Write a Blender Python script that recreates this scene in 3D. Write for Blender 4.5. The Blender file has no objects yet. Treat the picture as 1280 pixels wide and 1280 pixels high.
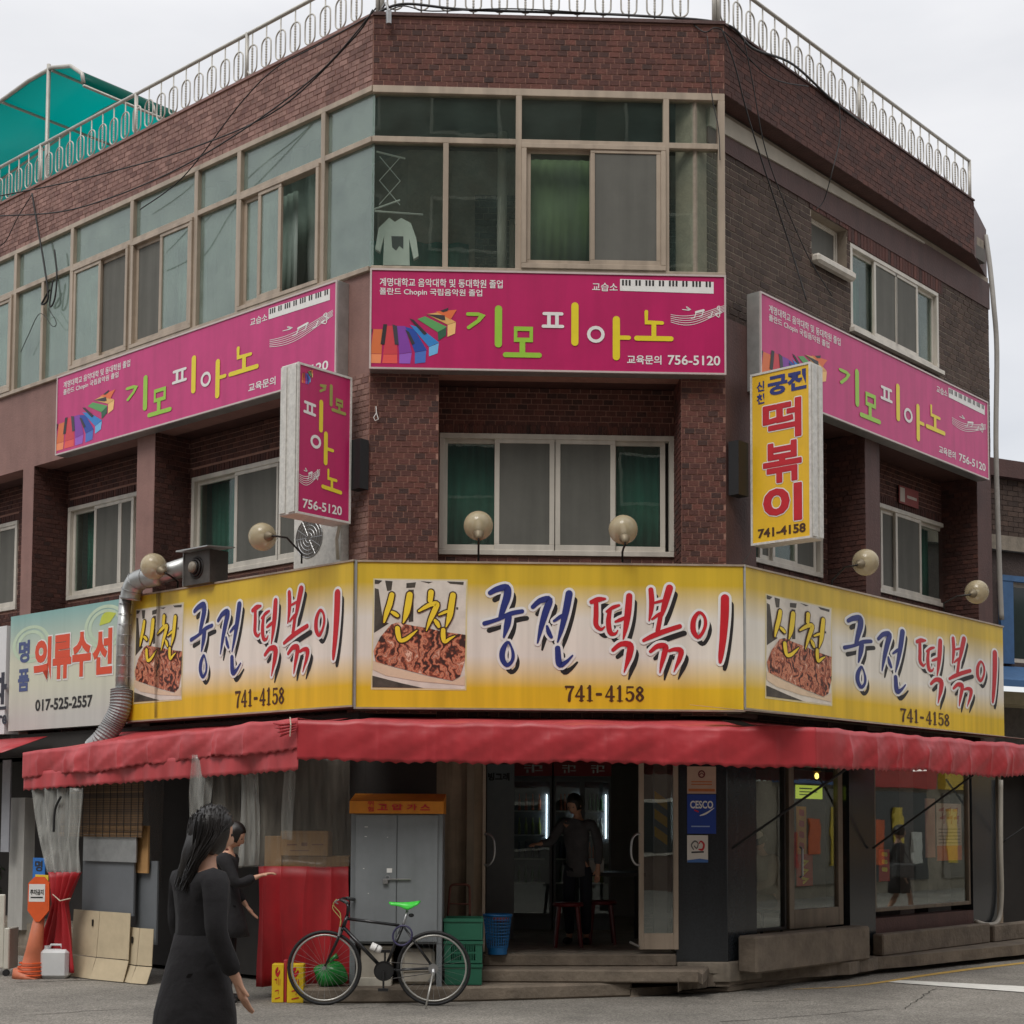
import bpy, bmesh, math, random
from mathutils import Vector, Matrix
from math import sin, cos, pi, radians, sqrt, atan
random.seed(7)
S = bpy.context.scene
COL = S.collection
# ------------------------------------------------------------------ camera
FOC = 1900.0                                   # focal length in photo pixels (photo 1280 wide)
PITCH = atan(.063); ROLL = .005; CAMH = 1.65
PPX, PPY = 640.0, 1030.0 - FOC*.063
fw = Vector((0, cos(PITCH), sin(PITCH))); r0 = Vector((1, 0, 0)); u0 = Vector((0, -sin(PITCH), cos(PITCH)))
rt = r0*cos(ROLL) + u0*sin(ROLL); up = u0*cos(ROLL) - r0*sin(ROLL)
CAMP = Vector((0, 0, CAMH))
cd = bpy.data.cameras.new('camera'); cam = bpy.data.objects.new('camera', cd); COL.objects.link(cam)
m3 = Matrix((rt, up, -fw)).transposed()
cam.matrix_world = Matrix.Translation(CAMP) @ m3.to_4x4()
cd.sensor_width = 36; cd.lens = FOC/1280*36; cd.shift_y = (PPY-640)/1280; cd.clip_end = 600; cd.clip_start = .1
S.camera = cam
# ------------------------------------------------------------------ world, sun, exposure
SUN_EL, SUN_AZ = radians(52), radians(200)
w = bpy.data.worlds.new('World'); S.world = w; w.use_nodes = True
nt = w.node_tree; nt.nodes.clear()
N = nt.nodes.new; Lk = nt.links.new
out = N('ShaderNodeOutputWorld'); addn = N('ShaderNodeAddShader')
sky = N('ShaderNodeTexSky'); sky.sky_type = 'NISHITA'; sky.sun_disc = False; sky.sun_elevation = SUN_EL; sky.sun_rotation = SUN_AZ
b1 = N('ShaderNodeBackground'); b1.inputs[1].default_value = .02; Lk(sky.outputs[0], b1.inputs[0])
tc = N('ShaderNodeTexCoord'); sep = N('ShaderNodeSeparateXYZ'); Lk(tc.outputs['Generated'], sep.inputs[0])
cr = N('ShaderNodeValToRGB'); Lk(sep.outputs[2], cr.inputs[0])
e = cr.color_ramp.elements; e[0].position = 0; e[0].color = (.60, .60, .605, 1); e[1].position = 1; e[1].color = (1.5, 1.49, 1.48, 1); em_ = e.new(.45); em_.color = (.73, .725, .725, 1)
mp = N('ShaderNodeMapping'); mp.inputs['Scale'].default_value = (1.6, 1.6, 5); Lk(tc.outputs['Generated'], mp.inputs[0])
nz = N('ShaderNodeTexNoise'); nz.inputs['Scale'].default_value = 2.2; nz.inputs['Detail'].default_value = 5; Lk(mp.outputs[0], nz.inputs[0])
cr2 = N('ShaderNodeValToRGB'); Lk(nz.outputs[0], cr2.inputs[0]); e = cr2.color_ramp.elements
e[0].position = .3; e[0].color = (.84, .845, .86, 1); e[1].position = .7; e[1].color = (1.06, 1.05, 1.04, 1)
mx = N('ShaderNodeMix'); mx.data_type = 'RGBA'; mx.blend_type = 'MULTIPLY'; mx.inputs[0].default_value = 1
Lk(cr.outputs[0], mx.inputs[6]); Lk(cr2.outputs[0], mx.inputs[7])
b2 = N('ShaderNodeBackground'); b2.inputs[1].default_value = 1.0; Lk(mx.outputs[2], b2.inputs[0])
Lk(b1.outputs[0], addn.inputs[0]); Lk(b2.outputs[0], addn.inputs[1]); Lk(addn.outputs[0], out.inputs[0])
sd = bpy.data.lights.new('sun', 'SUN'); sd.energy = 1.3; sd.angle = radians(25); sd.color = (1, .97, .92)
so = bpy.data.objects.new('sun', sd); COL.objects.link(so)
sdir = Vector((sin(SUN_AZ)*cos(SUN_EL), cos(SUN_AZ)*cos(SUN_EL), sin(SUN_EL)))
so.rotation_euler = sdir.to_track_quat('Z', 'Y').to_euler(); so.location = (0, -10, 30)
S.view_settings.view_transform = 'Standard'; S.view_settings.look = 'None'
S.view_settings.exposure = 0.2; S.view_settings.gamma = 1; S.view_settings.use_curve_mapping = False
# ------------------------------------------------------------------ pixel rays and wall faces
def ray(px, py):
    return (fw*FOC + rt*(px-PPX) + up*(PPY-py)).normalized()
def ground(px, py, z=0.0):
    d = ray(px, py); t = (z-CAMH)/d.z; return CAMP + d*t
def atY(px, py, Y):
    d = ray(px, py); return CAMP + d*(Y/d.y)
class Face:
    def __init__(s, o, d):
        s.o = Vector((o[0], o[1], 0)); s.t = Vector((d[0], d[1], 0)).normalized(); s.n = Vector((s.t.y, -s.t.x, 0))
    def P(s, a, d, z): return s.o + s.t*a + s.n*d + Vector((0, 0, z))
    def pix(s, px, py, d=0.0):
        r = ray(px, py); o = s.o + s.n*d; t = (o-CAMP).dot(s.n)/r.dot(s.n)
        p = CAMP + r*t; return (p-s.o).dot(s.t), p.z
    def px(s, px, py, d=0.0): return s.pix(px, py, d)[0]
    def pz(s, px, py, d=0.0): return s.pix(px, py, d)[1]
A0 = (-1.445, 15.0); B0 = (2.145, 15.15)
FR = Face(A0, (B0[0]-A0[0], B0[1]-A0[1]))
LF = Face(A0, (.7478, -.6639))
RF = Face(B0, (.6646, .7472))
FW_ = FR.t.length and (Vector(B0)-Vector(A0)).length      # front width
def meet(f, d1, g, d2):            # 2-D crossing of two offset walls
    p = f.o + f.n*d1; q = g.o + g.n*d2
    den = f.t.x*g.t.y - f.t.y*g.t.x; w_ = q-p
    a = (w_.x*g.t.y - w_.y*g.t.x)/den
    return p + f.t*a
# ------------------------------------------------------------------ materials
def c(r, g, b):
    f = lambda v: (v/255/12.92 if v/255 <= .04045 else ((v/255+.055)/1.055)**2.4)
    return (f(r), f(g), f(b), 1)
MC = {}
def mat(name, col, rough=.75, var=.18, scale=6, metal=0, bump=0, bscale=40, rnd=0, spec=.5, streak=0, coat=0):
    if name in MC: return MC[name]
    m = bpy.data.materials.new(name); m.use_nodes = True; MC[name] = m
    n = m.node_tree; P = n.nodes['Principled BSDF']; nn = n.nodes.new; lk = n.links.new
    P.inputs['Roughness'].default_value = rough; P.inputs['Metallic'].default_value = metal
    P.inputs['Specular IOR Level'].default_value = spec
    if coat: P.inputs['Coat Weight'].default_value = coat
    tcn = nn('ShaderNodeTexCoord')
    no = nn('ShaderNodeTexNoise'); no.inputs['Scale'].default_value = scale; no.inputs['Detail'].default_value = 6
    no.inputs['Roughness'].default_value = .65
    lk(tcn.outputs['Object'], no.inputs[0])
    mr = nn('ShaderNodeMapRange'); mr.inputs[1].default_value = .25; mr.inputs[2].default_value = .75
    mr.inputs[3].default_value = 1-var; mr.inputs[4].default_value = 1+var
    lk(no.outputs[0], mr.inputs[0]); last = mr.outputs[0]
    if streak:
        mpp = nn('ShaderNodeMapping'); mpp.inputs['Scale'].default_value = (5, 5, .4); lk(tcn.outputs['Object'], mpp.inputs[0])
        n2 = nn('ShaderNodeTexNoise'); n2.inputs['Scale'].default_value = 1.6; n2.inputs['Detail'].default_value = 4; lk(mpp.outputs[0], n2.inputs[0])
        m2 = nn('ShaderNodeMapRange'); m2.inputs[1].default_value = .35; m2.inputs[2].default_value = .6
        m2.inputs[3].default_value = 1-streak; m2.inputs[4].default_value = 1; lk(n2.outputs[0], m2.inputs[0])
        mu = nn('ShaderNodeMath'); mu.operation = 'MULTIPLY'; lk(last, mu.inputs[0]); lk(m2.outputs[0], mu.inputs[1]); last = mu.outputs[0]
    base = None
    if rnd:
        g = nn('ShaderNodeNewGeometry'); oi = nn('ShaderNodeObjectInfo')
        ad = nn('ShaderNodeMath'); ad.operation = 'ADD'; lk(g.outputs['Random Per Island'], ad.inputs[0]); lk(oi.outputs['Random'], ad.inputs[1])
        fr = nn('ShaderNodeMath'); fr.operation = 'FRACT'; lk(ad.outputs[0], fr.inputs[0])
        rp = nn('ShaderNodeValToRGB'); rp.color_ramp.interpolation = 'LINEAR'; lk(fr.outputs[0], rp.inputs[0])
        els = rp.color_ramp.elements
        els[0].position = 0; els[0].color = rnd[0]; els[1].position = 1; els[1].color = rnd[-1]
        for i, cc in enumerate(rnd[1:-1]):
            el = els.new((i+1)/(len(rnd)-1)); el.color = cc
        base = rp.outputs[0]
    vm = nn('ShaderNodeVectorMath'); vm.operation = 'SCALE'; lk(last, vm.inputs['Scale'])
    if base: lk(base, vm.inputs[0])
    else: vm.inputs[0].default_value = col[:3]
    lk(vm.outputs[0], P.inputs['Base Color'])
    if bump:
        n3 = nn('ShaderNodeTexNoise'); n3.inputs['Scale'].default_value = bscale; n3.inputs['Detail'].default_value = 5; lk(tcn.outputs['Object'], n3.inputs[0])
        bp = nn('ShaderNodeBump'); bp.inputs['Strength'].default_value = bump; bp.inputs['Distance'].default_value = .02
        lk(n3.outputs[0], bp.inputs['Height']); lk(bp.outputs[0], P.inputs['Normal'])
    return m
def glassmat(name, tint, refl=.08, alpha_tint=.5, rough=0.0, film=(.35, .38, .36, 1)):
    if name in MC: return MC[name]
    m = bpy.data.materials.new(name); m.use_nodes = True; MC[name] = m
    n = m.node_tree; n.nodes.clear(); nn = n.nodes.new; lk = n.links.new
    o = nn('ShaderNodeOutputMaterial'); t = nn('ShaderNodeBsdfTransparent'); t.inputs[0].default_value = tint
    g = nn('ShaderNodeBsdfGlossy'); g.inputs['Roughness'].default_value = rough; g.inputs[0].default_value = (.9, .97, .95, 1)
    # slight waviness of old glass
    tcn = nn('ShaderNodeTexCoord'); no = nn('ShaderNodeTexNoise'); no.inputs['Scale'].default_value = 2.5; lk(tcn.outputs['Object'], no.inputs[0])
    bp = nn('ShaderNodeBump'); bp.inputs['Strength'].default_value = .025; bp.inputs['Distance'].default_value = .02; lk(no.outputs[0], bp.inputs['Height']); lk(bp.outputs[0], g.inputs['Normal'])
    lw = nn('ShaderNodeLayerWeight'); lw.inputs[0].default_value = .5; fr = nn('ShaderNodeMath'); fr.operation = 'POWER'; fr.inputs[1].default_value = 5; lk(lw.outputs['Facing'], fr.inputs[0])
    ma = nn('ShaderNodeMath'); ma.operation = 'MULTIPLY_ADD'; ma.inputs[1].default_value = .9; ma.inputs[2].default_value = refl+.03; ma.use_clamp = True
    lk(fr.outputs[0], ma.inputs[0])
    mxs = nn('ShaderNodeMixShader'); lk(ma.outputs[0], mxs.inputs[0]); lk(t.outputs[0], mxs.inputs[1]); lk(g.outputs[0], mxs.inputs[2])
    # a thin diffuse film: dust, and painted sky reflection on the side panes
    df = nn('ShaderNodeBsdfDiffuse'); df.inputs[0].default_value = film
    n2 = nn('ShaderNodeTexNoise'); n2.inputs['Scale'].default_value = 3; n2.inputs['Detail'].default_value = 6; lk(tcn.outputs['Object'], n2.inputs[0])
    mr = nn('ShaderNodeMapRange'); mr.inputs[3].default_value = 0.0; mr.inputs[4].default_value = alpha_tint; lk(n2.outputs[0], mr.inputs[0])
    mx2 = nn('ShaderNodeMixShader'); lk(mr.outputs[0], mx2.inputs[0]); lk(mxs.outputs[0], mx2.inputs[1]); lk(df.outputs[0], mx2.inputs[2])
    lk(mx2.outputs[0], o.inputs[0]); return m
def filmmat(name, col, alpha, rough=.25, wave=.3):
    if name in MC: return MC[name]
    m = bpy.data.materials.new(name); m.use_nodes = True; MC[name] = m
    n = m.node_tree; P = n.nodes['Principled BSDF']; nn = n.nodes.new; lk = n.links.new
    P.inputs['Base Color'].default_value = col; P.inputs['Roughness'].default_value = rough
    tcn = nn('ShaderNodeTexCoord'); mpp = nn('ShaderNodeMapping'); mpp.inputs['Scale'].default_value = (10, 10, 1.2); lk(tcn.outputs['Object'], mpp.inputs[0])
    no = nn('ShaderNodeTexNoise'); no.inputs['Scale'].default_value = 2; no.inputs['Detail'].default_value = 4; lk(mpp.outputs[0], no.inputs[0])
    mr = nn('ShaderNodeMapRange'); mr.inputs[1].default_value = .3; mr.inputs[2].default_value = .7; mr.inputs[3].default_value = alpha*.5; mr.inputs[4].default_value = min(1, alpha*1.5)
    lk(no.outputs[0], mr.inputs[0]); lk(mr.outputs[0], P.inputs['Alpha'])
    bp = nn('ShaderNodeBump'); bp.inputs['Strength'].default_value = wave; lk(no.outputs[0], bp.inputs['Height']); lk(bp.outputs[0], P.inputs['Normal'])
    return m
def emit(name, col, st):
    if name in MC: return MC[name]
    m = bpy.data.materials.new(name); m.use_nodes = True; MC[name] = m
    P = m.node_tree.nodes['Principled BSDF']; P.inputs['Base Color'].default_value = col
    P.inputs['Emission Color'].default_value = col; P.inputs['Emission Strength'].default_value = st; return m
brick_red = mat('brick_red', None, .8, .22, 14, bump=.35, bscale=60, streak=.22, rnd=[c(60,40,36), c(100,58,49), c(92,53,45), c(82,48,42), c(108,63,52), c(96,55,47), c(66,43,38), c(102,59,50)])
brick_pink = mat('brick_pink', None, .8, .2, 14, bump=.3, bscale=60, streak=.2, rnd=[c(112,80,74), c(146,112,102), c(132,98,90), c(156,120,110), c(122,88,82)])  # pinkish brown, lifted: the left wall's stronger light is put into the colour
brick_dark = mat('brick_dark', None, .85, .22, 14, bump=.4, bscale=60, streak=.25, rnd=[c(62,48,42), c(84,67,58), c(72,57,49), c(92,73,63), c(66,51,45)])
mortar_red = mat('mortar_red', c(150,112,98), .95, .2, 9, bump=.3)
mortar_pale = mat('mortar_pale', c(150,138,124), .95, .2, 9, bump=.3)
tile_brown = mat('tile_brown', c(136,102,94), .7, .16, 3, bump=.2, streak=.1)  # left wall tile, lightened to paint in the brighter daylight there
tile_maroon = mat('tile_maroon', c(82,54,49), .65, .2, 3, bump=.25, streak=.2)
soffit_cream = mat('soffit_cream', c(178,170,156), .8, .12, 4)
frame_alu = mat('beige_aluminium', c(172,156,138), .42, .1, 5, metal=.15, streak=.22)
frame_white = mat('white_vinyl_frame', c(205,198,186), .45, .08, 5, streak=.15)
metal_white = mat('chipped_white_paint', c(205,202,195), .5, .22, 20, metal=.1)
steel = mat('dull_steel', c(165,165,165), .35, .15, 9, metal=.8)
galv = mat('galvanised_sheet', c(180,182,180), .38, .2, 7, metal=.7)
black = mat('black_rubber', c(24,24,25), .6, .2, 8)
darkm = mat('dark_iron', c(45,42,40), .5, .2, 8, metal=.4)
cablem = mat('cable_black', c(34,32,32), .6, .1, 8)
granite = mat('black_granite', c(42,46,50), .16, .35, 60, streak=.2)
concrete = mat('stained_concrete', c(140,130,116), .9, .35, 4, bump=.4, bscale=20, streak=.25)
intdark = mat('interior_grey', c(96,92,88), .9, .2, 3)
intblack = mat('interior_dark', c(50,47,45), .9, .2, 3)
beige_wall = mat('stained_beige_wall', c(142,126,106), .85, .3, 3, streak=.55)
g_up = glassmat('tinted_window_glass', (.93, .97, .94, 1), .01, .10, film=(.22, .31, .27, 1))
g_left = glassmat('sky_sheen_side_glass', (.82, .88, .84, 1), .09, .5, film=(.40, .48, .43, 1))  # pale film puts the grazing sky reflection into the colour
g_low = glassmat('shop_glass', (.92, .92, .89, 1), .10, .02)
g_clear = glassmat('clear_glass', (.85, .88, .87, 1), .02, .05)
curt_green = mat('teal_curtain', c(52,116,100), .85, .18, 5, streak=.4)
curt_pale = mat('pale_curtain', c(176,190,182), .9, .1, 5, streak=.25)
curt_olive = mat('olive_curtain', c(96,112,78), .9, .14, 5, streak=.3)
screen = mat('grey_insect_screen', c(98,97,91), .9, .08, 5, streak=.15)
red_vinyl = mat('red_tarpaulin', c(176,52,58), .42, .1, 5, streak=.12, bump=.12, bscale=8)
red_vinyl_worn = mat('faded_red_tarpaulin', c(184,70,74), .5, .12, 4, streak=.15, bump=.12, bscale=8)
red_sheet = mat('red_curtain', c(168,30,38), .5, .15, 5, streak=.2)
# ------------------------------------------------------------------ mesh builder
class MB:
    def __init__(s): s.v = []; s.f = []; s.m = []; s.mi = 0
    def add(s, vs, fs):
        k = len(s.v); s.v += [Vector(p) for p in vs]
        for f in fs: s.f.append([k+i for i in f]); s.m.append(s.mi)
    def hexa(s, p):
        s.add(p, [(0,3,2,1), (4,5,6,7), (0,1,5,4), (1,2,6,5), (2,3,7,6), (3,0,4,7)])
    def fb(s, F, a0, a1, d0, d1, z0, z1):
        s.hexa([F.P(a0,d0,z0), F.P(a1,d0,z0), F.P(a1,d1,z0), F.P(a0,d1,z0), F.P(a0,d0,z1), F.P(a1,d0,z1), F.P(a1,d1,z1), F.P(a0,d1,z1)]); return s
    def box(s, x0, x1, y0, y1, z0, z1):
        s.hexa([(x0,y0,z0),(x1,y0,z0),(x1,y1,z0),(x0,y1,z0),(x0,y0,z1),(x1,y0,z1),(x1,y1,z1),(x0,y1,z1)]); return s
    def prism(s, pts, z0, z1):
        n = len(pts); s.add([(p[0],p[1],z0) for p in pts]+[(p[0],p[1],z1) for p in pts],
            [tuple(range(n))[::-1], tuple(range(n,2*n))]+[(i,(i+1)%n,n+(i+1)%n,n+i) for i in range(n)]); return s
    def tube(s, pts, r, n=6, caps=True):
        pts = [Vector(p) for p in pts]; rr = r if isinstance(r, (list, tuple)) else [r]*len(pts)
        k = len(s.v); prev = None
        for i, p in enumerate(pts):
            t = (pts[min(i+1,len(pts)-1)]-pts[max(i-1,0)]).normalized()
            if prev is None:
                a = t.orthogonal().normalized()
            else:
                a = (prev - t*prev.dot(t));  a = a.normalized() if a.length > 1e-6 else t.orthogonal().normalized()
            prev = a; b = t.cross(a)
            for j in range(n): s.v.append(p + (a*cos(2*pi*j/n)+b*sin(2*pi*j/n))*rr[i])
        for i in range(len(pts)-1):
            for j in range(n):
                s.f.append([k+i*n+j, k+i*n+(j+1)%n, k+(i+1)*n+(j+1)%n, k+(i+1)*n+j]); s.m.append(s.mi)
        if caps:
            s.f.append([k+j for j in range(n)][::-1]); s.m.append(s.mi)
            s.f.append([k+(len(pts)-1)*n+j for j in range(n)]); s.m.append(s.mi)
        return s
    def ring(s, cen, ax, R, r, n=28, m=6, arc=2*pi, squash=1, updir=None):
        cen = Vector(cen); ax = Vector(ax).normalized(); a = (updir and Vector(updir)) or ax.orthogonal().normalized(); b = ax.cross(a)
        pts = [cen + a*cos(arc*i/n)*R*squash + b*sin(arc*i/n)*R for i in range(n+1)]
        return s.tube(pts, r, m, caps=False)
    def ball(s, cen, r, n=16, m=10, sc=(1,1,1)):
        cen = Vector(cen); k = len(s.v)
        for i in range(m+1):
            ph = pi*i/m
            for j in range(n):
                s.v.append(cen + Vector((sin(ph)*cos(2*pi*j/n)*r*sc[0], sin(ph)*sin(2*pi*j/n)*r*sc[1], cos(ph)*r*sc[2])))
        for i in range(m):
            for j in range(n): s.f.append([k+i*n+j, k+(i+1)*n+j, k+(i+1)*n+(j+1)%n, k+i*n+(j+1)%n]); s.m.append(s.mi)
        return s
    def poly(s, pts): s.add(pts, [tuple(range(len(pts)))]); return s
    def sheet(s, fn, nu, nv):          # fn(u,v)->point ; open surface
        k = len(s.v)
        for i in range(nu+1):
            for j in range(nv+1): s.v.append(Vector(fn(i/nu, j/nv)))
        for i in range(nu):
            for j in range(nv): s.f.append([k+i*(nv+1)+j, k+(i+1)*(nv+1)+j, k+(i+1)*(nv+1)+j+1, k+i*(nv+1)+j+1]); s.m.append(s.mi)
        return s
WL = {}
PRINT = ('photo_detail', 'letter_shadow', 'letter_outline', 'ring_print', 'keyboard_print', 'music_notes', 'lettering', 'seam', 'fan_ring', 'gather')
def props(o, label=None, cat=None, group=None, kind=None):
    if o.name.split('.')[0] in PRINT and not kind: kind = 'stuff'
    if label: o['label'] = label
    if cat: o['category'] = cat
    if group: o['group'] = group
    if kind: o['kind'] = kind
    return o
def thing(name, label, cat, loc, group=None):
    o = bpy.data.objects.new(name, None); COL.objects.link(o); o.location = Vector(loc); o.empty_display_size = .1
    WL[o] = Vector(loc); return props(o, label, cat, group)
def obj(name, mb, material, parent=None, label=None, cat=None, group=None, kind=None, smooth=False, bevel=0, fix=True, sub=0, solid=0):
    if not mb.v: return None
    if parent is not None: org = WL[parent]
    else:
        xs = [p.x for p in mb.v]; ys = [p.y for p in mb.v]; org = Vector(((min(xs)+max(xs))/2, (min(ys)+max(ys))/2, min(p.z for p in mb.v)))
    me = bpy.data.meshes.new(name); me.from_pydata([p-org for p in mb.v], [], mb.f)
    mats = material if isinstance(material, (list, tuple)) else [material]
    for m in mats: me.materials.append(m)
    if len(mats) > 1: me.polygons.foreach_set('material_index', mb.m)
    if fix or bevel:
        bm = bmesh.new(); bm.from_mesh(me)
        if fix: bmesh.ops.recalc_face_normals(bm, faces=bm.faces)
        if bevel:
            bmesh.ops.bevel(bm, geom=[e_ for e_ in bm.edges if len(e_.link_faces) == 2 and e_.calc_face_angle(0) > .5], offset=bevel, segments=1, profile=.7, affect='EDGES', clamp_overlap=True)
        bm.to_mesh(me); bm.free()
    if smooth: me.polygons.foreach_set('use_smooth', [True]*len(me.polygons))
    me.update()
    o = bpy.data.objects.new(name, me); COL.objects.link(o)
    if parent is not None: o.parent = parent; WL[o] = org
    else: o.location = org; WL[o] = org
    if sub:
        s_ = o.modifiers.new('sub', 'SUBSURF'); s_.levels = s_.render_levels = sub
    if solid:
        s_ = o.modifiers.new('solid', 'SOLIDIFY'); s_.thickness = solid; s_.offset = 0
    return props(o, label, cat, group, kind)
def inst(src, offset, parent, name=None):
    o = src.copy(); COL.objects.link(o); o.parent = parent; o.location = Vector(src.location) + Vector(offset)
    if name: o.name = name
    WL[o] = WL[parent]; return o
# ---- flat print: strokes, polygons, text on a face
class Canvas:
    """maps drawing coordinates (x right, y down) to a wall face"""
    def __init__(s, F, x0, x1, y0, y1, a0, a1, z1, z0, d, table=None):
        s.F = F; s.x0, s.x1, s.y0, s.y1 = x0, x1, y0, y1; s.a0, s.a1, s.zt, s.zb = a0, a1, z1, z0; s.d = d; s.table = table
        s.sx = (a1-a0)/(x1-x0); s.sy = (z1-z0)/(y1-y0)
    def az(s, x, y):
        u = (x-s.x0)/(s.x1-s.x0)
        if s.table:
            for (p, q), (p2, q2) in zip(s.table, s.table[1:]):
                if u <= p2 or (p2, q2) == s.table[-1]:
                    u = q + (u-p)/(p2-p)*(q2-q); break
        return s.a0 + u*(s.a1-s.a0), s.zt - (y-s.y0)/(s.y1-s.y0)*(s.zt-s.zb)
    def W(s, x, y, k=0):
        a, z = s.az(x, y); return s.F.P(a, s.d + k, z)
def cat_rom(p, n=5):
    if len(p) < 3: return p
    q = [p[0]]+list(p)+[p[-1]]; o = []
    for i in range(1, len(q)-2):
        for j in range(n):
            t = j/n; o.append(tuple(.5*((2*b)+(c_-a)*t+(2*a-5*b+4*c_-d)*t*t+(3*b-a-3*c_+d)*t**3) for a, b, c_, d in zip(q[i-1], q[i], q[i+1], q[i+2])))
    o.append(tuple(p[-1])); return o
def stroke(mb, cv, pts, k, grow=0, dx=0, dy=0, smooth=True, closed=False, w=None):
    p = [(a[0], a[1], (a[2] if len(a) > 2 else w)) for a in pts]
    if closed:
        n = len(p); p2 = []
        for i in range(n):
            a, b, c_, d = p[i-1], p[i], p[(i+1) % n], p[(i+2) % n]
            for j in range(4):
                t = j/4; p2.append(tuple(.5*((2*b_)+(e_-a_)*t+(2*a_-5*b_+4*e_-d_)*t*t+(3*b_-a_-3*e_+d_)*t**3) for a_, b_, e_, d_ in zip(a, b, c_, d)) if smooth else (b if j == 0 else None))
        p = [q for q in p2 if q]
    elif smooth: p = cat_rom(p)
    n = len(p); L = []; R = []
    for i in range(n):
        if closed: a, b = p[i-1], p[(i+1) % n]
        else: a, b = p[max(i-1, 0)], p[min(i+1, n-1)]
        tx, ty = b[0]-a[0], b[1]-a[1]; l = math.hypot(tx, ty) or 1; tx /= l; ty /= l
        h = p[i][2]/2 + grow
        if not smooth and (0 < i < n-1 or closed):   # mitre
            u1 = (p[i][0]-p[i-1][0], p[i][1]-p[i-1][1]); u2 = (p[(i+1) % n][0]-p[i][0], p[(i+1) % n][1]-p[i][1])
            l1 = math.hypot(*u1) or 1; l2 = math.hypot(*u2) or 1; cs = (u1[0]*u2[0]+u1[1]*u2[1])/l1/l2
            h /= max(.5, sqrt(max(0, (1+cs)/2)))
        L.append((p[i][0]-ty*h, p[i][1]+tx*h)); R.append((p[i][0]+ty*h, p[i][1]-tx*h))
    W = lambda q: cv.W(q[0]+dx, q[1]+dy, k)
    kk = len(mb.v); mb.v += [W(q) for q in L]+[W(q) for q in R]
    for i in range(n if closed else n-1):
        j = (i+1) % n; mb.f.append([kk+i, kk+j, kk+n+j, kk+n+i]); mb.m.append(mb.mi)
    if not closed:
        for end in (0, n-1):
            a, b = (p[1], p[0]) if end == 0 else (p[n-2], p[n-1])
            ang = math.atan2(b[1]-a[1], b[0]-a[0]); h = b[2]/2+grow
            arc = [(b[0]+cos(ang+t)*h, b[1]+sin(ang+t)*h) for t in [(-pi/2)+pi*i/8 for i in range(9)]]
            mb.poly([W(q) for q in arc])
def text_mesh(txt, bold=0.0):
    cu = bpy.data.curves.new('t', 'FONT'); cu.body = txt; cu.size = 1; cu.offset = bold; cu.resolution_u = 3
    o = bpy.data.objects.new('t', cu); COL.objects.link(o)
    dg = bpy.context.evaluated_depsgraph_get(); me = bpy.data.meshes.new_from_object(o.evaluated_get(dg))
    vs = [v.co.copy() for v in me.vertices]; fs = [list(p.vertices) for p in me.polygons]
    bpy.data.objects.remove(o); bpy.data.curves.remove(cu); bpy.data.meshes.remove(me); return vs, fs
TM = {}
def put_text(mb, cv, txt, x0, x1, y0, y1, k, bold=.012, dx=0, dy=0, shear=0):
    """fits the text's own outline into the box x0..x1, y0..y1 of the canvas"""
    if (txt, bold) not in TM: TM[(txt, bold)] = text_mesh(txt, bold)
    vs, fs = TM[(txt, bold)]
    if not vs: return
    ax0 = min(v.x for v in vs); ax1 = max(v.x for v in vs); ay0 = min(v.y for v in vs); ay1 = max(v.y for v in vs)
    P = []
    for v in vs:
        u = (v.x-ax0)/(ax1-ax0); t = (v.y-ay0)/(ay1-ay0)
        P.append(cv.W(x0+u*(x1-x0)+dx+shear*(t-.5)*(y1-y0), y1-t*(y1-y0)+dy, k))
    mb.add(P, fs)
def wtext(name, cv, txt, box, m, parent, k=.004, bold=.012, label=None):
    mb = MB(); put_text(mb, cv, txt, *box, k, bold); return obj(name, mb, m, parent, fix=False, label=label)
# ================================================================== BUILDING
zf = lambda y, x=466: FR.pz(x, y)
Z_PT = zf(20); Z_PB = zf(107); Z_TR = zf(174); Z_SILL = zf(337); Z_BEAM = zf(462) ; Z_SB = 2.74
FWID = (Vector(B0)-Vector(A0)).length
SL0 = -9.2                                  # far end of the left wall
SR1 = RF.px(1240, 700)                      # far end of the right wall
print('z levels', Z_PT, Z_PB, Z_TR, Z_SILL, Z_BEAM, 'right end', SR1)
bld = thing('brick_building', 'three storey brown brick corner building with chamfered corner and shops below', 'building', ((A0[0]+B0[0])/2, 15.1, 0))
def foot(d, dl=None, dr=None):
    a = meet(LF, d if dl is None else dl, FR, d); b = meet(FR, d, RF, d if dr is None else dr)
    D = LF.P(SL0, d if dl is None else dl, 0); C = RF.P(SR1, d if dr is None else dr, 0)
    back = 9.0
    bl = D - LF.n*back; br = C - RF.n*back
    return [(D.x, D.y), (a.x, a.y), (b.x, b.y), (C.x, C.y), (br.x, br.y), (bl.x, bl.y)]
def slab(name, d, z0, z1, m): return obj(name, MB().prism(foot(d), z0, z1), m, bld)
def wallring(mb, d0, d1, z0, z1, faces='LFR'):
    """facade skin between offsets d0<d1 mitred at the corners"""
    a0 = meet(LF, d0, FR, d0); a1 = meet(LF, d1, FR, d1); b0 = meet(FR, d0, RF, d0); b1 = meet(FR, d1, RF, d1)
    D0 = LF.P(SL0, d0, 0); D1 = LF.P(SL0, d1, 0); C0 = RF.P(SR1, d0, 0); C1 = RF.P(SR1, d1, 0)
    segs = {'L': (D0, a0, a1, D1), 'F': (a0, b0, b1, a1), 'R': (b0, C0, C1, b1)}
    for f in faces: mb.prism([(p.x, p.y) for p in segs[f]], z0, z1)
obj('roof', MB().prism(foot(-.05), Z_PT-.6, Z_PT-.4), concrete, bld)
slab('floor_slab', -.02, Z_SB-.28, Z_SB-.04, intdark)
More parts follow.
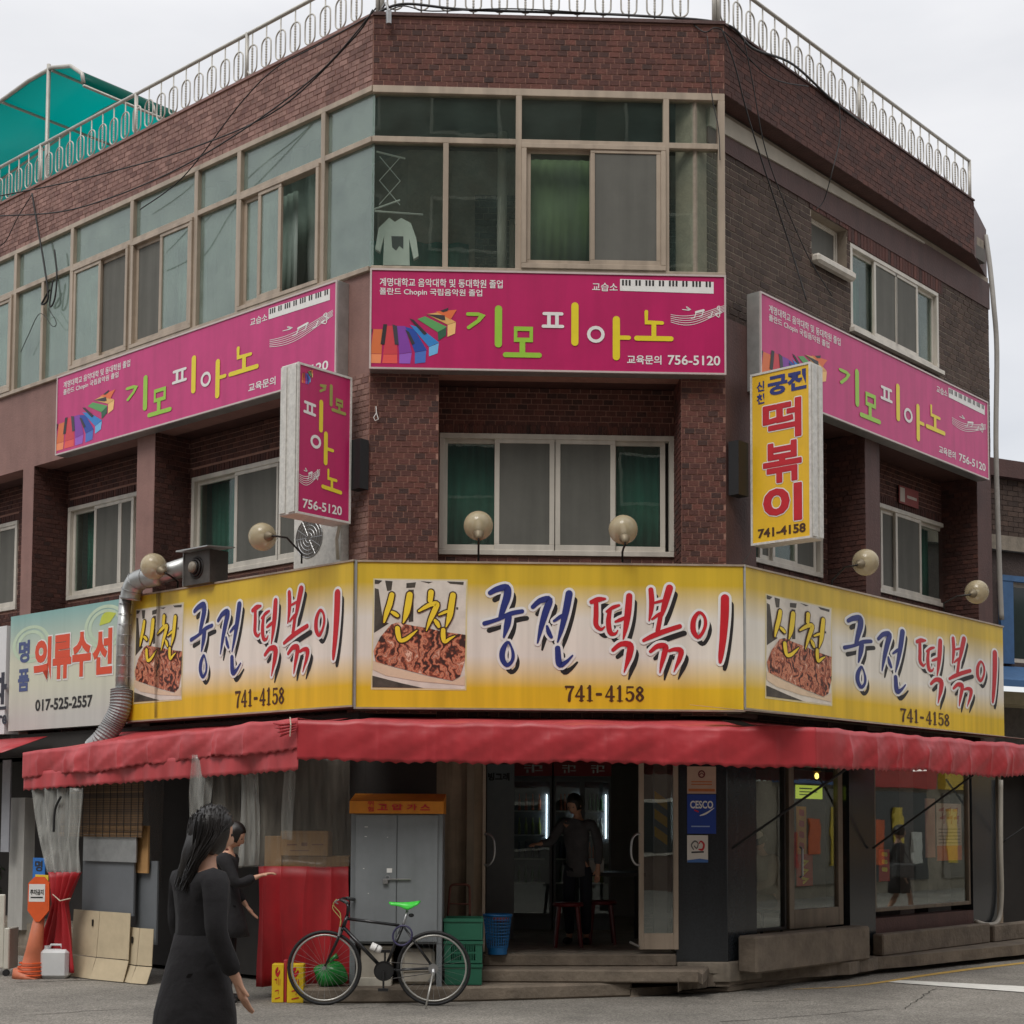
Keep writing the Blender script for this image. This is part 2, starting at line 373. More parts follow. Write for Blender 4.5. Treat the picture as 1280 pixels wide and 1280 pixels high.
slab('floor_slab', -.3, Z_SILL-.35, Z_SILL-.1, intdark)
slab('ceiling_slab', -.03, Z_PB+.02, Z_PB+.2, intdark)
slab('ceiling_slab', -.27, LF.pz(191, 541)+.01, LF.pz(191, 541)+.15, tile_maroon)
# cores that close the rooms
def core(name, d, z0, z1, m, dl=None, dr=None):
    p = foot(d, dl, dr); return obj(name, MB().prism(p, z0, z1), m, bld)
# second-floor core
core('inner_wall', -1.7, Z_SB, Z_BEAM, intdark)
# parapet
mb = MB(); wallring(mb, -.2, 0, Z_PB, Z_PT, 'LF'); obj('parapet', mb, mortar_red, bld)
mb = MB(); b0 = meet(FR, -.2, RF, -.2); b1 = meet(FR, 0, RF, 0); pe = RF.px(1217, 255); C0 = RF.P(pe, -.2, 0); C1 = RF.P(pe, 0, 0)
mb.prism([(b0.x, b0.y), (C0.x, C0.y), (C1.x, C1.y), (b1.x, b1.y)], Z_PB, Z_PT)
SR3 = RF.px(1236, 420, -.22); e0 = RF.P(SR3-.02, -.5, 0); e1 = RF.P(SR3, -.235, 0)
mb.prism([(C1.x, C1.y), (e1.x, e1.y), (e0.x, e0.y), (C0.x, C0.y)], Z_PB, Z_PT-.05)
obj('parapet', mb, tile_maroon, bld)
mb = MB(); wallring(mb, -.24, .03, Z_PT, Z_PT+.035, 'F'); obj('coping', mb, tile_maroon, bld)
mb = MB(); wallring(mb, -.24, .02, Z_PT, Z_PT+.03, 'L'); obj('coping', mb, tile_brown, bld)
mb = MB(); b0 = meet(FR, -.24, RF, -.24); b1 = meet(FR, .02, RF, .02); C0 = RF.P(pe, -.24, 0); C1 = RF.P(pe, .02, 0)
mb.prism([(b0.x, b0.y), (C0.x, C0.y), (C1.x, C1.y), (b1.x, b1.y)], Z_PT, Z_PT+.02); obj('coping', mb, tile_maroon, bld)
# ------------------------------------------------------------------ bricks
BR = []      # (face, a0,a1,z0,z1,d, matkey, priority)
def bricks(F, a0, a1, z0, z1, d, key, bl, bh, holes=(), prio=0, ja=.009, jz=.0095, soldier=False):
    row = 0; z = z0
    while z < z1-.02:
        zt = min(z+bh-jz, z1)
        off = (0, .5, .22, .72, .36)[row % 5]*bl if not soldier else 0
        a = a0-off
        while a < a1:
            p, q = max(a, a0), min(a+bl-ja, a1)
            if q-p > .02:
                iv = [(p, q)]
                for h in holes:
                    if min(zt, h[3])-max(z, h[2]) > .3*(zt-z):
                        iv = [x for (u_, v_) in iv for x in ((u_, min(v_, h[0]-.002)), (max(u_, h[1]+.002), v_)) if x[1]-x[0] > .015]
                for p, q in iv: BR.append((F, p, q, z, zt, d, key, prio if q-p > bl-ja-1e-4 and zt-z > bh-jz-1e-4 else 0))
            a += bl
        z += bh; row += 1
BL, BH = .107, .0595
# parapet bricks front and left
bricks(FR, .004, FWID-.004, Z_PB+.004, Z_PT-.004, 0, 0, BL, BH, prio=1)
bricks(LF, SL0+.01, -.004, Z_PB+.004, Z_PT-.004, 0, 1, .125, BH)
bricks(RF, .004, RF.px(1217, 255)-.004, Z_PB+.004, Z_PT-.004, 0, 3, .125, BH, ja=.005, jz=.005)
# ---- third floor, front and left: window band
FD = .02                                    # frame plane a touch proud
def window(name, F, d, a0, a1, z0, z1, sashes, m=frame_white, fw_=.05, dep=.09, sw=.05, label=None, back=None):
    """sashes: list of (a, b, kind, layer) ; kind glass/screen/open/green/pale"""
    mb = MB()
    mb.fb(F, a0, a1, d-dep, d, z0, z0+fw_); mb.fb(F, a0, a1, d-dep, d, z1-fw_, z1)
    mb.fb(F, a0, a0+fw_, d-dep, d, z0+fw_, z1-fw_); mb.fb(F, a1-fw_, a1, d-dep, d, z0+fw_, z1-fw_)
    wd = obj(name, mb, m, bld, label=label, bevel=.004)
    for (p, q, kind, lay) in sashes:
        dd = d - .012 - .04*lay; zb, zt = z0+fw_-.01, z1-fw_+.01
        if kind != 'fixed':
            mb = MB()
            mb.fb(F, p, q, dd-.035, dd, zb, zb+sw*1.35); mb.fb(F, p, q, dd-.035, dd, zt-sw, zt)
            mb.fb(F, p, p+sw, dd-.035, dd, zb+sw*1.35, zt-sw); mb.fb(F, q-sw, q, dd-.035, dd, zb+sw*1.35, zt-sw)
            obj('sash', mb, m, wd, bevel=.003)
            e_ = sw
        else: e_ = .0
        obj('pane', MB().fb(F, p+e_, q-e_, dd-.022, dd-.016, zb+e_, zt-e_), g_left if F is LF and d > 0 else g_up, wd)
        k = kind if kind != 'fixed' else None
        cm = {'green': curt_green, 'screen': screen, 'pale': curt_pale, 'olive': curt_olive}.get(k)
        if kind == 'screen':
            obj('insect_screen', MB().fb(F, p+e_, q-e_, dd-.014, dd-.011, zb+e_, zt-e_), screen, wd); cm = None
        if cm:
            ns = max(8, int((q-p)/.03)); amp = .012 if k != 'screen' else 0
            mbc = MB().sheet(lambda u, v: F.P(p+e_*.5+u*(q-p-e_), d-dep-.06-(.1 if k != 'screen' else 0)+amp*sin(u*ns*1.9+v), z0+fw_+v*(z1-z0-2*fw_)), ns if amp else 1, 1)
            obj('curtain' if k != 'screen' else 'insect_screen', mbc, cm, wd, smooth=True, fix=False, solid=.004)
    return wd
# front big frame
def fp(x, y=250): return FR.px(x, y)
mb = MB(); R_ = .048
mb.fb(FR, 0, FWID-.0, -.07, FD, Z_PB-.075, Z_PB)                      # head
mb.fb(FR, 0, FWID, -.07, FD, Z_TR-.03, Z_TR+.03)                      # transom
mb.fb(FR, 0, FWID, -.07, FD+.02, Z_SILL-.02, Z_SILL+.03)              # sill
for x in (648, 832.5): mb.fb(FR, fp(x)-.03, fp(x)+.03, -.069, FD+.004, Z_SILL+.03, Z_PB-.075)
mb.fb(FR, FWID-.07, FWID, -.069, FD+.004, Z_SILL+.03, Z_PB-.075)
mb.fb(FR, fp(557)-.028, fp(557)+.028, -.068, FD+.002, Z_SILL+.03, Z_TR-.03)
wf = obj('window_frame', mb, frame_alu, bld, bevel=.004, label='long beige aluminium window frame of the third floor corner')
mb = MB()
mb.fb(LF, SL0, 0, -.07, FD, Z_PB-.06, Z_PB); mb.fb(LF, SL0, 0, -.07, FD, Z_TR-.03, Z_TR+.03); mb.fb(LF, SL0, 0, -.07, FD+.02, Z_SILL-.02, Z_SILL+.03)
LM = [-8.3] + [LF.px(x, 300) for x in (22, 92, 166, 246, 299, 404)]
for a in LM: mb.fb(LF, a-.032, a+.032, -.069, FD+.004, Z_SILL+.03, Z_PB-.06)
lowm = LF.px(54, 400); mb.fb(LF, lowm-.028, lowm+.028, -.068, FD+.002, Z_SILL+.03, Z_TR-.03)
wl = obj('window_frame', mb, frame_alu, bld, bevel=.004, label='long beige aluminium window frame running down the left wall')
# panes of the fixed lights
def pane(F, a0, a1, z0, z1, par, d=-.03, m=None): return obj('pane', MB().fb(F, a0, a1, d-.006, d, z0, z1), m or g_up, par)
xs = [0, fp(648), fp(832.5), FWID-.05]
for a, b in zip(xs, xs[1:]): pane(FR, a+(.03 if a else 0), b-.03, Z_TR+.03, Z_PB-.07, wf)
pane(FR, 0, fp(557)-.028, Z_SILL+.03, Z_TR-.03, wf); pane(FR, fp(557)+.028, fp(648)-.03, Z_SILL+.03, Z_TR-.03, wf); pane(FR, fp(832.5)+.03, FWID-.07, Z_SILL+.03, Z_TR-.03, wf)
xs = [SL0]+LM+[0]
for i, (a, b) in enumerate(zip(xs, xs[1:])):
    pane(LF, a+.032, b-(.032 if b else 0), Z_TR+.03, Z_PB-.06, wl, m=g_left)
    if i in (0, 5, 7): pane(LF, a+.032, b-(.032 if b else 0), Z_SILL+.03, Z_TR-.03, wl, m=g_left)
    if i == 2: pane(LF, a+.032, lowm-.028, Z_SILL+.03, Z_TR-.03, wl, m=g_left); pane(LF, lowm+.028, b-.032, Z_SILL+.03, Z_TR-.03, wl, m=g_left)
# sliding windows front
a0, a1 = fp(654), fp(829); mid = fp(740)
window('window', FR, .06, a0-.02, a1+.02, Z_SILL+.03, Z_TR-.025, [(a0+.03, mid+.02, 'olive', 1), (mid-.02, a1-.03, 'screen', 0)], frame_alu, .05, .12, .045, 'sliding window in the corner front with an olive curtain behind its left sash')
# left sliding windows
def lp(x, y=400): return LF.px(x, y)
def lsl(x0, x1, sl, lab): window('window', LF, .05, x0, x1, Z_SILL+.03, Z_TR-.03, sl, frame_alu, .045, .1, .05, lab)
a, b = LM[5]+.034, LM[6]-.034
lsl(a, b, [(a+.04, a+.35, 'pale', 1), (a+.33, a+.72, 'pale', 0)], 'half open sliding window in the left wall, its right side dark and open')
a, b = LM[3]+.034, LM[4]-.034; h = (a+b)/2
lsl(a, b, [(a+.04, h+.03, 'screen', 1), (h-.03, b-.04, 'pale', 0)], None)
a, b = LM[2]+.034, LM[3]-.034; h = (a+b)/2
lsl(a, b, [(a+.04, h+.03, 'pale', 0), (h-.03, b-.04, 'screen', 1)], None)
a, b = LM[0]+.034, LM[1]-.034; h = (a+b)/2
lsl(a, b, [(a+.04, h+.03, 'screen', 1), (h-.03, b-.04, 'pale', 0)], None)
# pale curtains behind the left band
ns = 140
mb = MB().sheet(lambda u, v: LF.P(SL0+.1+u*(-SL0-1.35), -.45+.03*sin(u*ns*1.3), Z_SILL+v*(Z_PB-Z_SILL)), ns*2, 1)
obj('curtain', mb, curt_pale, bld, smooth=True, fix=False, solid=.004, label='long pale curtain behind the left third floor windows')
# third floor interior: brick back wall of the veranda and white pipe
core('inner_wall', -1.5, Z_SILL-.1, Z_PB+.02, mortar_pale, dl=-1.3, dr=-.6)
ia = meet(LF, -1.3, FR, -1.5); ib = meet(FR, -1.5, RF, -.6)
FI = FR
la = (ia-FR.o).dot(FR.t); lb_ = (ib-FR.o).dot(FR.t)
bricks(FR, la+.75, lb_-.02, Z_SILL, Z_TR+.1, -1.5, 2, .195, .072, holes=[(1.45, 2.45, Z_SILL-1, Z_TR-.2)])
obj('inner_window', MB().fb(FR, 1.5, 2.4, -1.5, -1.44, Z_SILL+.1, Z_TR-.28), curt_olive, bld)
mb = MB(); mb.fb(FR, 1.45, 1.5, -1.5, -1.42, Z_SILL+.05, Z_TR-.22); mb.fb(FR, 2.4, 2.45, -1.5, -1.42, Z_SILL+.05, Z_TR-.22); mb.fb(FR, 1.45, 2.45, -1.5, -1.42, Z_TR-.28, Z_TR-.22)
obj('inner_window_frame', mb, frame_alu, bld)
p = FR.P(fp(632), -1.0, 0); obj('drain_pipe', MB().tube([(p.x, p.y, Z_SILL), (p.x, p.y, Z_PB)], .055, 12), frame_white, bld, smooth=True)
p = FR.P(FWID-.16, -.5, 0); obj('curtain', MB().sheet(lambda u, v: FR.P(FWID-.3+u*.26, -.35+.02*sin(u*14), Z_SILL+v*(Z_PB-Z_SILL)), 16, 1), curt_pale, bld, fix=False, smooth=True, solid=.004)
mb = MB().sheet(lambda u, v: FR.P(-.1+u*1.1, -1.44+.03*sin(u*30), Z_SILL+v*(.85)), 40, 1)
obj('curtain', mb, curt_green, bld, fix=False, smooth=True, solid=.004)
# ---- third floor right wall: recessed dark brick
RD = -.22
wa0 = [RF.px(1063, 400, RD), RF.px(1173, 430, RD)]; wz0 = RF.pz(1067, 412, RD); wz1 = RF.pz(1067, 306, RD)
sa0 = [RF.px(1014, 290, RD), RF.px(1058, 290, RD)]; sz0 = RF.pz(1014, 316, RD); sz1 = RF.pz(1014, 262, RD)
def wall_holes(name, F, a0, a1, z0, z1, d0, d1, holes, m, par):
    """solid wall with rectangular openings, built of butted blocks"""
    mb = MB(); cuts = sorted({a0, a1} | {h[0] for h in holes} | {h[1] for h in holes})
    for p, q in zip(cuts, cuts[1:]):
        zz = [(h[2], h[3]) for h in holes if h[0] < q-1e-6 and h[1] > p+1e-6]; zz.sort(); z = z0
        for (b, t) in zz:
            if b > z+1e-4: mb.fb(F, p, q, d0, d1, z, b)
            z = max(z, t)
        if z1 > z+1e-4: mb.fb(F, p, q, d0, d1, z, z1)
    return obj(name, mb, m, par)
hR = [(wa0[0], wa0[1], wz0, wz1), (sa0[0], sa0[1], sz0, sz1)]
wall_holes('wall', RF, -.2, SR3, Z_SILL-.5, Z_PB, RD-.25, RD, hR, mortar_pale, bld)
zband = RF.pz(903, 190, RD)
bricks(RF, 0.0, SR3-.01, Z_SILL-.45, zband, RD, 2, .178, .0745, holes=hR, ja=.013, jz=.013)
obj('beam', MB().fb(RF, 0, SR3, RD, RD+.02, zband, Z_PB-.08), tile_maroon, bld)
sx = RF.px(1155, 285, RD+.03); mb = MB(); mb.hexa([RF.P(0,RD,Z_PB-.27), RF.P(sx,RD,Z_PB-.10), RF.P(sx,RD+.04,Z_PB-.10), RF.P(0,RD+.04,Z_PB-.27), RF.P(0,RD,Z_PB-.07), RF.P(sx,RD,Z_PB-.08), RF.P(sx,RD+.04,Z_PB-.08), RF.P(0,RD+.04,Z_PB-.07)]); obj('fascia', mb, soffit_cream, bld)
bricks(RF, wa0[0]-.05, wa0[1]+.12, wz1+.01, wz1+.2, RD+.006, 0, .075, .19, soldier=True)
bricks(RF, sa0[0]-.05, sa0[1]+.12, sz1+.01, sz1+.2, RD+.006, 0, .075, .19, soldier=True)
A_ = wa0; u_ = A_[1]-A_[0]
window('window', RF, RD+.01, A_[0], A_[1], wz0, wz1, [(A_[0]+.04, A_[0]+.30*u_, 'green', 1), (A_[0]+.26*u_, A_[0]+.52*u_, 'screen', 0), (A_[0]+.50*u_, A_[0]+.76*u_, 'screen', 0), (A_[0]+.72*u_, A_[1]-.04, 'green', 1)], frame_white, .05, .1, .045, 'wide white window on the right third floor wall')
obj('window_sill', MB().fb(RF, A_[0]-.03, A_[1]+.03, RD-.02, RD+.07, wz0-.05, wz0), frame_white, bld)
window('window', RF, RD-.12, sa0[0], sa0[1], sz0, sz1, [(sa0[0]+.03, sa0[1]-.03, 'screen', 0)], frame_white, .03, .06, .03, 'small deep set window with a white ledge')
mb = MB(); l0, l1 = sa0[0]-.03, sa0[1]+.03
mb.fb(RF, l0, l1, RD, RD+.12, sz0-.13, sz0-.02)
obj('window_ledge', mb, frame_white, bld, bevel=.03)
core('inner_wall', -1.9, Z_SILL-.1, Z_PB, intdark, dl=-2.2, dr=-1.4)
# ---- second floor
HB = LF.pz(191, 541)                         # beam underside
HBF = FR.pz(640, 470)
Z_BM = HB
REC = -.5
print('beam', HB, HBF)
mb = MB(); wallring(mb, -.25, 0, Z_BM, Z_SILL-.02, 'L'); obj('beam', mb, tile_brown, bld)
mb = MB(); wallring(mb, -.25, 0, Z_BM, Z_SILL-.02, 'F'); obj('beam', mb, mortar_red, bld)
bricks(FR, .004, FWID-.004, Z_BM+.004, Z_SILL-.03, 0, 0, BL, BH)
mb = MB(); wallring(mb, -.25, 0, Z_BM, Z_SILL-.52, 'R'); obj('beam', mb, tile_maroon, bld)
obj('string_course', MB().fb(RF, 0, SR1, -.2, .0, Z_SILL-.52, Z_SILL-.42), tile_maroon, bld)
def pier(F, a0, a1, key, m, prio=0, d=0, z0=Z_SB, z1=None):
    z1 = z1 or Z_BM
    obj('pier', MB().fb(F, a0, a1, REC-.05, d, z0, z1), m, bld)
    if key is not None: bricks(F, a0+.003, a1-.003, z0, z1-.004, d, key, BL, BH, prio=prio)
pf0, pf1 = FR.px(547.5, 600), FR.px(852, 600)
pier(FR, 0.0, pf0, 0, mortar_red, 2); pier(FR, pf1, FWID, 0, mortar_red, 2)
# corner fillers between piers and the side walls
def ret(F, a, d0, d1, z0, z1, key, side):
    """brick lining of a recess return: wall face at position a, between offsets d0<d1"""
    o = F.P(a, 0, 0); G = Face((o.x, o.y), (F.n.x*side, F.n.y*side)) if False else None
lb = [(LF.px(0, 700)-1.6, LF.px(27.5, 650)), (LF.px(41, 650), LF.px(170, 650)), (LF.px(192, 650), LF.px(437, 620))]
pier(LF, LF.px(27.5, 650), LF.px(41, 650), None, tile_brown); pier(LF, LF.px(170, 650), LF.px(192, 650), None, tile_brown)
pier(LF, LF.px(437, 620), 0, 1, mortar_red); pier(LF, SL0, lb[0][0], None, tile_brown)
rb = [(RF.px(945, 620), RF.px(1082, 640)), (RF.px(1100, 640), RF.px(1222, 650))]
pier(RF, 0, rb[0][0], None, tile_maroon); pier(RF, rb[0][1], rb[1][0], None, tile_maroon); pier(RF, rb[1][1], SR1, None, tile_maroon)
# returns lined with bricks darkened to paint in the recess shade (pier flanks that face the camera)
def flank(F, a, sgn, z0, z1, key=2, w_=.5):
    o = F.P(a, 0, 0)
    t = -F.n if sgn > 0 else F.n          # left-wall flanks run inwards, right-wall flanks outwards
    G = Face((o.x, o.y), (t.x, t.y))
    if sgn > 0: bricks(G, .0, w_-.01, z0, z1, .002, key, BL, BH)
    else: bricks(G, -w_+.01, 0, z0, z1, .002, key, BL, BH)
for b_ in lb: flank(LF, b_[0], 1, Z_SB, Z_BM, 3)
flank(RF, rb[0][1], -1, Z_SB, Z_BM, 3); flank(RF, rb[1][1], -1, Z_SB, Z_BM, 3)
flank(FR, pf1, -1, Z_SB, Z_BM, 0)
# recessed infill with windows
def bay(F, b, win, sashes, lab, key, m):
    a0, a1 = b; w0, w1, wz0_, wz1_ = win
    wall_holes('wall', F, a0-.02, a1+.02, Z_SB, Z_BM, REC-.2, REC, [(w0, w1, wz0_, wz1_)], m, bld)
    bricks(F, a0, a1, Z_SB, Z_BM, REC, key, BL, BH, holes=[(w0-.001, w1+.001, wz0_-.01, wz1_+.09)])
    bricks(F, w0-.1, w1+.1, wz1_+.006, wz1_+.1, REC+.004, key, .05, .1, soldier=True)
    window('window', F, REC+.03, w0, w1, wz0_, wz1_, sashes, frame_white, .055, .1, .052, lab)
zt = FR.pz(640, 542, REC+.03); zb = FR.pz(640, 694, REC+.03); x_ = lambda v: FR.px(v, 620, REC)
bay(FR, (pf0, pf1), (x_(549), x_(843), zb, zt), [(x_(553), x_(625), 'green', 1), (x_(618), x_(693), 'screen', 0), (x_(694), x_(769), 'screen', 0), (x_(764), x_(832), 'green', 1)], 'four part white window between the two brick piers of the corner', 0, mortar_red)
ly = lambda v: LF.px(v, 650, REC)
zt = LF.pz(241, 597, REC+.03); zb = LF.pz(241, 724, REC+.03)
bay(LF, lb[2], (ly(241), min(ly(425), lb[2][1]-.05), zb, zt), [(ly(244), ly(297), 'green', 1), (ly(294), ly(350), 'screen', 0), (ly(348), ly(384), 'screen', 0), (ly(382), ly(415), 'green', 1)], 'white window behind the upright pink sign', 3, mortar_red)
bay(LF, lb[1], (ly(87), min(ly(184), lb[1][1]-.05), zb, zt), [(ly(90), ly(122), 'green', 1), (ly(119), ly(152), 'screen', 0), (ly(150), ly(168), 'screen', 0), (ly(166), ly(176), 'green', 1)], 'white window between the two left piers', 3, mortar_red)
bay(LF, lb[0], (lb[0][0]+.1, ly(24), zb, zt), [(lb[0][0]+.15, ly(0), 'green', 1), (ly(-1), ly(23), 'screen', 0)], 'white window at the far left edge', 3, mortar_red)
ry = lambda v: RF.px(v, 650, REC)
zt = RF.pz(1100, 628, REC+.03); zb = RF.pz(1150, 752, REC+.03)
bay(RF, rb[1], (rb[1][0]+.02, ry(1186), zb, zt), [(ry(1103), ry(1121), 'screen', 1), (ry(1118), ry(1150), 'screen', 0), (ry(1148), ry(1180), 'green', 1)], 'white window at the right end of the second floor', 3, mortar_red)
bay(RF, rb[0], (rb[0][0]-.0, ry(1026), zb, zt), [(ry(952), ry(966), 'screen', 1), (ry(964), ry(995), 'green', 0), (ry(993), ry(1022), 'screen', 1)], 'white window behind the upright yellow sign', 3, mortar_red)
# ------------------------------------------------------------------ ground floor of the building
FZ = .38                                     # shop floor height
gl = lambda x, y=1080: FR.px(x, y)
Zg = Z_SB-.28
core('inner_wall', -5.2, FZ, Zg, intdark, dl=-3.0, dr=-4.5)
obj('shop_floor', MB().prism(foot(-.02), .05, FZ), concrete, bld)
# front ground floor: beige wall stub, post, door opening, granite pier
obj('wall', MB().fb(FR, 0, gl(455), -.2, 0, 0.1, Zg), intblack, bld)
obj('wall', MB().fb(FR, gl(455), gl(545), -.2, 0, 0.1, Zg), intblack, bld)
obj('wall', MB().fb(FR, gl(545), gl(606), -.2, 0, FZ-.1, Zg), beige_wall, bld)
obj('post', MB().fb(FR, gl(583), gl(592), 0, .06, FZ-.1, Zg), mat('post_paint', c(128,116,98), .6, .2, 4, streak=.3), bld)
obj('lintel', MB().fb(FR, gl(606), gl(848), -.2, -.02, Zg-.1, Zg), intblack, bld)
gp = MB(); gp.prism([tuple(FR.P(gl(845), 0, 0)[:2]), tuple(meet(FR, 0, RF, 0)[:2]), tuple(RF.P(RF.px(946, 1080), 0, 0)[:2]), tuple(RF.P(RF.px(946, 1080), -.35, 0)[:2]), tuple(FR.P(gl(845), -.35, 0)[:2])], .3, Zg)
obj('pier', gp, granite, bld, label='polished black granite pier at the corner', bevel=.004)
gp = MB(); P1 = FR.P(gl(845), .04, 0); P2 = meet(FR, .04, RF, .04); P3 = RF.P(RF.px(948, 1080), .04, 0); P4 = RF.P(RF.px(948, 1080), -.3, 0); P5 = FR.P(gl(845), -.3, 0)
gp.prism([tuple(q[:2]) for q in (P1, P2, P3, P4, P5)], .1, .3); obj('plinth', gp, concrete, bld, bevel=.01)
# right ground floor
gr = lambda x, y=1080: RF.px(x, y)
obj('pier', MB().fb(RF, gr(1062), gr(1094), -.3, 0, .3, Zg), granite, bld, label='black granite pier between the shop door and the big window')
obj('pier', MB().fb(RF, gr(1216), SR1, -.3, 0, .3, Zg), granite, bld, label='black granite pier at the right end')
obj('wall', MB().fb(RF, gr(1094), gr(1216), -.2, -.0, .3, RF.pz(1100, 1148)), tile_maroon, bld)
obj('lintel', MB().fb(RF, gr(946), gr(1216), -.2, -.03, Zg-.08, Zg), intblack, bld)
def shopframe(name, F, a0, a1, z0, z1, m, fw_, d, bot=None, label=None, par=bld):
    mb = MB(); bot = bot or fw_
    mb.fb(F, a0, a0+fw_, d-.06, d, z0, z1); mb.fb(F, a1-fw_, a1, d-.06, d, z0, z1)
    mb.fb(F, a0+fw_, a1-fw_, d-.06, d, z0, z0+bot); mb.fb(F, a0+fw_, a1-fw_, d-.06, d, z1-fw_, z1)
    o = obj(name, mb, m, par, label=label, bevel=.004)
    return o, (a0+fw_, a1-fw_, z0+bot, z1-fw_)
alu_dk = mat('weathered_aluminium', c(120,108,94), .4, .15, 6, metal=.3, streak=.3)
fz0 = RF.pz(1000, 1161)
o, q = shopframe('window', RF, gr(946), gr(988), fz0, Zg-.08, darkm, .03, -.05, label='narrow dark shop window beside the granite pier')
obj('pane', MB().fb(RF, q[0], q[1], -.085, -.08, q[2], q[3]), g_low, o)
o, q = shopframe('door', RF, gr(990), gr(1057), fz0, Zg-.08, alu_dk, .1, -.03, .2, label='aluminium framed glass shop door on the right side')
obj('pane', MB().fb(RF, q[0], q[1], -.065, -.06, q[2], q[3]), g_low, o)
obj('handle', MB().tube([RF.P(gr(1000), -.0, 1.1), RF.P(gr(1000), .03, 1.12), RF.P(gr(1000), .03, 1.4), RF.P(gr(1000), -.0, 1.42)], .012, 8), steel, o, smooth=True)
bz = RF.pz(1100, 1140)
o, q = shopframe('window', RF, gr(1095), gr(1215), bz, Zg-.08, alu_dk, .045, -.02, label='big shop window right of the glass door')
obj('pane', MB().fb(RF, q[0], q[1], -.055, -.05, q[2], q[3]), g_low, o)
# ground floor of the left wall: tailor's shop front and stall back
obj('wall', MB().fb(LF, LF.px(150, 1100), -.0, -.2, 0, .05, Zg), intblack, bld)
obj('wall', MB().fb(LF, SL0, LF.px(150, 1100), -.9, -.7, .05, Zg), intblack, bld)
obj('shop_front', MB().fb(LF, LF.px(12, 1050, .05), LF.px(30, 1050, .05), -.1, .05, .3, 1.95), mat('white_panel', c(176,174,168), .5, .1, 4, streak=.2), bld, label='white panel beside the tailor shop door')
obj('lintel', MB().fb(LF, SL0, 0, -.9, .1, Z_SB-.28, Z_SB-.0), intblack, bld)
# ------------------------------------------------------------------ emit bricks
def brick_mesh(F, w_, h_, pr, m, name):
    mb = MB(); O = F.o.copy()
    G = Face((0, 0), (F.t.x, F.t.y)); mb.fb(G, 0, w_, -.004, pr, 0, h_)
    me = bpy.data.meshes.new(name); me.from_pydata(mb.v, [], mb.f); me.materials.append(m)
    bm = bmesh.new(); bm.from_mesh(me); bmesh.ops.recalc_face_normals(bm, faces=bm.faces); bm.to_mesh(me); bm.free(); return me
brick_shade = mat('brick_brown', None, .85, .22, 14, bump=.35, bscale=60, rnd=[c(60,38,34), c(86,52,44), c(76,46,40), c(68,41,36), c(92,56,47)])  # brown brick; on the recess returns its darker tone stands for shade
KM = [brick_red, brick_pink, brick_dark, brick_shade]
pri = sorted([b for b in BR if b[7]], key=lambda b: -b[7])[:300]; ps = set(id(b) for b in pri)
bcache = {}; borg = WL[bld]
for b in pri:
    F, a0, a1, z0, z1, d, key, _ = b; k = (id(F), key, round(a1-a0, 3), round(z1-z0, 3), random.randint(0, 3))
    if k not in bcache: bcache[k] = brick_mesh(F, a1-a0, z1-z0, (.004, .005, .006, .0075)[k[4]], KM[key], 'brick')
    o = bpy.data.objects.new('brick', bcache[k]); COL.objects.link(o); o.parent = bld; o.location = F.P(a0, d, z0)-borg
mb = MB()
for b in BR:
    if id(b) in ps: continue
    F, a0, a1, z0, z1, d, key, _ = b; mb.mi = key; e_ = random.choice((.004, .005, .006, .0075))
    mb.add([F.P(a0,d-.002,z0), F.P(a1,d-.002,z0), F.P(a1,d+e_,z0), F.P(a0,d+e_,z0), F.P(a0,d-.002,z1), F.P(a1,d-.002,z1), F.P(a1,d+e_,z1), F.P(a0,d+e_,z1)],
           [(0,1,2,3), (4,7,6,5), (2,1,5,6), (3,2,6,7), (0,3,7,4)])
print('bricks', len(BR))
o = obj('brickwork', mb, KM, bld, kind='stuff', fix=False)
# ================================================================== GROUND
asph = mat('worn_asphalt', c(146,141,132), .92, .3, 38, bump=.8, bscale=90)
n = asph.node_tree; P = n.nodes['Principled BSDF']; nn = n.nodes.new; lk = n.links.new
t = nn('ShaderNodeTexCoord'); n1 = nn('ShaderNodeTexNoise'); n1.inputs['Scale'].default_value = .55; n1.inputs['Detail'].default_value = 8; n1.inputs['Roughness'].default_value = .7; lk(t.outputs['Object'], n1.inputs[0])
v1 = nn('ShaderNodeTexVoronoi'); v1.inputs['Scale'].default_value = 75; lk(t.outputs['Object'], v1.inputs[0])
r1 = nn('ShaderNodeMapRange'); r1.inputs[1].default_value = .35; r1.inputs[2].default_value = .65; r1.inputs[3].default_value = .62; r1.inputs[4].default_value = 1.12; lk(n1.outputs[0], r1.inputs[0])
r2 = nn('ShaderNodeMapRange'); r2.inputs[1].default_value = 0; r2.inputs[2].default_value = 1; r2.inputs[3].default_value = .55; r2.inputs[4].default_value = 1.42; lk(v1.outputs['Color'], r2.inputs[0])
mu = nn('ShaderNodeMath'); mu.operation = 'MULTIPLY'; lk(r1.outputs[0], mu.inputs[0]); lk(r2.outputs[0], mu.inputs[1])
vs_ = nn('ShaderNodeVectorMath'); vs_.operation = 'SCALE'; old = P.inputs['Base Color'].links[0].from_socket; lk(old, vs_.inputs[0]); lk(mu.outputs[0], vs_.inputs['Scale']); lk(vs_.outputs[0], P.inputs['Base Color'])
obj('road', MB().box(-120,120,-60,220,-.5,0), asph, kind='structure')
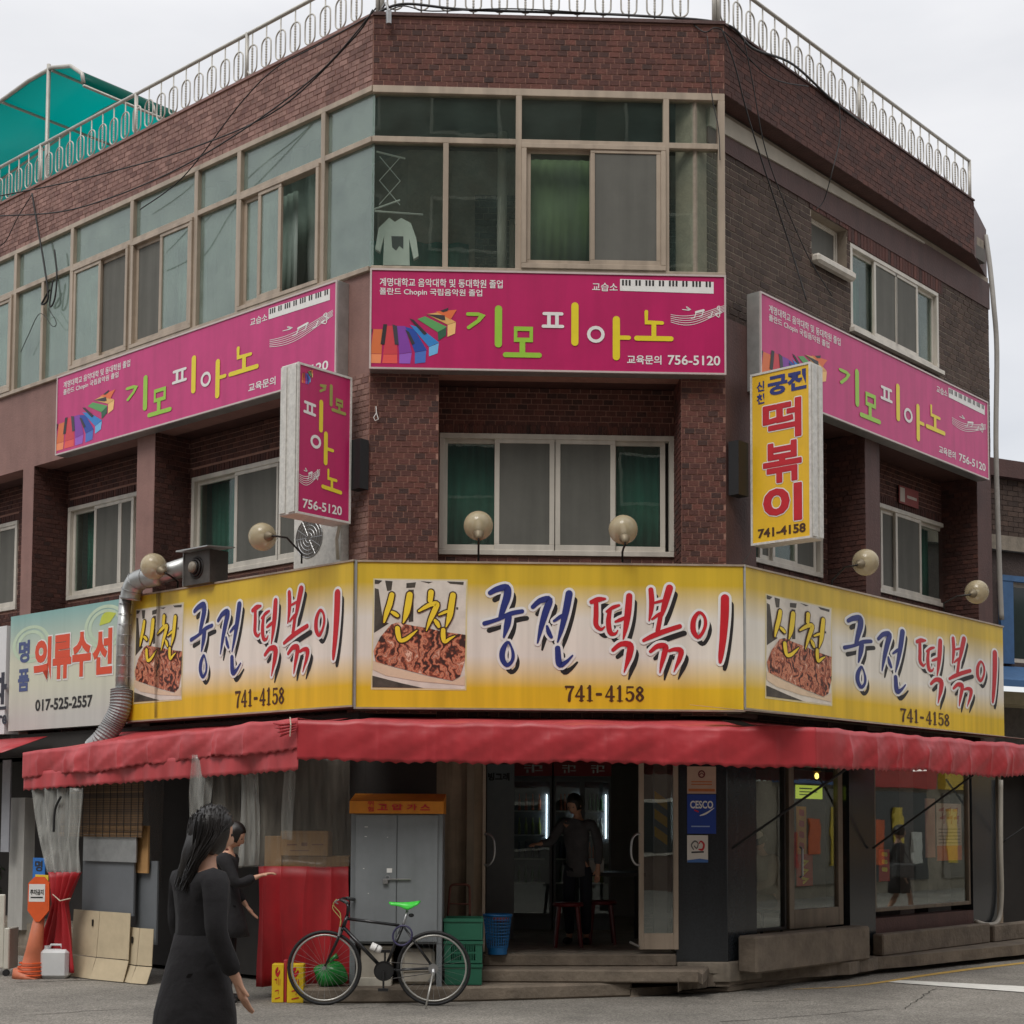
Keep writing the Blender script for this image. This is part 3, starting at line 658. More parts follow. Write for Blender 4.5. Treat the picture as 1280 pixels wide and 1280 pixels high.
def ribbon(pts, wid, z):
    mb = MB(); L = []; R = []
    for i, p in enumerate(pts):
        a, b = pts[max(i-1,0)], pts[min(i+1,len(pts)-1)]; t = (b-a).normalized(); n = Vector((-t.y, t.x, 0)); h = (wid[i] if isinstance(wid, list) else wid)/2
        L.append(p+n*h); R.append(p-n*h)
    for i in range(len(pts)-1):
        mb.add([Vector((q.x,q.y,z)) for q in (L[i], L[i+1], R[i+1], R[i])], [(0,1,2,3)])
    return mb
zz7 = lambda x, y: ground(840+x/2.909, 930+y/2.909)
yl = [zz7(*p) for p in ((440,893),(600,886),(700,876),(770,866),(900,845),(1080,820),(1280,797),(1600,752))]
obj('road_marking', ribbon(yl, [.03,.05,.07,.08,.1,.12,.12,.12], .004), mat('yellow_road_paint', c(196,160,82), .8, .3, 9, streak=0), kind='structure')
wp = MB(); wp.poly([Vector((q.x,q.y,.008)) for q in (zz7(785,868), zz7(832,861), zz7(1290,884), zz7(1900,915), zz7(1900,942), zz7(1290,906))])
obj('road_marking', wp, mat('white_road_paint', c(215,213,205), .8, .15, 9), kind='structure')
crk = mat('crack_dark', c(70,66,60), .95, .2, 9)
def crack(p0, p1, n, amp, wd, seed):
    rg = random.Random(seed); a, b = ground(*p0), ground(*p1); d = (b-a); nn_ = Vector((-d.y, d.x, 0)).normalized(); o = 0; P = []
    for i in range(n+1):
        o += rg.uniform(-amp, amp); P.append(a+d*(i/n)+nn_*o)
    return ribbon(P, [wd*rg.uniform(.4, 1.3) for _ in P], .003)
for i, (p, q) in enumerate([((900,1278),(1130,1262)), ((1130,1262),(1165,1236)), ((30,1270),(150,1262)), ((940,1252),(1010,1251)), ((20,1228),(190,1222)), ((435,1262),(480,1260))]):
    obj('road_crack', crack(p, q, 26, .018, .014 if i != 4 else .03, i), crk, kind='structure', fix=False)
# pavement and steps
def gz(pts, z): return [tuple(ground(x, y, 0)[:2]) for x, y in pts]
fl = [tuple(FR.P(a, -.05, 0)[:2]) for a in (0, )]
kb = gz([(385,1255),(500,1254),(600,1252),(700,1249),(790,1246),(850,1241),(943,1236),(998,1226),(1100,1211),(1280,1186)], 0)
def back(z): return [tuple(RF.P(8.5, .2, 0)[:2]), tuple(RF.P(0, .05, 0)[:2]), tuple(FR.P(0, .05, 0)[:2])]
kerbm = mat('kerb_concrete', c(114,103,90), .92, .42, 3.2, bump=.6, bscale=18)
kb2 = [kb[0], kb[1], kb[2], kb[3], kb[4]]
obj('pavement', MB().prism(kb2+[tuple(FR.P(2.6, .02, 0)[:2]), tuple(FR.P(0, .02, 0)[:2]), tuple(LF.P(-.2, .9, 0)[:2])], .0, .14), kerbm, kind='structure', bevel=.02)
kb3 = [kb[4], kb[5], kb[6], kb[7], kb[8], kb[9]]
o_ = [tuple(RF.P(8.6, .02, 0)[:2]), tuple(RF.P(0, .02, 0)[:2]), tuple(FR.P(2.6, .021, 0)[:2])]
mb = MB(); n_ = 40; P3 = []
rg = random.Random(4)
for a, b in zip(kb3, kb3[1:]):
    for i in range(8): P3.append((a[0]+(b[0]-a[0])*i/8+rg.uniform(-.02,.02), a[1]+(b[1]-a[1])*i/8+rg.uniform(-.03,.03)))
P3.append(kb3[-1]); mb.prism(P3+o_, 0, .085); obj('pavement', mb, kerbm, kind='structure', bevel=.015)
for i, (p, q) in enumerate([((872,1240),(880,1222)), ((1000,1222),(1230,1192))]):
    pass
yf = lambda Y: Face((0, Y), (1, 0))
def stepline(pts, z):
    out = []
    for x, y in pts:
        g = ground(x, y, z); out.append((g.x, g.y))
    return out
s2 = stepline([(597,1212),(872,1213),(878,1216)], .262)
obj('step', MB().prism(s2+[tuple(FR.P(3.4, .045, 0)[:2]), tuple(FR.P(1.0, .045, 0)[:2])], .14, .262), kerbm, bld, bevel=.015)
s3 = stepline([(612,1193),(845,1193)], .378)
obj('step', MB().prism(s3+[tuple(FR.P(FR.px(845,1190), .03, 0)[:2]), tuple(FR.P(1.1, .03, 0)[:2])], .262, .378), kerbm, bld, bevel=.012)
s4 = stepline([(846,1223),(856,1221),(874,1219),(905,1215),(940,1213),(998,1207),(1060,1203),(1100,1197),(1180,1190),(1290,1179)], .19)
rg = random.Random(6); P4 = []
for a, b in zip(s4, s4[1:]):
    for q in range(5): P4.append((a[0]+(b[0]-a[0])*q/5+rg.uniform(-.02,.02), a[1]+(b[1]-a[1])*q/5+rg.uniform(-.03,.03)))
P4.append(s4[-1])
obj('pavement', MB().prism(P4+[tuple(RF.P(8.6,.02,0)[:2]), tuple(RF.P(0,.02,0)[:2]), tuple(FR.P(3.2,.02,0)[:2])], .06, .19), kerbm, kind='structure', bevel=.015)
obj('plinth', MB().fb(RF, RF.px(946,1185,.27), RF.px(1088,1180,.27), .045, .27, .19, RF.pz(946,1171,.27)), kerbm, bld, bevel=.02)
obj('plinth', MB().fb(RF, RF.px(1104,1170,.18), RF.px(1238,1170,.18), .045, .18, .19, RF.pz(1104,1168,.18)), kerbm, bld, bevel=.015)
obj('plinth', MB().fb(RF, RF.px(1241,1170,.18), RF.px(1280,1170,.18)+.6, .045, .2, .19, RF.pz(1250,1156,.2)), kerbm, bld, bevel=.015)
obj('vent_grille', MB().fb(RF, RF.px(930,1185,.05), RF.px(944,1185,.05), .04, .055, RF.pz(937,1195,.05), RF.pz(937,1175,.05)), galv, bld)
# left forecourt slab
obj('pavement', MB().prism([tuple(LF.P(a, d, 0)[:2]) for a, d in ((-9.2,-.9),(-3.9,-.9),(-3.9,.15),(-9.2,.15))], 0, .1), kerbm, kind='structure')
# ================================================================== SIGNS
black_ink = mat('black_ink', c(30,26,26), .5, .1, 9); white_ink = mat('white_ink', c(226,224,220), .5, .05, 9)
navy = mat('navy_ink', c(38,48,116), .45, .12, 8); redink = mat('red_ink', c(190,28,40), .45, .12, 8)
brown_ink = mat('brown_ink', c(72,42,18), .5, .1, 8)
magenta = mat('magenta_film', c(184,18,92), .4, .08, 3, streak=.1); magenta_f = mat('faded_magenta_film', c(196,52,118), .45, .1, 3, streak=.12)
green_ink = mat('lime_ink', c(150,196,60), .4, .05, 8); yel_ink = mat('yellow_ink', c(226,206,40), .4, .05, 8)
def gradient_mat(name, top, midc, bot, p1, p2, p3, p4, streak=.1):
    m = bpy.data.materials.new(name); m.use_nodes = True; n = m.node_tree; nn = n.nodes.new; lk = n.links.new; P = n.nodes['Principled BSDF']
    P.inputs['Roughness'].default_value = .42
    t = nn('ShaderNodeTexCoord'); s_ = nn('ShaderNodeSeparateXYZ'); lk(t.outputs['Generated'], s_.inputs[0])
    r = nn('ShaderNodeValToRGB'); lk(s_.outputs[2], r.inputs[0]); e = r.color_ramp.elements
    e[0].position = 0; e[0].color = bot; e[1].position = 1; e[1].color = top
    for p, cc in ((p1, bot), (p2, midc), (p3, midc), (p4, top)):
        x = e.new(p); x.color = cc
    mpp = nn('ShaderNodeMapping'); mpp.inputs['Scale'].default_value = (5, 5, .25); lk(t.outputs['Object'], mpp.inputs[0])
    no = nn('ShaderNodeTexNoise'); no.inputs['Scale'].default_value = 1.5; no.inputs['Detail'].default_value = 5; lk(mpp.outputs[0], no.inputs[0])
    mr = nn('ShaderNodeMapRange'); mr.inputs[1].default_value = .3; mr.inputs[2].default_value = .62; mr.inputs[3].default_value = 1-streak; mr.inputs[4].default_value = 1; lk(no.outputs[0], mr.inputs[0])
    vm = nn('ShaderNodeVectorMath'); vm.operation = 'SCALE'; lk(r.outputs[0], vm.inputs[0]); lk(mr.outputs[0], vm.inputs['Scale']); lk(vm.outputs[0], P.inputs['Base Color']); return m
Y1 = c(232,188,22)
yellow_face = gradient_mat('yellow_sign_print', c(214,180,48), c(230,224,212), c(224,186,38), .14, .36, .62, .86, .2)
# ---- yellow box sign in three panels
BRUSH_BLUE = [
 [(85,118,22),(118,100,28),(162,92,32),(165,130,36),(148,185,30),(135,228,22)],
 [(60,262,22),(120,243,18),(180,215,22),(235,203,20)],
 [(172,232,30),(165,270,30),(150,325,10)],
 [(285,182,20),(320,152,26),(362,148,32),(345,205,32),(325,275,24),(308,350,8)],
 [(352,272,12),(360,300,22),(372,322,16)], [(385,247,12),(412,228,18),(440,212,16)],
 [(455,118,34),(440,200,32),(420,285,22),(402,345,8)], [(402,375,26),(410,448,30),(440,440,18),(472,408,8)]]
BLUE_LOOP = [[(168,348,14),(146,385,26),(144,425,26),(164,456,20),(188,438,16),(194,405,16),(184,368,10)]]
BRUSH_RED = [
 [(560,156,20),(592,144,26),(624,140,12)], [(582,162,22),(582,215,24),(582,262,24),(604,284,16),(622,272,8)],
 [(632,200,12),(662,180,18),(690,170,12)], [(648,190,18),(640,245,24),(648,298,24),(672,304,14),(684,288,6)],
 [(738,126,30),(732,200,32),(722,270,24),(710,328,8)], [(674,247,12),(700,236,18),(730,222,12)],
 [(662,380,18),(700,352,24),(742,358,32),(738,405,30),(726,445,18),(714,484,6)],
 [(840,95,24),(844,150,26),(840,200,20),(832,240,8)], [(928,86,34),(912,140,32),(898,190,24),(886,232,8)],
 [(850,158,10),(880,150,14),(905,142,10)], [(846,234,10),(872,214,16),(895,200,12)],
 [(884,226,22),(872,288,22)], [(806,334,16),(850,312,24),(910,288,24),(976,266,22)],
 [(838,386,16),(872,360,24),(908,362,28),(902,400,26),(890,445,18),(882,484,6)],
 [(926,382,14),(955,374,20),(982,382,26),(974,420,22),(960,452,14),(948,480,5)],
 [(1190,132,40),(1188,215,40),(1180,320,34),(1170,400,26),(1166,432,16)]]
RED_LOOP = [[(1066,200,16),(1042,235,24),(1040,285,26),(1062,316,18),(1086,290,16),(1098,250,16),(1090,215,14)]]
SIN = [[(295,252,46),(275,340,50),(245,430,42),(225,510,16)], [(298,415,26),(325,430,36),(350,448,30)], [(462,250,56),(450,340,60),(432,430,50),(405,512,12)],
 [(350,565,44),(358,625,46),(378,678,36),(430,668,36),(485,625,26),(535,582,8)],
 [(662,225,52),(655,300,46)], [(550,402,18),(610,365,34),(665,338,40),(718,335,46),(695,400,50),(655,490,36),(622,585,8)], [(702,488,26),(722,515,40),(738,545,28)],
 [(740,435,16),(790,412,26),(830,398,20)], [(868,250,52),(855,340,56),(838,450,50),(806,548,10)], [(780,578,40),(780,640,44),(795,688,32),(840,660,26),(890,632,8)]]
food = bpy.data.materials.new('food_photo_print'); food.use_nodes = True
n = food.node_tree; nn = n.nodes.new; lk = n.links.new
t = nn('ShaderNodeTexCoord'); vo = nn('ShaderNodeTexVoronoi'); vo.inputs['Scale'].default_value = 17; no = nn('ShaderNodeTexNoise'); no.inputs['Scale'].default_value = 14; no.inputs['Detail'].default_value = 4; no.inputs['Distortion'].default_value = 2.2
lk(t.outputs['Object'], no.inputs[0])
va = nn('ShaderNodeVectorMath'); va.operation = 'MULTIPLY_ADD'; va.inputs[1].default_value = (.12,.12,.12); lk(no.outputs['Color'], va.inputs[0]); lk(t.outputs['Object'], va.inputs[2]); lk(va.outputs[0], vo.inputs[0])
r = nn('ShaderNodeValToRGB'); e = r.color_ramp.elements; e[0].position = .22; e[0].color = c(58,30,24); e[1].position = .92; e[1].color = c(236,196,170)
for p_, cc in ((.36, c(120,58,40)), (.5, c(186,104,76)), (.62, c(206,140,108)), (.72, c(150,78,56))): e.new(p_).color = cc
wv = nn('ShaderNodeTexWave'); wv.inputs['Scale'].default_value = 3.4; wv.inputs['Distortion'].default_value = 14; wv.inputs['Detail'].default_value = 3; wv.inputs['Detail Scale'].default_value = 2.2; lk(t.outputs['Object'], wv.inputs[0])
mm = nn('ShaderNodeMath'); mm.operation = 'MULTIPLY_ADD'; mm.inputs[1].default_value = .45; lk(wv.outputs['Fac'], mm.inputs[0])
m5 = nn('ShaderNodeMath'); m5.operation = 'MULTIPLY_ADD'; m5.inputs[1].default_value = -.55; m5.inputs[2].default_value = .55; lk(vo.outputs[0], m5.inputs[0])
vo.inputs['Scale'].default_value = 8; lk(m5.outputs[0], mm.inputs[2])
lk(mm.outputs[0], r.inputs[0]); lk(r.outputs[0], n.nodes['Principled BSDF'].inputs['Base Color'])
photo_bg = mat('food_photo_paper', c(214,206,194), .5, .16, 7); tray_c = mat('tray_cream', c(214,190,162), .5, .1, 8); photo_dk = mat('photo_dark', c(70,64,56), .5, .6, 9)
streakm = mat('soot_streak', c(120,92,30), .8, .3, 20)
def yellow_panel(F, p0, p1, zt, zb_, picbox, textbox, numbox, label, dirt=False, d=.27):
    a0, a1 = p0, p1
    r = thing('shop_sign', label, 'sign', F.P((a0+a1)/2, d, zb_), 'yellow lit box sign panels around the corner')
    obj('housing', MB().fb(F, a0, a1, .02, d-.01, zb_, zt), mat('sign_side', c(120,112,98), .6, .2, 5), r)
    obj('panel', MB().fb(F, a0+.015, a1-.015, d-.01, d, zb_+.015, zt-.015), yellow_face, r)
    mb = MB()
    for (q0, q1, y0, y1) in ((a0, a1, zb_, zb_+.018), (a0, a1, zt-.018, zt)): mb.fb(F, q0, q1, d-.02, d+.012, y0, y1)
    obj('frame', mb, frame_alu, r)
    obj('frame', MB().fb(F, a0-.0, a0+.02, d-.02, d+.014, zb_, zt), galv, r)
    cv = Canvas(F, 120, 1005, 98, 1140, *picbox, d)
    mb = MB(); mb.poly([cv.W(x, y, .002) for x, y in ((120,98),(1005,98),(1000,1140),(108,1140))]); obj('photo_border', mb, mat('photo_edge', c(214,200,150), .5, .1, 5), r)
    mb = MB(); mb.poly([cv.W(x, y, .0035) for x, y in ((132,108),(990,112),(985,1128),(120,1118))]); obj('photo_background', mb, photo_bg, r)
    mb = MB()
    for pg in (((134,190),(170,200),(215,500),(270,520),(132,610)), ((132,110),(205,118),(170,150),(134,150)), ((230,118),(300,122),(290,210),(250,215)), ((430,140),(520,130),(510,180),(430,185)), ((120,1010),(380,1075),(600,1122),(122,1118)), ((810,118),(970,122),(965,150),(840,140)), ((900,360),(920,362),(918,385),(900,382)), ((560,120),(680,125),(640,140)), ((450,200),(500,200),(498,500),(455,505))):
        mb.poly([cv.W(x, y, .005) for x, y in pg])
    obj('photo_detail', mb, photo_dk, r, fix=False)
    mb = MB(); mb.poly([cv.W(x, y, .0065) for x, y in ((124,870),(300,930),(520,985),(640,1015),(860,1060),(985,1000),(985,1095),(560,1060),(250,1010),(124,955))]); obj('photo_tray', mb, tray_c, r, fix=False)
    mb = MB(); mb.poly([cv.W(x, y, .008) for x, y in ((128,780),(190,650),(290,530),(350,510),(500,540),(640,560),(760,590),(990,620),(985,860),(940,1010),(870,1050),(640,1005),(400,945),(150,880))]); obj('photo_food', mb, food, r, fix=False)
    mb = MB(); [stroke(mb, cv, s_, .0095+.0003*i, grow=13) for i, s_ in enumerate(SIN)]; obj('lettering', mb, brown_ink, r, fix=False, label='dark outline of the yellow brush letters on the food photo')
    mb = MB(); [stroke(mb, cv, s_, .0135+.0003*i) for i, s_ in enumerate(SIN)]; obj('lettering', mb, mat('gold_ink', c(236,204,52), .45, .05, 5), r, fix=False, label='yellow brush letters over the food photo')
    cv = Canvas(F, 50, 1235, 65, 515, *textbox, d)
    al = BRUSH_BLUE+BRUSH_RED; lo = BLUE_LOOP+RED_LOOP
    mb = MB(); [stroke(mb, cv, s_, .0015+.0001*i, grow=1, dx=22, dy=32) for i, s_ in enumerate(al)]; [stroke(mb, cv, s_, .0008, grow=1, dx=22, dy=32, closed=True) for s_ in lo]; obj('letter_shadow', mb, black_ink, r, fix=False)
    mb = MB(); [stroke(mb, cv, s_, .005+.0001*i, grow=12) for i, s_ in enumerate(al)]; [stroke(mb, cv, s_, .0044, grow=12, closed=True) for s_ in lo]; obj('letter_outline', mb, white_ink, r, fix=False)
    mb = MB(); [stroke(mb, cv, s_, .009+.0001*i) for i, s_ in enumerate(BRUSH_BLUE)]; [stroke(mb, cv, s_, .0085, closed=True) for s_ in BLUE_LOOP]; obj('lettering', mb, navy, r, fix=False, label='blue brush letters')
    mb = MB(); [stroke(mb, cv, s_, .009+.0001*i) for i, s_ in enumerate(BRUSH_RED)]; [stroke(mb, cv, s_, .0085, closed=True) for s_ in RED_LOOP]; obj('lettering', mb, redink, r, fix=False, label='red brush letters')
    cv = Canvas(F, 0, 1, 0, 1, *numbox, d)
    mb = MB(); serif_number(mb, cv, '741-4158', .004); obj('lettering', mb, brown_ink, r, fix=False, label='brown telephone number')
    if dirt:
        a = a0+ (a1-a0)*dirt; mb = MB()
        rg = random.Random(3)
        pts = [(a-.035, zt-.02), (a+.05, zt-.02), (a+.04, zt-.5), (a+.075, zt-.9), (a+.02, zb_+.3), (a+.03, zb_+.03), (a-.02, zb_+.03), (a-.03, zb_+.4), (a-.05, zt-.8), (a-.02, zt-.4)]
        mb.poly([F.P(x, d+.0155, z) for x, z in pts]); obj('soot_streak', mb, filmmat('soot', c(70,50,22), .42, .8), r, fix=False)
    return r
# serif figures drawn as strokes (thick stems, slab serifs)
DG = {'7': [[(2,8,12),(58,8,12)],[(6,8,6),(6,24,5)],[(54,12,8),(34,50,14),(28,96,18)]],
 '4': [[(44,4,14),(44,96,16)],[(42,4,7),(4,66,7),(4,68,7)],[(2,70,9),(64,70,9)],[(30,97,5),(58,97,5)]],
 '1': [[(32,4,16),(32,96,16)],[(14,16,6),(30,6,8)],[(12,97,5),(52,97,5)]],
 '5': [[(12,6,9),(56,6,9)],[(12,8,6),(10,48,6)],[(10,48,6),(34,38,9),(56,56,16),(50,86,14),(26,97,8),(8,84,14)]],
 '8': [[(32,5,9),(12,24,13),(32,48,11),(54,74,16),(32,97,9),(10,74,15),(32,48,11),(52,24,13),(33,5,9)]],
 '-': [[(10,55,14),(40,55,14)]]}
def serif_number(mb, cv, s, k):
    n = len(s); 
    for i, ch in enumerate(s):
        for j, st in enumerate(DG[ch]):
            pts = [((i+.06+.0135*x)/n*1.0, y/100, wd) for x, y, wd in st]
            # widths are in glyph units: scale to canvas
            P = [(p[0], p[1], p[2]) for p in pts]
            stroke_ani(mb, cv, [(q[0], q[1], q[2]*1.3) for q in P], k+.0001*j, .0135/n, .01)
def stroke_ani(mb, cv, P, k, ux, uy):
    """stroke whose width is given in glyph units of ux by uy canvas units"""
    class C2:
        def W(s, x, y, kk=0): return cv.W(x*ux, y*uy, kk)
    stroke(mb, C2(), [(a/ux, b/uy, w_) for a, b, w_ in P], k)
# helper boxes: (a0,a1,z1,z0) from photo points on the sign plane
def bx4(F, xl, xr, yt, yb, d, side='l'):
    xm = xl if side == 'l' else xr
    return (F.px(xl, (yt+yb)/2, d), F.px(xr, (yt+yb)/2, d), F.pz(xm, yt, d), F.pz(xm, yb, d))
D1 = .27
aF = (meet(LF, D1, FR, D1)-FR.o).dot(FR.t); bF = (meet(FR, D1, RF, D1)-FR.o).dot(FR.t)
ZY1 = FR.pz(690, 703, D1); ZY0 = FR.pz(690, 888, D1); print('yellow', ZY0, ZY1, FR.px(443, 800, D1), aF, FR.px(931, 800, D1), bF)
aF = FR.px(443, 800, D1); bF = FR.px(931, 800, D1)
yellow_panel(FR, aF, bF, ZY1, ZY0, bx4(FR, 466, 584, 723, 862, D1), bx4(FR, 603, 918, 727, 847, D1), bx4(FR, 706, 806, 857, 876, D1), 'front panel of the yellow box sign on the chamfered corner, above the red awning')
aL1 = (meet(LF, D1, FR, D1)-LF.o).dot(LF.t)-.01; aL0 = LF.px(159, 820, D1)
lz = lambda x, y: LF.pz(x, y, D1)
print('L sign z', lz(300, 720), lz(300, 893), lz(159, 740), lz(159, 902))
yellow_panel(LF, aL0, aL1, lz(420, 703), lz(420, 885), bx4(LF, 169, 229, 762, 880, D1), bx4(LF, 238, 430, 752, 862, D1), bx4(LF, 294, 356, 864, 884, D1), 'left panel of the yellow box sign with a black soot streak over its food photo', dirt=.155)
aR0 = (meet(FR, D1, RF, D1)-RF.o).dot(RF.t)+.01; aR1 = RF.px(1255, 850, D1)
yellow_panel(RF, aR0, aR1, RF.pz(960, 713, D1), RF.pz(960, 890, D1), bx4(RF, 957, 1040, 742, 873, D1), bx4(RF, 1053, 1249, 762, 870, D1, 'l'), bx4(RF, 1125, 1187, 885, 901, D1), 'right panel of the yellow box sign, facing the side street on the right')
# ---- pink piano signs
KEYS = [  # polygon, colour
 ([(90,455),(150,455),(145,625),(70,625)], c(214,110,58)), ([(70,628),(145,628),(140,690),(68,690)], c(238,142,92)),
 ([(180,430),(240,430),(250,625),(155,628)], c(206,60,70)), ([(158,630),(248,628),(250,690),(150,690)], c(230,86,76)),
 ([(245,430),(300,430),(345,610),(262,625)], c(130,58,160)), ([(262,627),(345,613),(335,690),(262,690)], c(150,90,190)),
 ([(300,435),(360,450),(445,595),(365,612)], c(30,70,160)), ([(365,614),(440,598),(435,680),(365,690)], c(70,110,190)),
 ([(330,420),(400,440),(525,540),(458,572)], c(46,130,200)), ([(458,574),(523,545),(515,615),(458,638)], c(110,180,226)),
 ([(380,380),(430,360),(575,430),(515,468)], c(90,160,90)), ([(515,470),(572,432),(570,490),(520,528)], c(44,92,66)),
 ([(440,345),(520,330),(635,395),(580,415)], c(222,170,100)), ([(580,417),(635,398),(630,475),(580,500)], c(240,190,120)),
 ([(500,325),(640,310),(620,345),(600,380)], c(226,110,60)),
 ([(155,420),(180,420),(165,560),(138,560)], c(40,36,40)), ([(215,420),(245,430),(258,560),(232,560)], c(60,56,66)), ([(300,455),(325,470),(365,550),(345,560)], c(50,48,56)),
 ([(328,378),(355,385),(445,480),(425,490)], c(44,42,48)), ([(440,345),(560,350),(565,385),(545,385)], c(56,50,52)), ([(530,320),(585,297),(580,320),(550,330)], c(48,44,48)), ([(68,450),(85,455),(72,520),(68,520)], c(48,44,48))]
def z5(p): return (p[0]/5.333+450, p[1]/5.333+330)
def flat(name, mb, col, parent, key, **kw): return obj(name, mb, mat(key, col, .45, .05, 6), parent, fix=False, **kw)
def piano_keys(cv, r, f=lambda p: z5(p)):
    for i, (pg, col) in enumerate(KEYS):
        flat('key', MB().poly([cv.W(*f(p), .0016+.0002*i) for p in pg]), col, r, 'key_ink_%d' % i)
def music(mb, cv, ox, oy, sx, sy, k):
    f = lambda p: (ox+p[0]*sx, oy+p[1]*sy)
    for j in range(5):
        stroke(mb, cv, [(*f((x, 52+j*9*(1+.25*sin(x/30)) + 10*sin(x/28+.4) - (x/120)**3*28)), .75) for x in range(0, 131, 10)], k+.0001*j)
    for nx_, ny in ((52,72),(70,62),(92,66)):
        stroke(mb, cv, [(*f((nx_-3, ny)), 4.2*abs(sy)), (*f((nx_+3, ny-2)), 4.2*abs(sy))], k+.0007)
        stroke(mb, cv, [(*f((nx_+5, ny-2)), 1.1), (*f((nx_+9, ny-30)), 1.1)], k+.0008)
    stroke(mb, cv, [(*f((61, 42)), 3), (*f((79, 32)), 3)], k+.0009)
    stroke(mb, cv, [(*f((28, 30)), 1), (*f((45, 32)), 1.4), (*f((38, 18)), 2.2), (*f((48, 30)), 1)], k+.001)
    stroke(mb, cv, [(*f((116, 64)), 1.2), (*f((108, 50)), 1.2), (*f((122, 42)), 1.2), (*f((112, 20)), 1), (*f((118, 12)), 1), (*f((118, 60)), 1)], k+.0011)
def piano_letters(cv, r, G, M_, P_, A_, N_, sw=1.0):
    """G.. are (dx,dy,scale) placements of the five letters drawn in the centre sign's pixels"""
    def T(pts, pl, ref): return [((x-ref[0])*pl[2]+pl[0], (y-ref[1])*pl[2]+pl[1], w_*pl[2]*sw) for x, y, w_ in pts]
    sets = [(green_ink, G, (602, 410), [[(584,393.5,4.6),(597,393.5,4.6),(602,394.5,4.6),(597,402,4.6),(585,411,4.6)], [(622,386,9),(622,432,9)]], []),
            (green_ink, M_, (652, 430), [[(652,427,7),(652,445,7)], [(631,445.7,6.5),(673,445.7,6.5)]], [[(643.5,411.5,5),(663,411.5,5),(663,426,5),(643.5,426,5)]]),
            (white_ink, P_, (690, 400), [[(679,391,4.2),(701,391,4.2)], [(678,407.5,4.2),(702,407.5,4.2)], [(685,391,4.5),(685,407,4.5)], [(695,391,4.5),(695,407,4.5)]], []),
            (yel_ink, P_, (690, 400), [[(717.5,380,9),(717.5,428,9)]], []),
            (white_ink, A_, (760, 417), [], [[(743.7+9*cos(t*pi/8), 417+9*sin(t*pi/8), 4.2) for t in range(16)]]),
            (yel_ink, A_, (760, 417), [[(769.4,397,9),(769.4,446,9)], [(769.4,420.6,5.5),(785,420.6,5.5)]], []),
            (yel_ink, N_, (816, 402), [[(807,386,4.6),(807,400,4.6),(827,400.4,4.6)], [(816.5,402,6),(816.5,419,6)], [(795,421,6.5),(838,421,6.5)]], [])]
    nm = {id(green_ink): 'lime', id(white_ink): 'white', id(yel_ink): 'yellow'}
    for m, pl, ref, st, lo in sets:
        mb = MB(); mo = MB()
        for i, s_ in enumerate(st): stroke(mb, cv, T(s_, pl, ref), .006+.0002*i, smooth=False)
        for i, s_ in enumerate(lo): stroke(mb, cv, T(s_, pl, ref), .0066, smooth=False, closed=True)
        obj('lettering', mb, m, r, fix=False)
IDP = [(602,410,1), (652,430,1), (690,400,1), (760,417,1), (816,402,1)]
def piano_sign(F, box, d, label, tabs=(None,)*5, depth=.16):
    a0, a1, z1, z0 = box
    r = thing('piano_sign', label, 'sign', F.P((a0+a1)/2, d, z0), 'pink piano school signs under the third floor')
    obj('housing', MB().fb(F, a0, a1, d-depth, d-.008, z0, z1), galv, r, bevel=.004)
    obj('panel', MB().fb(F, a0+.016, a1-.016, d-.008, d, z0+.016, z1-.016), magenta if F is FR else magenta_f, r)
    mb = MB(); mb.fb(F, a0, a1, d-.006, d+.01, z0, z0+.018); mb.fb(F, a0, a1, d-.006, d+.01, z1-.018, z1); mb.fb(F, a0, a0+.018, d-.006, d+.01, z0+.018, z1-.018); mb.fb(F, a1-.018, a1, d-.006, d+.01, z0+.018, z1-.018)
    obj('frame', mb, mat('sign_frame', c(196,182,178), .45, .1, 5, metal=.2), r)
    cv, cl_, cr_, cp_, cm_ = [Canvas(F, 462, 907.5, 336, 467, a0, a1, z1, z0, d, t_) for t_ in tabs]
    piano_keys(cv, r); piano_letters(cv, r, *IDP)
    mb = MB(); cv = cl_; put_text(mb, cv, '계명대학교 음악대학 및 동대학원 졸업', 474, 627, 348, 359, .003, .014)
    put_text(mb, cv, '폴란드 Chopin 국립음악원 졸업', 474, 601.5, 361, 371.5, .003, .014)
    cv = cr_; put_text(mb, cv, '교습소', 739, 771, 349, 360, .003, .014); put_text(mb, cp_, '교육문의', 783, 826, 443, 455, .003, .02); put_text(mb, cp_, '756-5120', 834, 900, 442, 455, .003, .02)
    obj('lettering', mb, white_ink, r, fix=False, label='small white lettering and telephone number')
    mb = MB(); mb.poly([cv.W(x, y, .003) for x, y in ((774,343.5),(892,345),(892,360.5),(774,359))]); obj('keyboard_print', mb, white_ink, r, fix=False)
    mb = MB(); x = 776.5; W7 = (892-774)/28
    for g in range(8):
        nkeys = 3 if g % 2 == 0 else 2
        for j in range(nkeys):
            mb.poly([cv.W(xx, yy, .0045) for xx, yy in ((x+j*W7, 344.6), (x+j*W7+W7*.58, 344.6), (x+j*W7+W7*.58, 352), (x+j*W7, 352))])
        x += (4 if nkeys == 3 else 3)*W7
    obj('keyboard_print', mb, black_ink, r, fix=False)
    mb = MB(); music(mb, cm_, 838, 374, .52, .27, .003); obj('music_notes', mb, white_ink, r, fix=False)
    return r
DP = .16
piano_sign(FR, (FR.px(462, 400, DP), FR.px(907.5, 400, DP), FR.pz(690, 340, DP), FR.pz(690, 465, DP)), DP, 'pink piano school sign on the front of the chamfered corner')
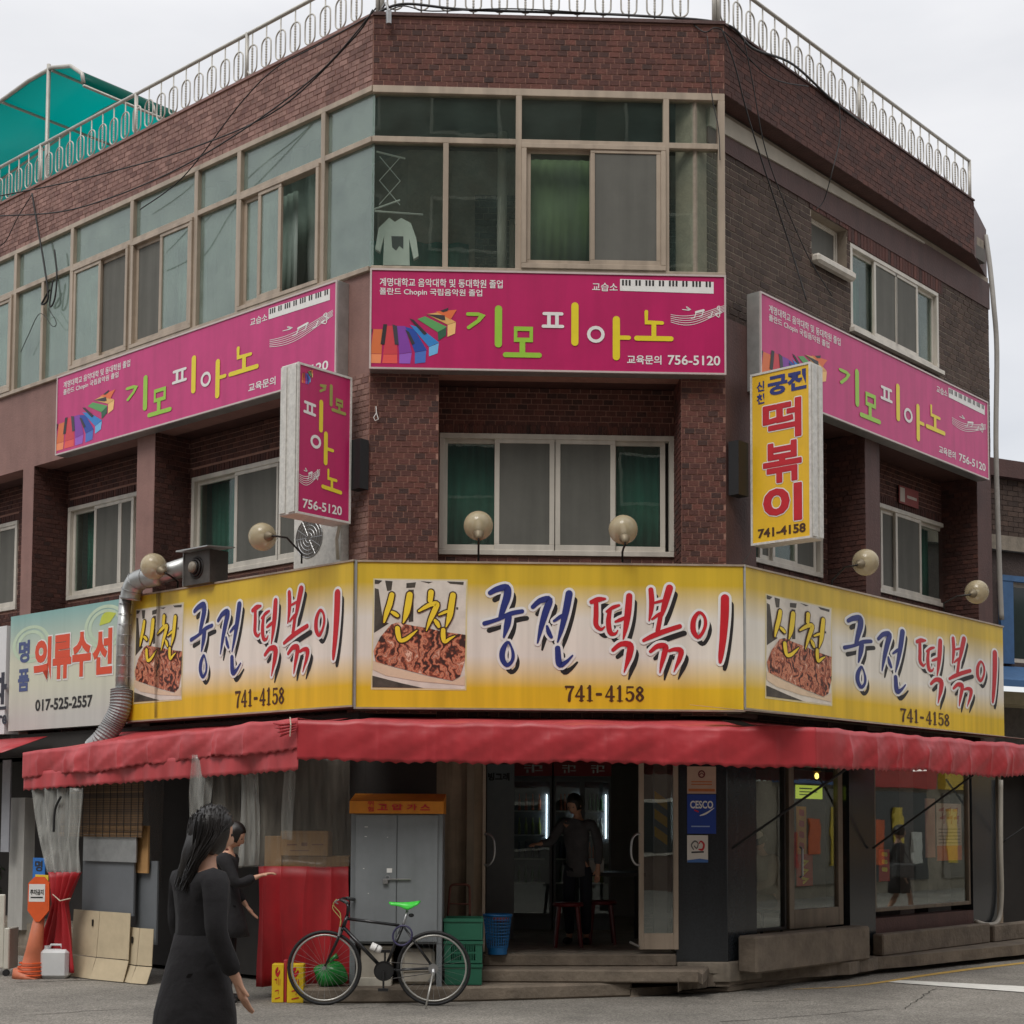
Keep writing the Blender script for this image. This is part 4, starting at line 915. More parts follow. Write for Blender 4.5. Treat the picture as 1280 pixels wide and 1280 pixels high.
def tabl(F, x0, x1, y, prs):
    a0, a1 = F.px(x0, y, DP), F.px(x1, y, DP); t_ = [(0, 0)]
    for c_, q in prs: t_.append(((c_-462)/445.5, (F.px(q, y, DP)-a0)/(a1-a0)))
    return t_
def tabs5(F, x0, x1, y, A, B, C_, D_, E_): return tuple(tabl(F, x0, x1, y, q) for q in (A, B, C_, D_, E_))
LTAB = tabs5(LF, 71, 421, 450, [(568,142),(584,160),(622,182),(652,199),(690,225),(717,242),(744,258),(769,272),(795,288),(816,305),(838,322),(907.5,360)], [(474,79),(627,162),(907.5,300)], [(739,312),(772,334),(774,335),(892,412),(907.5,421)], [(783,311),(826,345),(834,352),(900,411),(907.5,420)], [(838,337),(907.5,418)])
RTAB = tabs5(RF, 950, 1235, 500, [(568,1032),(584,1051),(622,1071),(652,1087),(690,1108),(717,1122),(744,1135),(769,1147),(795,1158),(816,1168),(838,1180),(907.5,1200)], [(474,961),(627,1051),(907.5,1150)], [(739,1171),(772,1185),(774,1186),(892,1231),(907.5,1235)], [(783,1173),(826,1194),(834,1198),(900,1231),(907.5,1235)], [(838,1190),(907.5,1233)])
piano_sign(LF, (LF.px(71, 510, DP), LF.px(421, 420, DP), LF.pz(300, 392, DP), LF.pz(300, 504, DP)), DP, 'long pink piano school sign on the left wall behind the upright pink sign', LTAB)
piano_sign(RF, (RF.px(950, 420, DP), RF.px(1235, 540, DP), RF.pz(1100, 437, DP), RF.pz(1100, 546, DP)), DP, 'long pink piano school sign on the right wall behind the upright yellow sign', RTAB)
# ---- upright blade signs
def blade(F, o, dirv, L_, T_, z0, z1, label, face_mat, draw, group='upright blade signs flanking the corner', capside=-1):
    """F: wall; o: wall-end point; face runs along dirv"""
    r = thing('blade_sign', label, 'sign', (o.x, o.y, z0), group)
    G = Face((o.x, o.y), (dirv.x, dirv.y))
    obj('housing', MB().fb(G, 0, L_, -T_, -.012, z0, z1), metal_white, r, bevel=.008)
    mb = MB()
    cx_ = L_ if capside > 0 else 0; s_ = .012*capside
    for (p, q) in ((-T_+.01, -T_*.62), (-T_*.42, -.015)): mb.fb(G, min(cx_, cx_+s_), max(cx_, cx_+s_), p, q, z0+.02, z1-.02)
    obj('side_panel', mb, metal_white, r)
    mb = MB(); e = .022
    mb.fb(G, 0, L_, -.012, .008, z0, z0+e); mb.fb(G, 0, L_, -.012, .008, z1-e, z1); mb.fb(G, 0, e, -.012, .008, z0+e, z1-e); mb.fb(G, L_-e, L_, -.012, .008, z0+e, z1-e)
    obj('frame', mb, metal_white, r)
    obj('panel', MB().fb(G, e, L_-e, -.011, 0, z0+e, z1-e), face_mat, r)
    draw(r, Canvas(G, 0, 100, 0, 200, e, L_-e, z1-e, z0+e, 0)); return r, G
# piano blade (left)
oo = LF.P(-.10, .15+.70, 0)
zt_ = atY(434, 472, 14.95).z; zb_ = atY(434, 655, 14.95).z
def draw_piano(r, cv):
    W_ = lambda pl: pl
    piano_keys(cv, r, lambda p: (4+(p[0]-68)/5.333*.20*1.0, 2+(p[1]-297)/5.333*.30))
    g = lambda *p: [((x-127)/333*100, (y-40)/920*200, w_/333*100) for x, y, w_ in p]
    for m_, st in ((mat('olive_letter_ink', c(150,150,70), .4), [g((262,134,11),(298,134,11),(292,150,11),(260,172,11)), g((332,122,20),(332,236,20)), g((387,228,14),(387,268,14)), g((342,268,15),(426,274,15))]),
                   (white_ink, [g((163,266,13),(228,274,13)), g((160,326,13),(228,334,13)), g((180,268,12),(180,328,12)), g((208,270,12),(208,332,12))]),
                   (yel_ink, [g((268,242,25),(268,416,25)), g((301,436,25),(301,616,25)), g((301,526,15),(348,530,15)), g((320,660,13),(320,712,13),(374,716,13)), g((344,716,16),(344,776,16)), g((284,772,18),(404,786,18))])):
        mb = MB(); [stroke(mb, cv, q, .003+.0002*i, smooth=False) for i, q in enumerate(st)]
        if m_ is white_ink: stroke(mb, cv, [((235+28*cos(t*pi/8)-127)/333*100, (500+34*sin(t*pi/8)-40)/920*200, 4.0) for t in range(16)], .004, smooth=False, closed=True)
        if m_.name.startswith('olive'): stroke(mb, cv, g((367,197,12),(407,200,12),(407,230,12),(367,227,12)), .0045, smooth=False, closed=True)
        obj('lettering', mb, m_, r, fix=False)
    mb = MB(); put_text(mb, cv, '756-5120', 9, 86, 181, 194, .003, .02); music(mb, cv, 2, 135, .30, .26, .003); obj('lettering', mb, white_ink, r, fix=False)
r_, G_ = blade(LF, oo, -LF.n, .70, .25, zb_, zt_, 'upright pink blade sign with a white side, left of the corner', magenta, draw_piano)
obj('bracket', MB().fb(LF, -.13, .02, .02, .14, zb_+.35, zb_+.85), black, r_)
# yellow blade (right)
oo = RF.P(.23, .15, 0)
zt_ = atY(941, 468, 15.2).z; zb_ = atY(941, 682, 15.2).z
def draw_yellow(r, cv):
    cv2 = cv; f = lambda x, y: ((x-250)/(470-250)*100, (y-335)/(965-335)*200)
    mb = MB(); mk = MB()
    put_text(mb, cv, '신', 8, 22, 8, 20, .004, .03); put_text(mb, cv, '천', 8, 22, 23, 35, .004, .03); put_text(mb, cv, '궁전', 28, 96, 4, 28, .004, .045)
    obj('lettering', mb, navy, r, fix=False, label='blue letters at the head of the sign')
    for ch, y0, y1, bo in (('떡', 37, 81, .012), ('볶', 86, 132, .012), ('이', 137, 179, .03)):
        mo = MB(); n_ = 12
        for i in range(n_): an = 2*pi*i/n_; put_text(mo, cv, ch, 20, 86, y0, y1, .003+.0001*i, bo, dx=2.7*cos(an), dy=2.4*sin(an))
        obj('letter_outline', mo, white_ink, r, fix=False)
        mo = MB()
        for i in range(n_): an = 2*pi*i/n_; put_text(mo, cv, ch, 20, 86, y0, y1, .0055+.0001*i, bo, dx=1.25*cos(an), dy=1.1*sin(an))
        put_text(mo, cv, ch, 20, 86, y0, y1, .007, bo); obj('lettering', mo, redink, r, fix=False)
    mb = MB(); put_text(mb, cv, '741-4158', 9, 93, 184, 195, .004, .035); obj('lettering', mb, brown_ink, r, fix=False)
r_, G_ = blade(RF, oo, RF.n, .70, .215, zb_, zt_, 'upright orange yellow blade sign with white side, right of the corner', mat('amber_film', c(228,182,34), .42, .08, 4, streak=.08), draw_yellow, capside=1)
obj('bracket', MB().fb(RF, .02, .2, .02, .14, zb_+.5, zb_+1.05), black, r_)
# ---- tailor sign at the left
DT = .18
ta0, ta1 = LF.px(12, 840, DT), LF.px(160, 830, DT)+.02; tz1 = LF.pz(100, 757, DT); tz0 = LF.pz(100, 908, DT)
r = thing('tailor_sign', 'pale teal and cream shop sign with orange letters at the left of the silver duct', 'sign', LF.P((ta0+ta1)/2, DT, tz0))
obj('housing', MB().fb(LF, ta0, ta1, .0, DT-.01, tz0, tz1), galv, r)
obj('panel', MB().fb(LF, ta0, ta1, DT-.01, DT, tz0, tz1), gradient_mat('tailor_print', c(128,172,168), c(206,206,184), c(196,192,186), .1, .4, .6, 1.0, .1), r)
cv = Canvas(LF, 0, 366, 0, 340, ta0, ta1, tz1, tz0, DT, [(0, -.08), (100/366, (LF.px(44,830,DT)-ta0)/(ta1-ta0)), (200/366, (LF.px(87,830,DT)-ta0)/(ta1-ta0)), (338/366, (LF.px(147,830,DT)-ta0)/(ta1-ta0)), (1, 1)])
mb = MB()
for (x, y, R_) in ((88,90,50),(88,90,36),(302,70,44),(302,70,56)): stroke(mb, cv, [(x+R_*cos(t*pi/12), y+R_*sin(t*pi/12), 9) for t in range(24)], .0015+.0001*R_/10, closed=True)
obj('ring_print', mb, mat('pale_green_ink', c(186,204,178), .5, .1, 5), r, fix=False)
mb = MB(); stroke(mb, cv, [(288,62,6),(306,46,32),(328,38,6)], .003); obj('leaf_print', mb, mat('leaf_ink', c(190,200,70), .5, .1, 5), r, fix=False)
bxs = [('의', 97, 148), ('류', 153, 206), ('수', 209, 263), ('선', 268, 324)]
for ch, x0, x1 in bxs:
    mb = MB(); put_text(mb, cv, ch, x0-2, x1+2, 71, 206, .004, .07, dx=1); obj('letter_outline', mb, white_ink, r, fix=False)
    mb = MB(); put_text(mb, cv, ch, x0, x1, 75, 201, .007, .045); obj('lettering', mb, mat('orange_red_ink', c(214,74,40), .5, .05, 5), r, fix=False)
mb = MB(); put_text(mb, cv, '명', 52, 84, 76, 142, .004, .04); put_text(mb, cv, '품', 52, 84, 160, 226, .004, .04); obj('lettering', mb, mat('slate_blue_ink', c(70,82,128), .5, .05, 5), r, fix=False)
mb = MB(); put_text(mb, cv, '017-525-2557', 104, 270, 254, 288, .004, .03); obj('lettering', mb, black_ink, r, fix=False)
r = thing('white_shop_sign', 'white shop sign with dark letters cut off by the left edge', 'sign', LF.P(-8.2, .2, tz0))
obj('panel', MB().fb(LF, SL0, ta0-.06, .0, .2, tz0-.03, LF.pz(8, 782, .2)), mat('white_acrylic', c(214,214,214), .4, .05, 4), r)
cv = Canvas(LF, 0, 100, 0, 100, LF.px(-36, 850, .2), LF.px(11, 850, .2), LF.pz(5, 782, .2), LF.pz(5, 915, .2), .2)
mb = MB(); put_text(mb, cv, '차', 52, 96, 44, 74, .004, .05); put_text(mb, cv, 're', 76, 98, 84, 93, .004, .03); mb.poly([cv.W(x, y, .005) for x, y in ((60,76),(96,76),(96,79),(60,79))]); obj('lettering', mb, mat('navy_dark_ink', c(38,38,52), .5, .05, 5), r, fix=False)
# ================================================================== AWNING
E = 1.34
AW = thing('awning', 'long red tarpaulin awning wrapped round the corner with a scalloped edge', 'awning', (0.3, 13.6, 2.2))
cL = meet(LF, E, FR, E); cRR = meet(FR, E, RF, E)
fa0 = (cL-FR.o).dot(FR.t); fa1 = (cRR-FR.o).dot(FR.t); lE = (cL-LF.o).dot(LF.t); rE = (cRR-RF.o).dot(RF.t)
zfT = FR.pz(600, 902, E); zfB = FR.pz(600, 953, E)
lA0 = LF.px(28, 965, E); zlT = LF.pz(28, 941, E); zlB = LF.pz(28, 989, E)
rA1 = RF.px(1330, 965, E); zrT = RF.pz(1280, 932, E)+.02; zrB = RF.pz(1280, 972, E)
print('awning', zfT, zfB, zlT, zlB, zrT, zrB, 'left a', lA0, lE)
def nz_(x, s=0): return sin(x*3.1+s)+.6*sin(x*7.3+1.3*s)+.35*sin(x*15.1+2*s)
def awn(F, a0, a1, t0, t1, b0, b1, m, seed, back_z, nfold=1, wav=1.0):
    nu = max(30, int((a1-a0)/.035)); L_ = a1-a0; z = lambda p, q, u: p+(q-p)*u
    wa0 = a0; wa1 = a1
    if F is LF: wa1 = -.08
    if F is FR: wa0, wa1 = .1, FWID-.1
    if F is RF: wa0 = .08
    def top(u, v):
        a = a0+u*L_; aw = wa0+u*(wa1-wa0); d = .12+(E-.12)*v; zz = back_z+(z(t0, t1, u)-back_z)*v
        ew = min(1, u*9, (1-u)*9); sag = -.045*sin(pi*v)*(1+.4*sin(a*4.5+seed)) + .008*nz_(a*1.6, seed)*v*ew
        return F.P(aw+(a-aw)*v, d+.012*nz_(a, seed)*v*ew, zz+sag)
    def val(u, v):
        a = a0+u*L_; sc = .018*abs(sin(a*pi/.115))*(1 if v == 1 else 0)
        ew = min(1, u*9, (1-u)*9); zt = z(t0, t1, u)+.008*nz_(a*1.6, seed)*ew; zb = z(b0, b1, u)+.012*nz_(a*.7, seed+2)*ew
        cr_ = (1-abs(sin(a*2.9+seed+.5*sin(a*1.3))))**4+.7*(1-abs(sin(a*6.1+2*seed)))**5
        bulge = .016*sin(pi*min(v*1.1, 1))+.01*wav*nz_(a*.9, seed)*(.3+v)+.022*wav*cr_*(.25+.75*v)+.006*nz_(a*3+v*2, seed)
        k = .012*nz_(a, seed)*ew; bulge *= ew
        return F.P(a, E+k*(1-v)+bulge*min(1, v*3), zt+(zb-zt)*v - sc*(-1) if v == 1 else zt+(zb-zt)*v)
    obj('canopy', MB().sheet(top, nu, 10), red_vinyl_worn, AW, smooth=True, fix=False, solid=.004)
    obj('valance', MB().sheet(val, nu*3, 8), m, AW, smooth=True, fix=False, solid=.004)
awn(FR, fa0, fa1, zfT, zfT-.03, zfB, zfB-.03, red_vinyl, 1, ZY0-.07)
awn(LF, lA0, lE, zlT, zfT+.02, zlB+.13, zfB+.10, red_vinyl_worn, 2, ZY0-.07, wav=1.8)
awn(RF, rE, rA1, zfT-.03, zrT, zfB-.03, zrB, red_vinyl, 3, ZY0-.07)
# second tier of the left valance
def tier(u, v):
    a = lA0+.0+u*(lE-.0-lA0); zt = zlB+.2+(zfB+.16-zlB-.2)*u; zb = zlB+(zfB-.09-zlB)*u
    sc = .018*abs(sin(a*pi/.12)) if v == 1 else 0
    return LF.P(a, E-.02+.015*nz_(a*2, 5)*v+.02*sin(a*9)*v, zt+(zb-zt)*v+sc)
obj('valance', MB().sheet(tier, 330, 5), red_vinyl_worn, AW, smooth=True, fix=False, solid=.004, label='lower second tier of the left valance')
# pale sheet lying on the right canopy
mb = MB().sheet(lambda u, v: RF.P(rE-.5+.0+u*(rA1-rE+.4), .3+(E-.36)*v if v else .3, ZY0+.01+(zfT+.06-ZY0)*v+(zrT-zfT)*u*v), 30, 2)
obj('cover_sheet', mb, mat('pale_tarpaulin', c(200,188,172), .6, .15, 5, streak=.2), AW, smooth=True, fix=False, solid=.003)
# gathered knot and rope at the left corner
mb = MB(); kp = LF.P(lE-.02, E+.06, zfT-.03)
for i in range(4): mb.tube([kp+Vector((-.16+.02*i, .03, .0-.04*i)), kp+Vector((-.08, .0, -.01-.03*i)), kp+Vector((.05, .0, .0-.02*i))], [.006, .02, .008], 6)
obj('gather', mb, red_vinyl, AW, smooth=True)
obj('rope', MB().tube([kp+Vector((.0,-.05,.05)), kp+Vector((.01,-.07,-.02)), kp+Vector((.0,-.04,-.12))], .006, 6), mat('rope_pale', c(200,190,170), .8), AW)
# frame tubes below the cloth
mb = MB(); zt = zfB+.12
pts = [LF.P(lA0+.02, E-.06, zlB+.2), LF.P(lE, E-.06, zfB+.2)]
mb.tube(pts, .018, 8); mb.tube([FR.P(fa0, E-.06, zfB+.2), FR.P(fa1, E-.06, zfB+.17)], .018, 8); mb.tube([RF.P(rE, E-.06, zfB+.17), RF.P(rA1, E-.06, zrB+.14)], .018, 8)
obj('frame_tube', mb, darkm, AW, smooth=True)
for F, a, z0_, a2 in ((RF, gr(1088,1058), RF.pz(1088,1058), gr(1088,1058)+.75), (RF, gr(912,1058), RF.pz(912,1058)+.0, gr(912,1058)+.8), (RF, gr(1252,1050), RF.pz(1252,1050), gr(1252,1050)+.7)):
    obj('arm', MB().tube([F.P(a, .03, z0_-.02), F.P(a, .06, z0_), F.P(a2, 1.0, 2.3)], .013, 6), black, AW)
# ================================================================== GLOBE LAMPS
globe = bpy.data.materials.new('dusty_globe'); globe.use_nodes = True
n = globe.node_tree; P = n.nodes['Principled BSDF']; P.inputs['Base Color'].default_value = c(190,176,144); P.inputs['Roughness'].default_value = .16
t = n.nodes.new('ShaderNodeTexCoord'); no = n.nodes.new('ShaderNodeTexNoise'); no.inputs['Scale'].default_value = 5; no.inputs['Detail'].default_value = 6; n.links.new(t.outputs['Object'], no.inputs[0])
mr = n.nodes.new('ShaderNodeMapRange'); mr.inputs[1].default_value = .3; mr.inputs[2].default_value = .7; mr.inputs[3].default_value = .5; mr.inputs[4].default_value = .85; n.links.new(no.outputs[0], mr.inputs[0]); n.links.new(mr.outputs[0], P.inputs['Alpha'])
socket = mat('lamp_socket', c(130,118,96), .5, .2, 8, metal=.3)
def lamp(F, px_, py_, d, base, axis, label, r=.145):
    a, z = F.pix(px_, py_, d); cp = F.P(a, d, z); ba, bz_ = F.pix(base[0], base[1], .22); bp = F.P(ba, .22, bz_-.02)
    R = thing('globe_lamp', label, 'lamp', bp, 'dusty globe lamps above the yellow sign')
    ax = (F.t*axis[0]+F.n*axis[1]+Vector((0,0,axis[2]))).normalized()
    obj('globe', MB().ball(cp, r, 28, 18), globe, R, smooth=True)
    s0 = cp+ax*(r*.93)
    obj('socket', MB().tube([s0, s0+ax*.03, s0+ax*.05, s0+ax*.09], [.052, .05, .035, .03], 14), socket, R, smooth=True)
    obj('bulb', MB().tube([s0-ax*.02, cp+ax*.02, cp-ax*.06], [.028, .032, .026], 10), mat('white_bulb', c(232,226,206), .4), R, smooth=True)
    e = s0+ax*.08; mid = Vector((e.x, e.y, (e.z+bp.z)/2)) if axis[2] > -.5 else (e+bp)/2
    m1 = e + ax*.06 if abs(axis[2]) < .5 else e
    pts = cat_rom([tuple(e), tuple(m1), tuple(Vector((bp.x, bp.y, bp.z+.12))), tuple(bp)] if axis[2] > -.5 else [tuple(e), tuple(bp)], 5) if False else [e, e+ax*.05, Vector(((e.x+bp.x)/2, (e.y+bp.y)/2, max(e.z+ax.z*.05, bp.z+.1))), Vector((bp.x, bp.y, bp.z+.1)), bp]
    obj('arm', MB().tube(pts, .011, 7), darkm, R, smooth=True)
lamp(LF, 328, 671, .45, (377, 702), (.85,.2,-.1), 'globe lamp just below the upright pink sign')
lamp(LF, 192, 708, .5, (222, 736), (.8,.0,-.35), 'globe lamp beside the silver duct elbow')
lamp(FR, 598, 657, .30, (598, 700), (0,.55,-.55), 'globe lamp in front of the left half of the corner window')
lamp(FR, 779, 662, .30, (778, 700), (0,.55,-.55), 'globe lamp in front of the right half of the corner window')
lamp(RF, 1082, 703, .5, (1040, 735), (-.95,.1,-.25), 'globe lamp by the pier, below the long pink sign on the right wall')
lamp(RF, 1221, 740, .5, (1180, 762), (-.95,.1,-.25), 'globe lamp nearest the right end of the building')
# ================================================================== DUCT, FAN, AC
R = thing('exhaust_duct', 'silver exhaust duct bending over the end of the yellow sign and down to the awning', 'duct', LF.P(LF.px(155,900,.35), .35, 2.5))
Q = lambda x, y, d: LF.P(*(lambda q: (q[0], d, q[1]))(LF.pix(x, y, d)))
cyl = [Q(236,707,.2), Q(205,717,.28), Q(185,722,.32)]
obj('duct_pipe', MB().tube(cyl, .105, 20), galv, R, smooth=True)
el = cat_rom([tuple(Q(200,719,.34)), tuple(Q(184,722,.36)), tuple(Q(171,727,.37)), tuple(Q(165,738,.37)), tuple(Q(163,750,.37))], 4)
mb = MB(); mb.tube([Vector(p) for p in el], .115, 22); obj('elbow', mb, galv, R, smooth=True)
mb = MB()
for i in (4, 8, 12, 15):
    a, b = Vector(el[i]), Vector(el[i+1]); mb.ring(a, b-a, .118, .006, 24, 5)
obj('seam', mb, steel, R)
obj('duct_pipe', MB().tube([Q(157,745,.36), Q(153,800,.36), Q(152,866,.36)], .07, 18), galv, R, smooth=True)
mb = MB(); fx = [Q(152,862,.36), Q(150,885,.38), Q(141,905,.42), Q(128,925,.5), Q(118,935,.5)]; fx = [Vector(p) for p in cat_rom([tuple(p) for p in fx], 14)]
mb.tube(fx, [.115+.012*(i % 2) for i in range(len(fx))], 18); obj('flexible_hose', mb, mat('grey_hose', c(140,142,142), .5, .1, 5, metal=.3), R)
mb = MB()
for i in range(0, 9): a = Q(157-.5*i, 755+i*13, .36); mb.ring(a, (0,0,1), .073, .004, 18, 4)
obj('seam', mb, steel, R)
R = thing('exhaust_fan', 'grey metal exhaust fan box with a sloping lid on top of the yellow sign', 'fan', Q(250,727,.2))
f0, f1 = LF.px(230,705,.35), LF.px(262,705,.35); fz1 = LF.pz(250,688,.35); fz0_ = LF.pz(250,730,.35)
fanm = mat('greasy_dark_metal', c(78,74,70), .5, .35, 8, metal=.3)
obj('box', MB().fb(LF, f0, f1, .1, .35, fz0_, fz1), fanm, R, bevel=.006)
obj('side_plate', MB().fb(LF, f0-.008, f0, .1, .36, fz0_, fz1), galv, R)
mb = MB(); mb.hexa([LF.P(f0-.03,.06,fz1+.05), LF.P(f1+.06,.06,fz1+.04), LF.P(f1+.10,.46,fz1-.0), LF.P(f0-.03,.44,fz1+.005), LF.P(f0-.03,.06,fz1+.062), LF.P(f1+.06,.06,fz1+.052), LF.P(f1+.10,.46,fz1+.012), LF.P(f0-.03,.44,fz1+.02)]); obj('lid', mb, galv, R)
fc = LF.P((f0+f1)/2, .35, (fz0_+fz1)/2); mb = MB()
for rr_, dd_ in ((.11,.0),(.085,.02),(.06,.04)): mb.ring(fc+LF.n*dd_, LF.n, rr_, .014, 26, 6)
obj('fan_ring', mb, darkm, R, smooth=True)
obj('motor', MB().tube([fc-LF.n*.02, fc+LF.n*.07, fc+LF.n*.085], [.06, .06, .03], 18), mat('motor_grey', c(130,122,108), .5, .2, 6), R, smooth=True)
R = thing('air_conditioner', 'white outdoor air conditioner unit behind the upright pink sign', 'air conditioner', LF.P(LF.px(400,700,.1), .1, ZY1))
q0, q1 = LF.px(376,680,.1), LF.px(427,680,.1); az0 = ZY1+.02; az1 = az0+.60
obj('casing', MB().fb(LF, q0-.12, q1, -.22, .1, az0, az1), metal_white, R, bevel=.012)
fc = LF.P(q0+.13, .105, az0+.33); mb = MB()
for rr_ in (.05,.09,.13,.17,.205): mb.ring(fc, LF.n, rr_, .005, 28, 5)
for k in range(12): an = 2*pi*k/12; mb.tube([fc+LF.t*cos(an)*.03+Vector((0,0,sin(an)*.03)), fc+LF.t*cos(an)*.205+Vector((0,0,sin(an)*.205))], .0035, 4)
obj('fan_grille', mb, steel, R); obj('fan_opening', MB().tube([fc-LF.n*.003, fc-LF.n*.001], .2, 30), intdark, R)
obj('valve', MB().tube([LF.P(q1-.02,.13,az0+.05), LF.P(q1-.02,.15,az0+.25), LF.P(q1+.01,.12,az0+.45)], .018, 7), mat('wrapped_pipe', c(190,182,166), .8), R, smooth=True)
# ================================================================== ROOF RAILING AND CANOPY
rail_m = mat('weathered_rail_paint', c(176,172,164), .5, .2, 8, metal=.3)
def railing(F, a0, a1, d, step, label, first=0, endpost=True):
    zb, zt = Z_PT+.03, Z_PT+.63
    R = thing('roof_railing', label, 'railing', F.P((a0+a1)/2, d, zb), 'painted iron railings along the roof edge')
    obj('top_rail', MB().tube([F.P(a0, d, zt), F.P(a1, d, zt)], .021, 8), rail_m, R, smooth=True)
    mb = MB(); mb.tube([F.P(a0, d, zb), F.P(a0, d, zt)], .009, 6)
    o0 = F.P(a0, d, 0)
    # twisted middle
    tw = MB(); cpt = None
    for i in range(9):
        mb.ball(Vector((o0.x, o0.y, zb+.16+.03*i)), .013, 6, 4, (1,1,1.4))
    mb.v += []; [mb.ball(Vector((o0.x, o0.y, zb+.17+.028*i)), .0125, 6, 4, (1,1,1.3)) for i in range(9)]
    b = obj('baluster', mb, rail_m, R, smooth=True)
    zc = zb+.275; h_, w__ = .165, .082; pts = []
    for i in range(24):
        an = 2*pi*i/24; pts.append(F.P(a0+w__*cos(an), d, zc+(h_-w__)*(1 if sin(an) > 0 else -1)*(abs(sin(an)) > 1e-6)+w__*sin(an)))
    pts.append(pts[0]); k = obj('oval_ring', MB().tube(pts, .0095, 6, caps=False), rail_m, R, smooth=True)
    n = int((a1-a0)/step)
    for i in range(n):
        off = F.t*(step*(i+.5)) if i else None
        if i == 0: b.location = F.t*(step*.5); k.location = F.t*(step*.5)
        else: inst(b, F.t*(step*i), R); inst(k, F.t*(step*i), R)
    posts = [a0, a1] if endpost else [a0]
    nseg = max(1, round((a1-a0)/2.4))
    for i in range(nseg+1):
        a = a0+(a1-a0)*i/nseg; obj('post', MB().tube([F.P(a, d, zb-.02), F.P(a, d, zt+.015)], .024, 8), rail_m, R, smooth=True)
    return R
dR = -.12
ja = meet(LF, dR, FR, dR); jb = meet(FR, dR, RF, dR)
railing(FR, (ja-FR.o).dot(FR.t)+.03, (jb-FR.o).dot(FR.t)-.03, dR, .268, 'short iron railing with oval rings above the chamfered corner')
railing(LF, -8.6, (ja-LF.o).dot(LF.t)-.02, dR, .245, 'long iron railing with oval rings along the left roof edge')
railing(RF, (jb-RF.o).dot(RF.t)+.02, RF.px(1212, 230, dR), dR, .245, 'long iron railing with oval rings along the right roof edge')
# roof canopy
gsheet = bpy.data.materials.new('green_polycarbonate'); gsheet.use_nodes = True
n = gsheet.node_tree; n.nodes.clear(); o_1 = n.nodes.new('ShaderNodeOutputMaterial'); tr = n.nodes.new('ShaderNodeBsdfTranslucent'); tr.inputs[0].default_value = c(16,184,180)
df = n.nodes.new('ShaderNodeBsdfPrincipled'); df.inputs['Base Color'].default_value = c(20,120,96); df.inputs['Roughness'].default_value = .3
mx_ = n.nodes.new('ShaderNodeMixShader'); mx_.inputs[0].default_value = .3; tn_ = n.nodes.new('ShaderNodeTexNoise'); tn_.inputs['Scale'].default_value = 1.1; tm_ = n.nodes.new('ShaderNodeMapRange'); tm_.inputs[1].default_value = .3; tm_.inputs[2].default_value = .7; tm_.inputs[3].default_value = .05; tm_.inputs[4].default_value = .35; n.links.new(tn_.outputs[0], tm_.inputs[0]); n.links.new(tm_.outputs[0], mx_.inputs[0]); n.links.new(tr.outputs[0], mx_.inputs[1]); n.links.new(df.outputs[0], mx_.inputs[2]); n.links.new(mx_.outputs[0], o_1.inputs[0])
dC = -.75
ce = LF.pix(96, 109, dC); ct = LF.pix(60, 90, dC); cl = LF.pix(0, 116, dC)
print('canopy', ce, ct, cl)
RC = thing('roof_canopy', 'translucent green canopy on a metal frame on the roof terrace', 'canopy', LF.P(ce[0], dC, Z_PT))
prof = [(ce[0]-5.5, ct[1]-.35), (ct[0]-1.2, ct[1]-.02), (ct[0]-.5, ct[1]+.03), (ct[0]+.1, ct[1]+.02), ((ct[0]+ce[0])/2+.2, (ct[1]*.75+ce[1]*.25)), (ce[0]+.12, ce[1]+.14), (ce[0]+.16, ce[1])]
DL = 4.6
obj('roof_sheet', MB().sheet(lambda u, v: LF.P(prof[round(u*6)][0], dC-DL*v, prof[round(u*6)][1]), 6, 6), gsheet, RC, smooth=True, fix=False, solid=.004)
mb = MB(); mb.tube([LF.P(a, dC, z+.01) for a, z in prof], .028, 6); mb.tube([LF.P(a, dC-DL, z+.01) for a, z in prof], .028, 6)
for a, z in (prof[1], prof[3], prof[6]): mb.tube([LF.P(a, dC, z-.03), LF.P(a, dC-DL, z-.03)], .022, 6)
obj('frame_tube', mb, rail_m, RC, smooth=True)
for k_ in (1, 2, 3): obj('purlin', MB().tube([LF.P(a, dC-DL*k_/4, z-.02) for a, z in prof], .02, 6), rail_m, RC, smooth=True)
for a, d in ((ct[0]+.02, dC), (ct[0]+.02, dC-DL)): obj('post', MB().tube([LF.P(a, d, Z_PT-.4), LF.P(a, d, ct[1]+.1)], .03, 8), rail_m, RC, smooth=True)
RH = thing('roof_hut', 'dark green walled hut under the green roof canopy', 'hut', LF.P(-6, -2.2, Z_PT-.4))
obj('wall', MB().fb(LF, -11, ct[0]-.1, -4.8, -2.6, Z_PT-.4, Z_PT+1.05), mat('dark_green_wall', c(26,70,60), .7, .2, 3), RH)
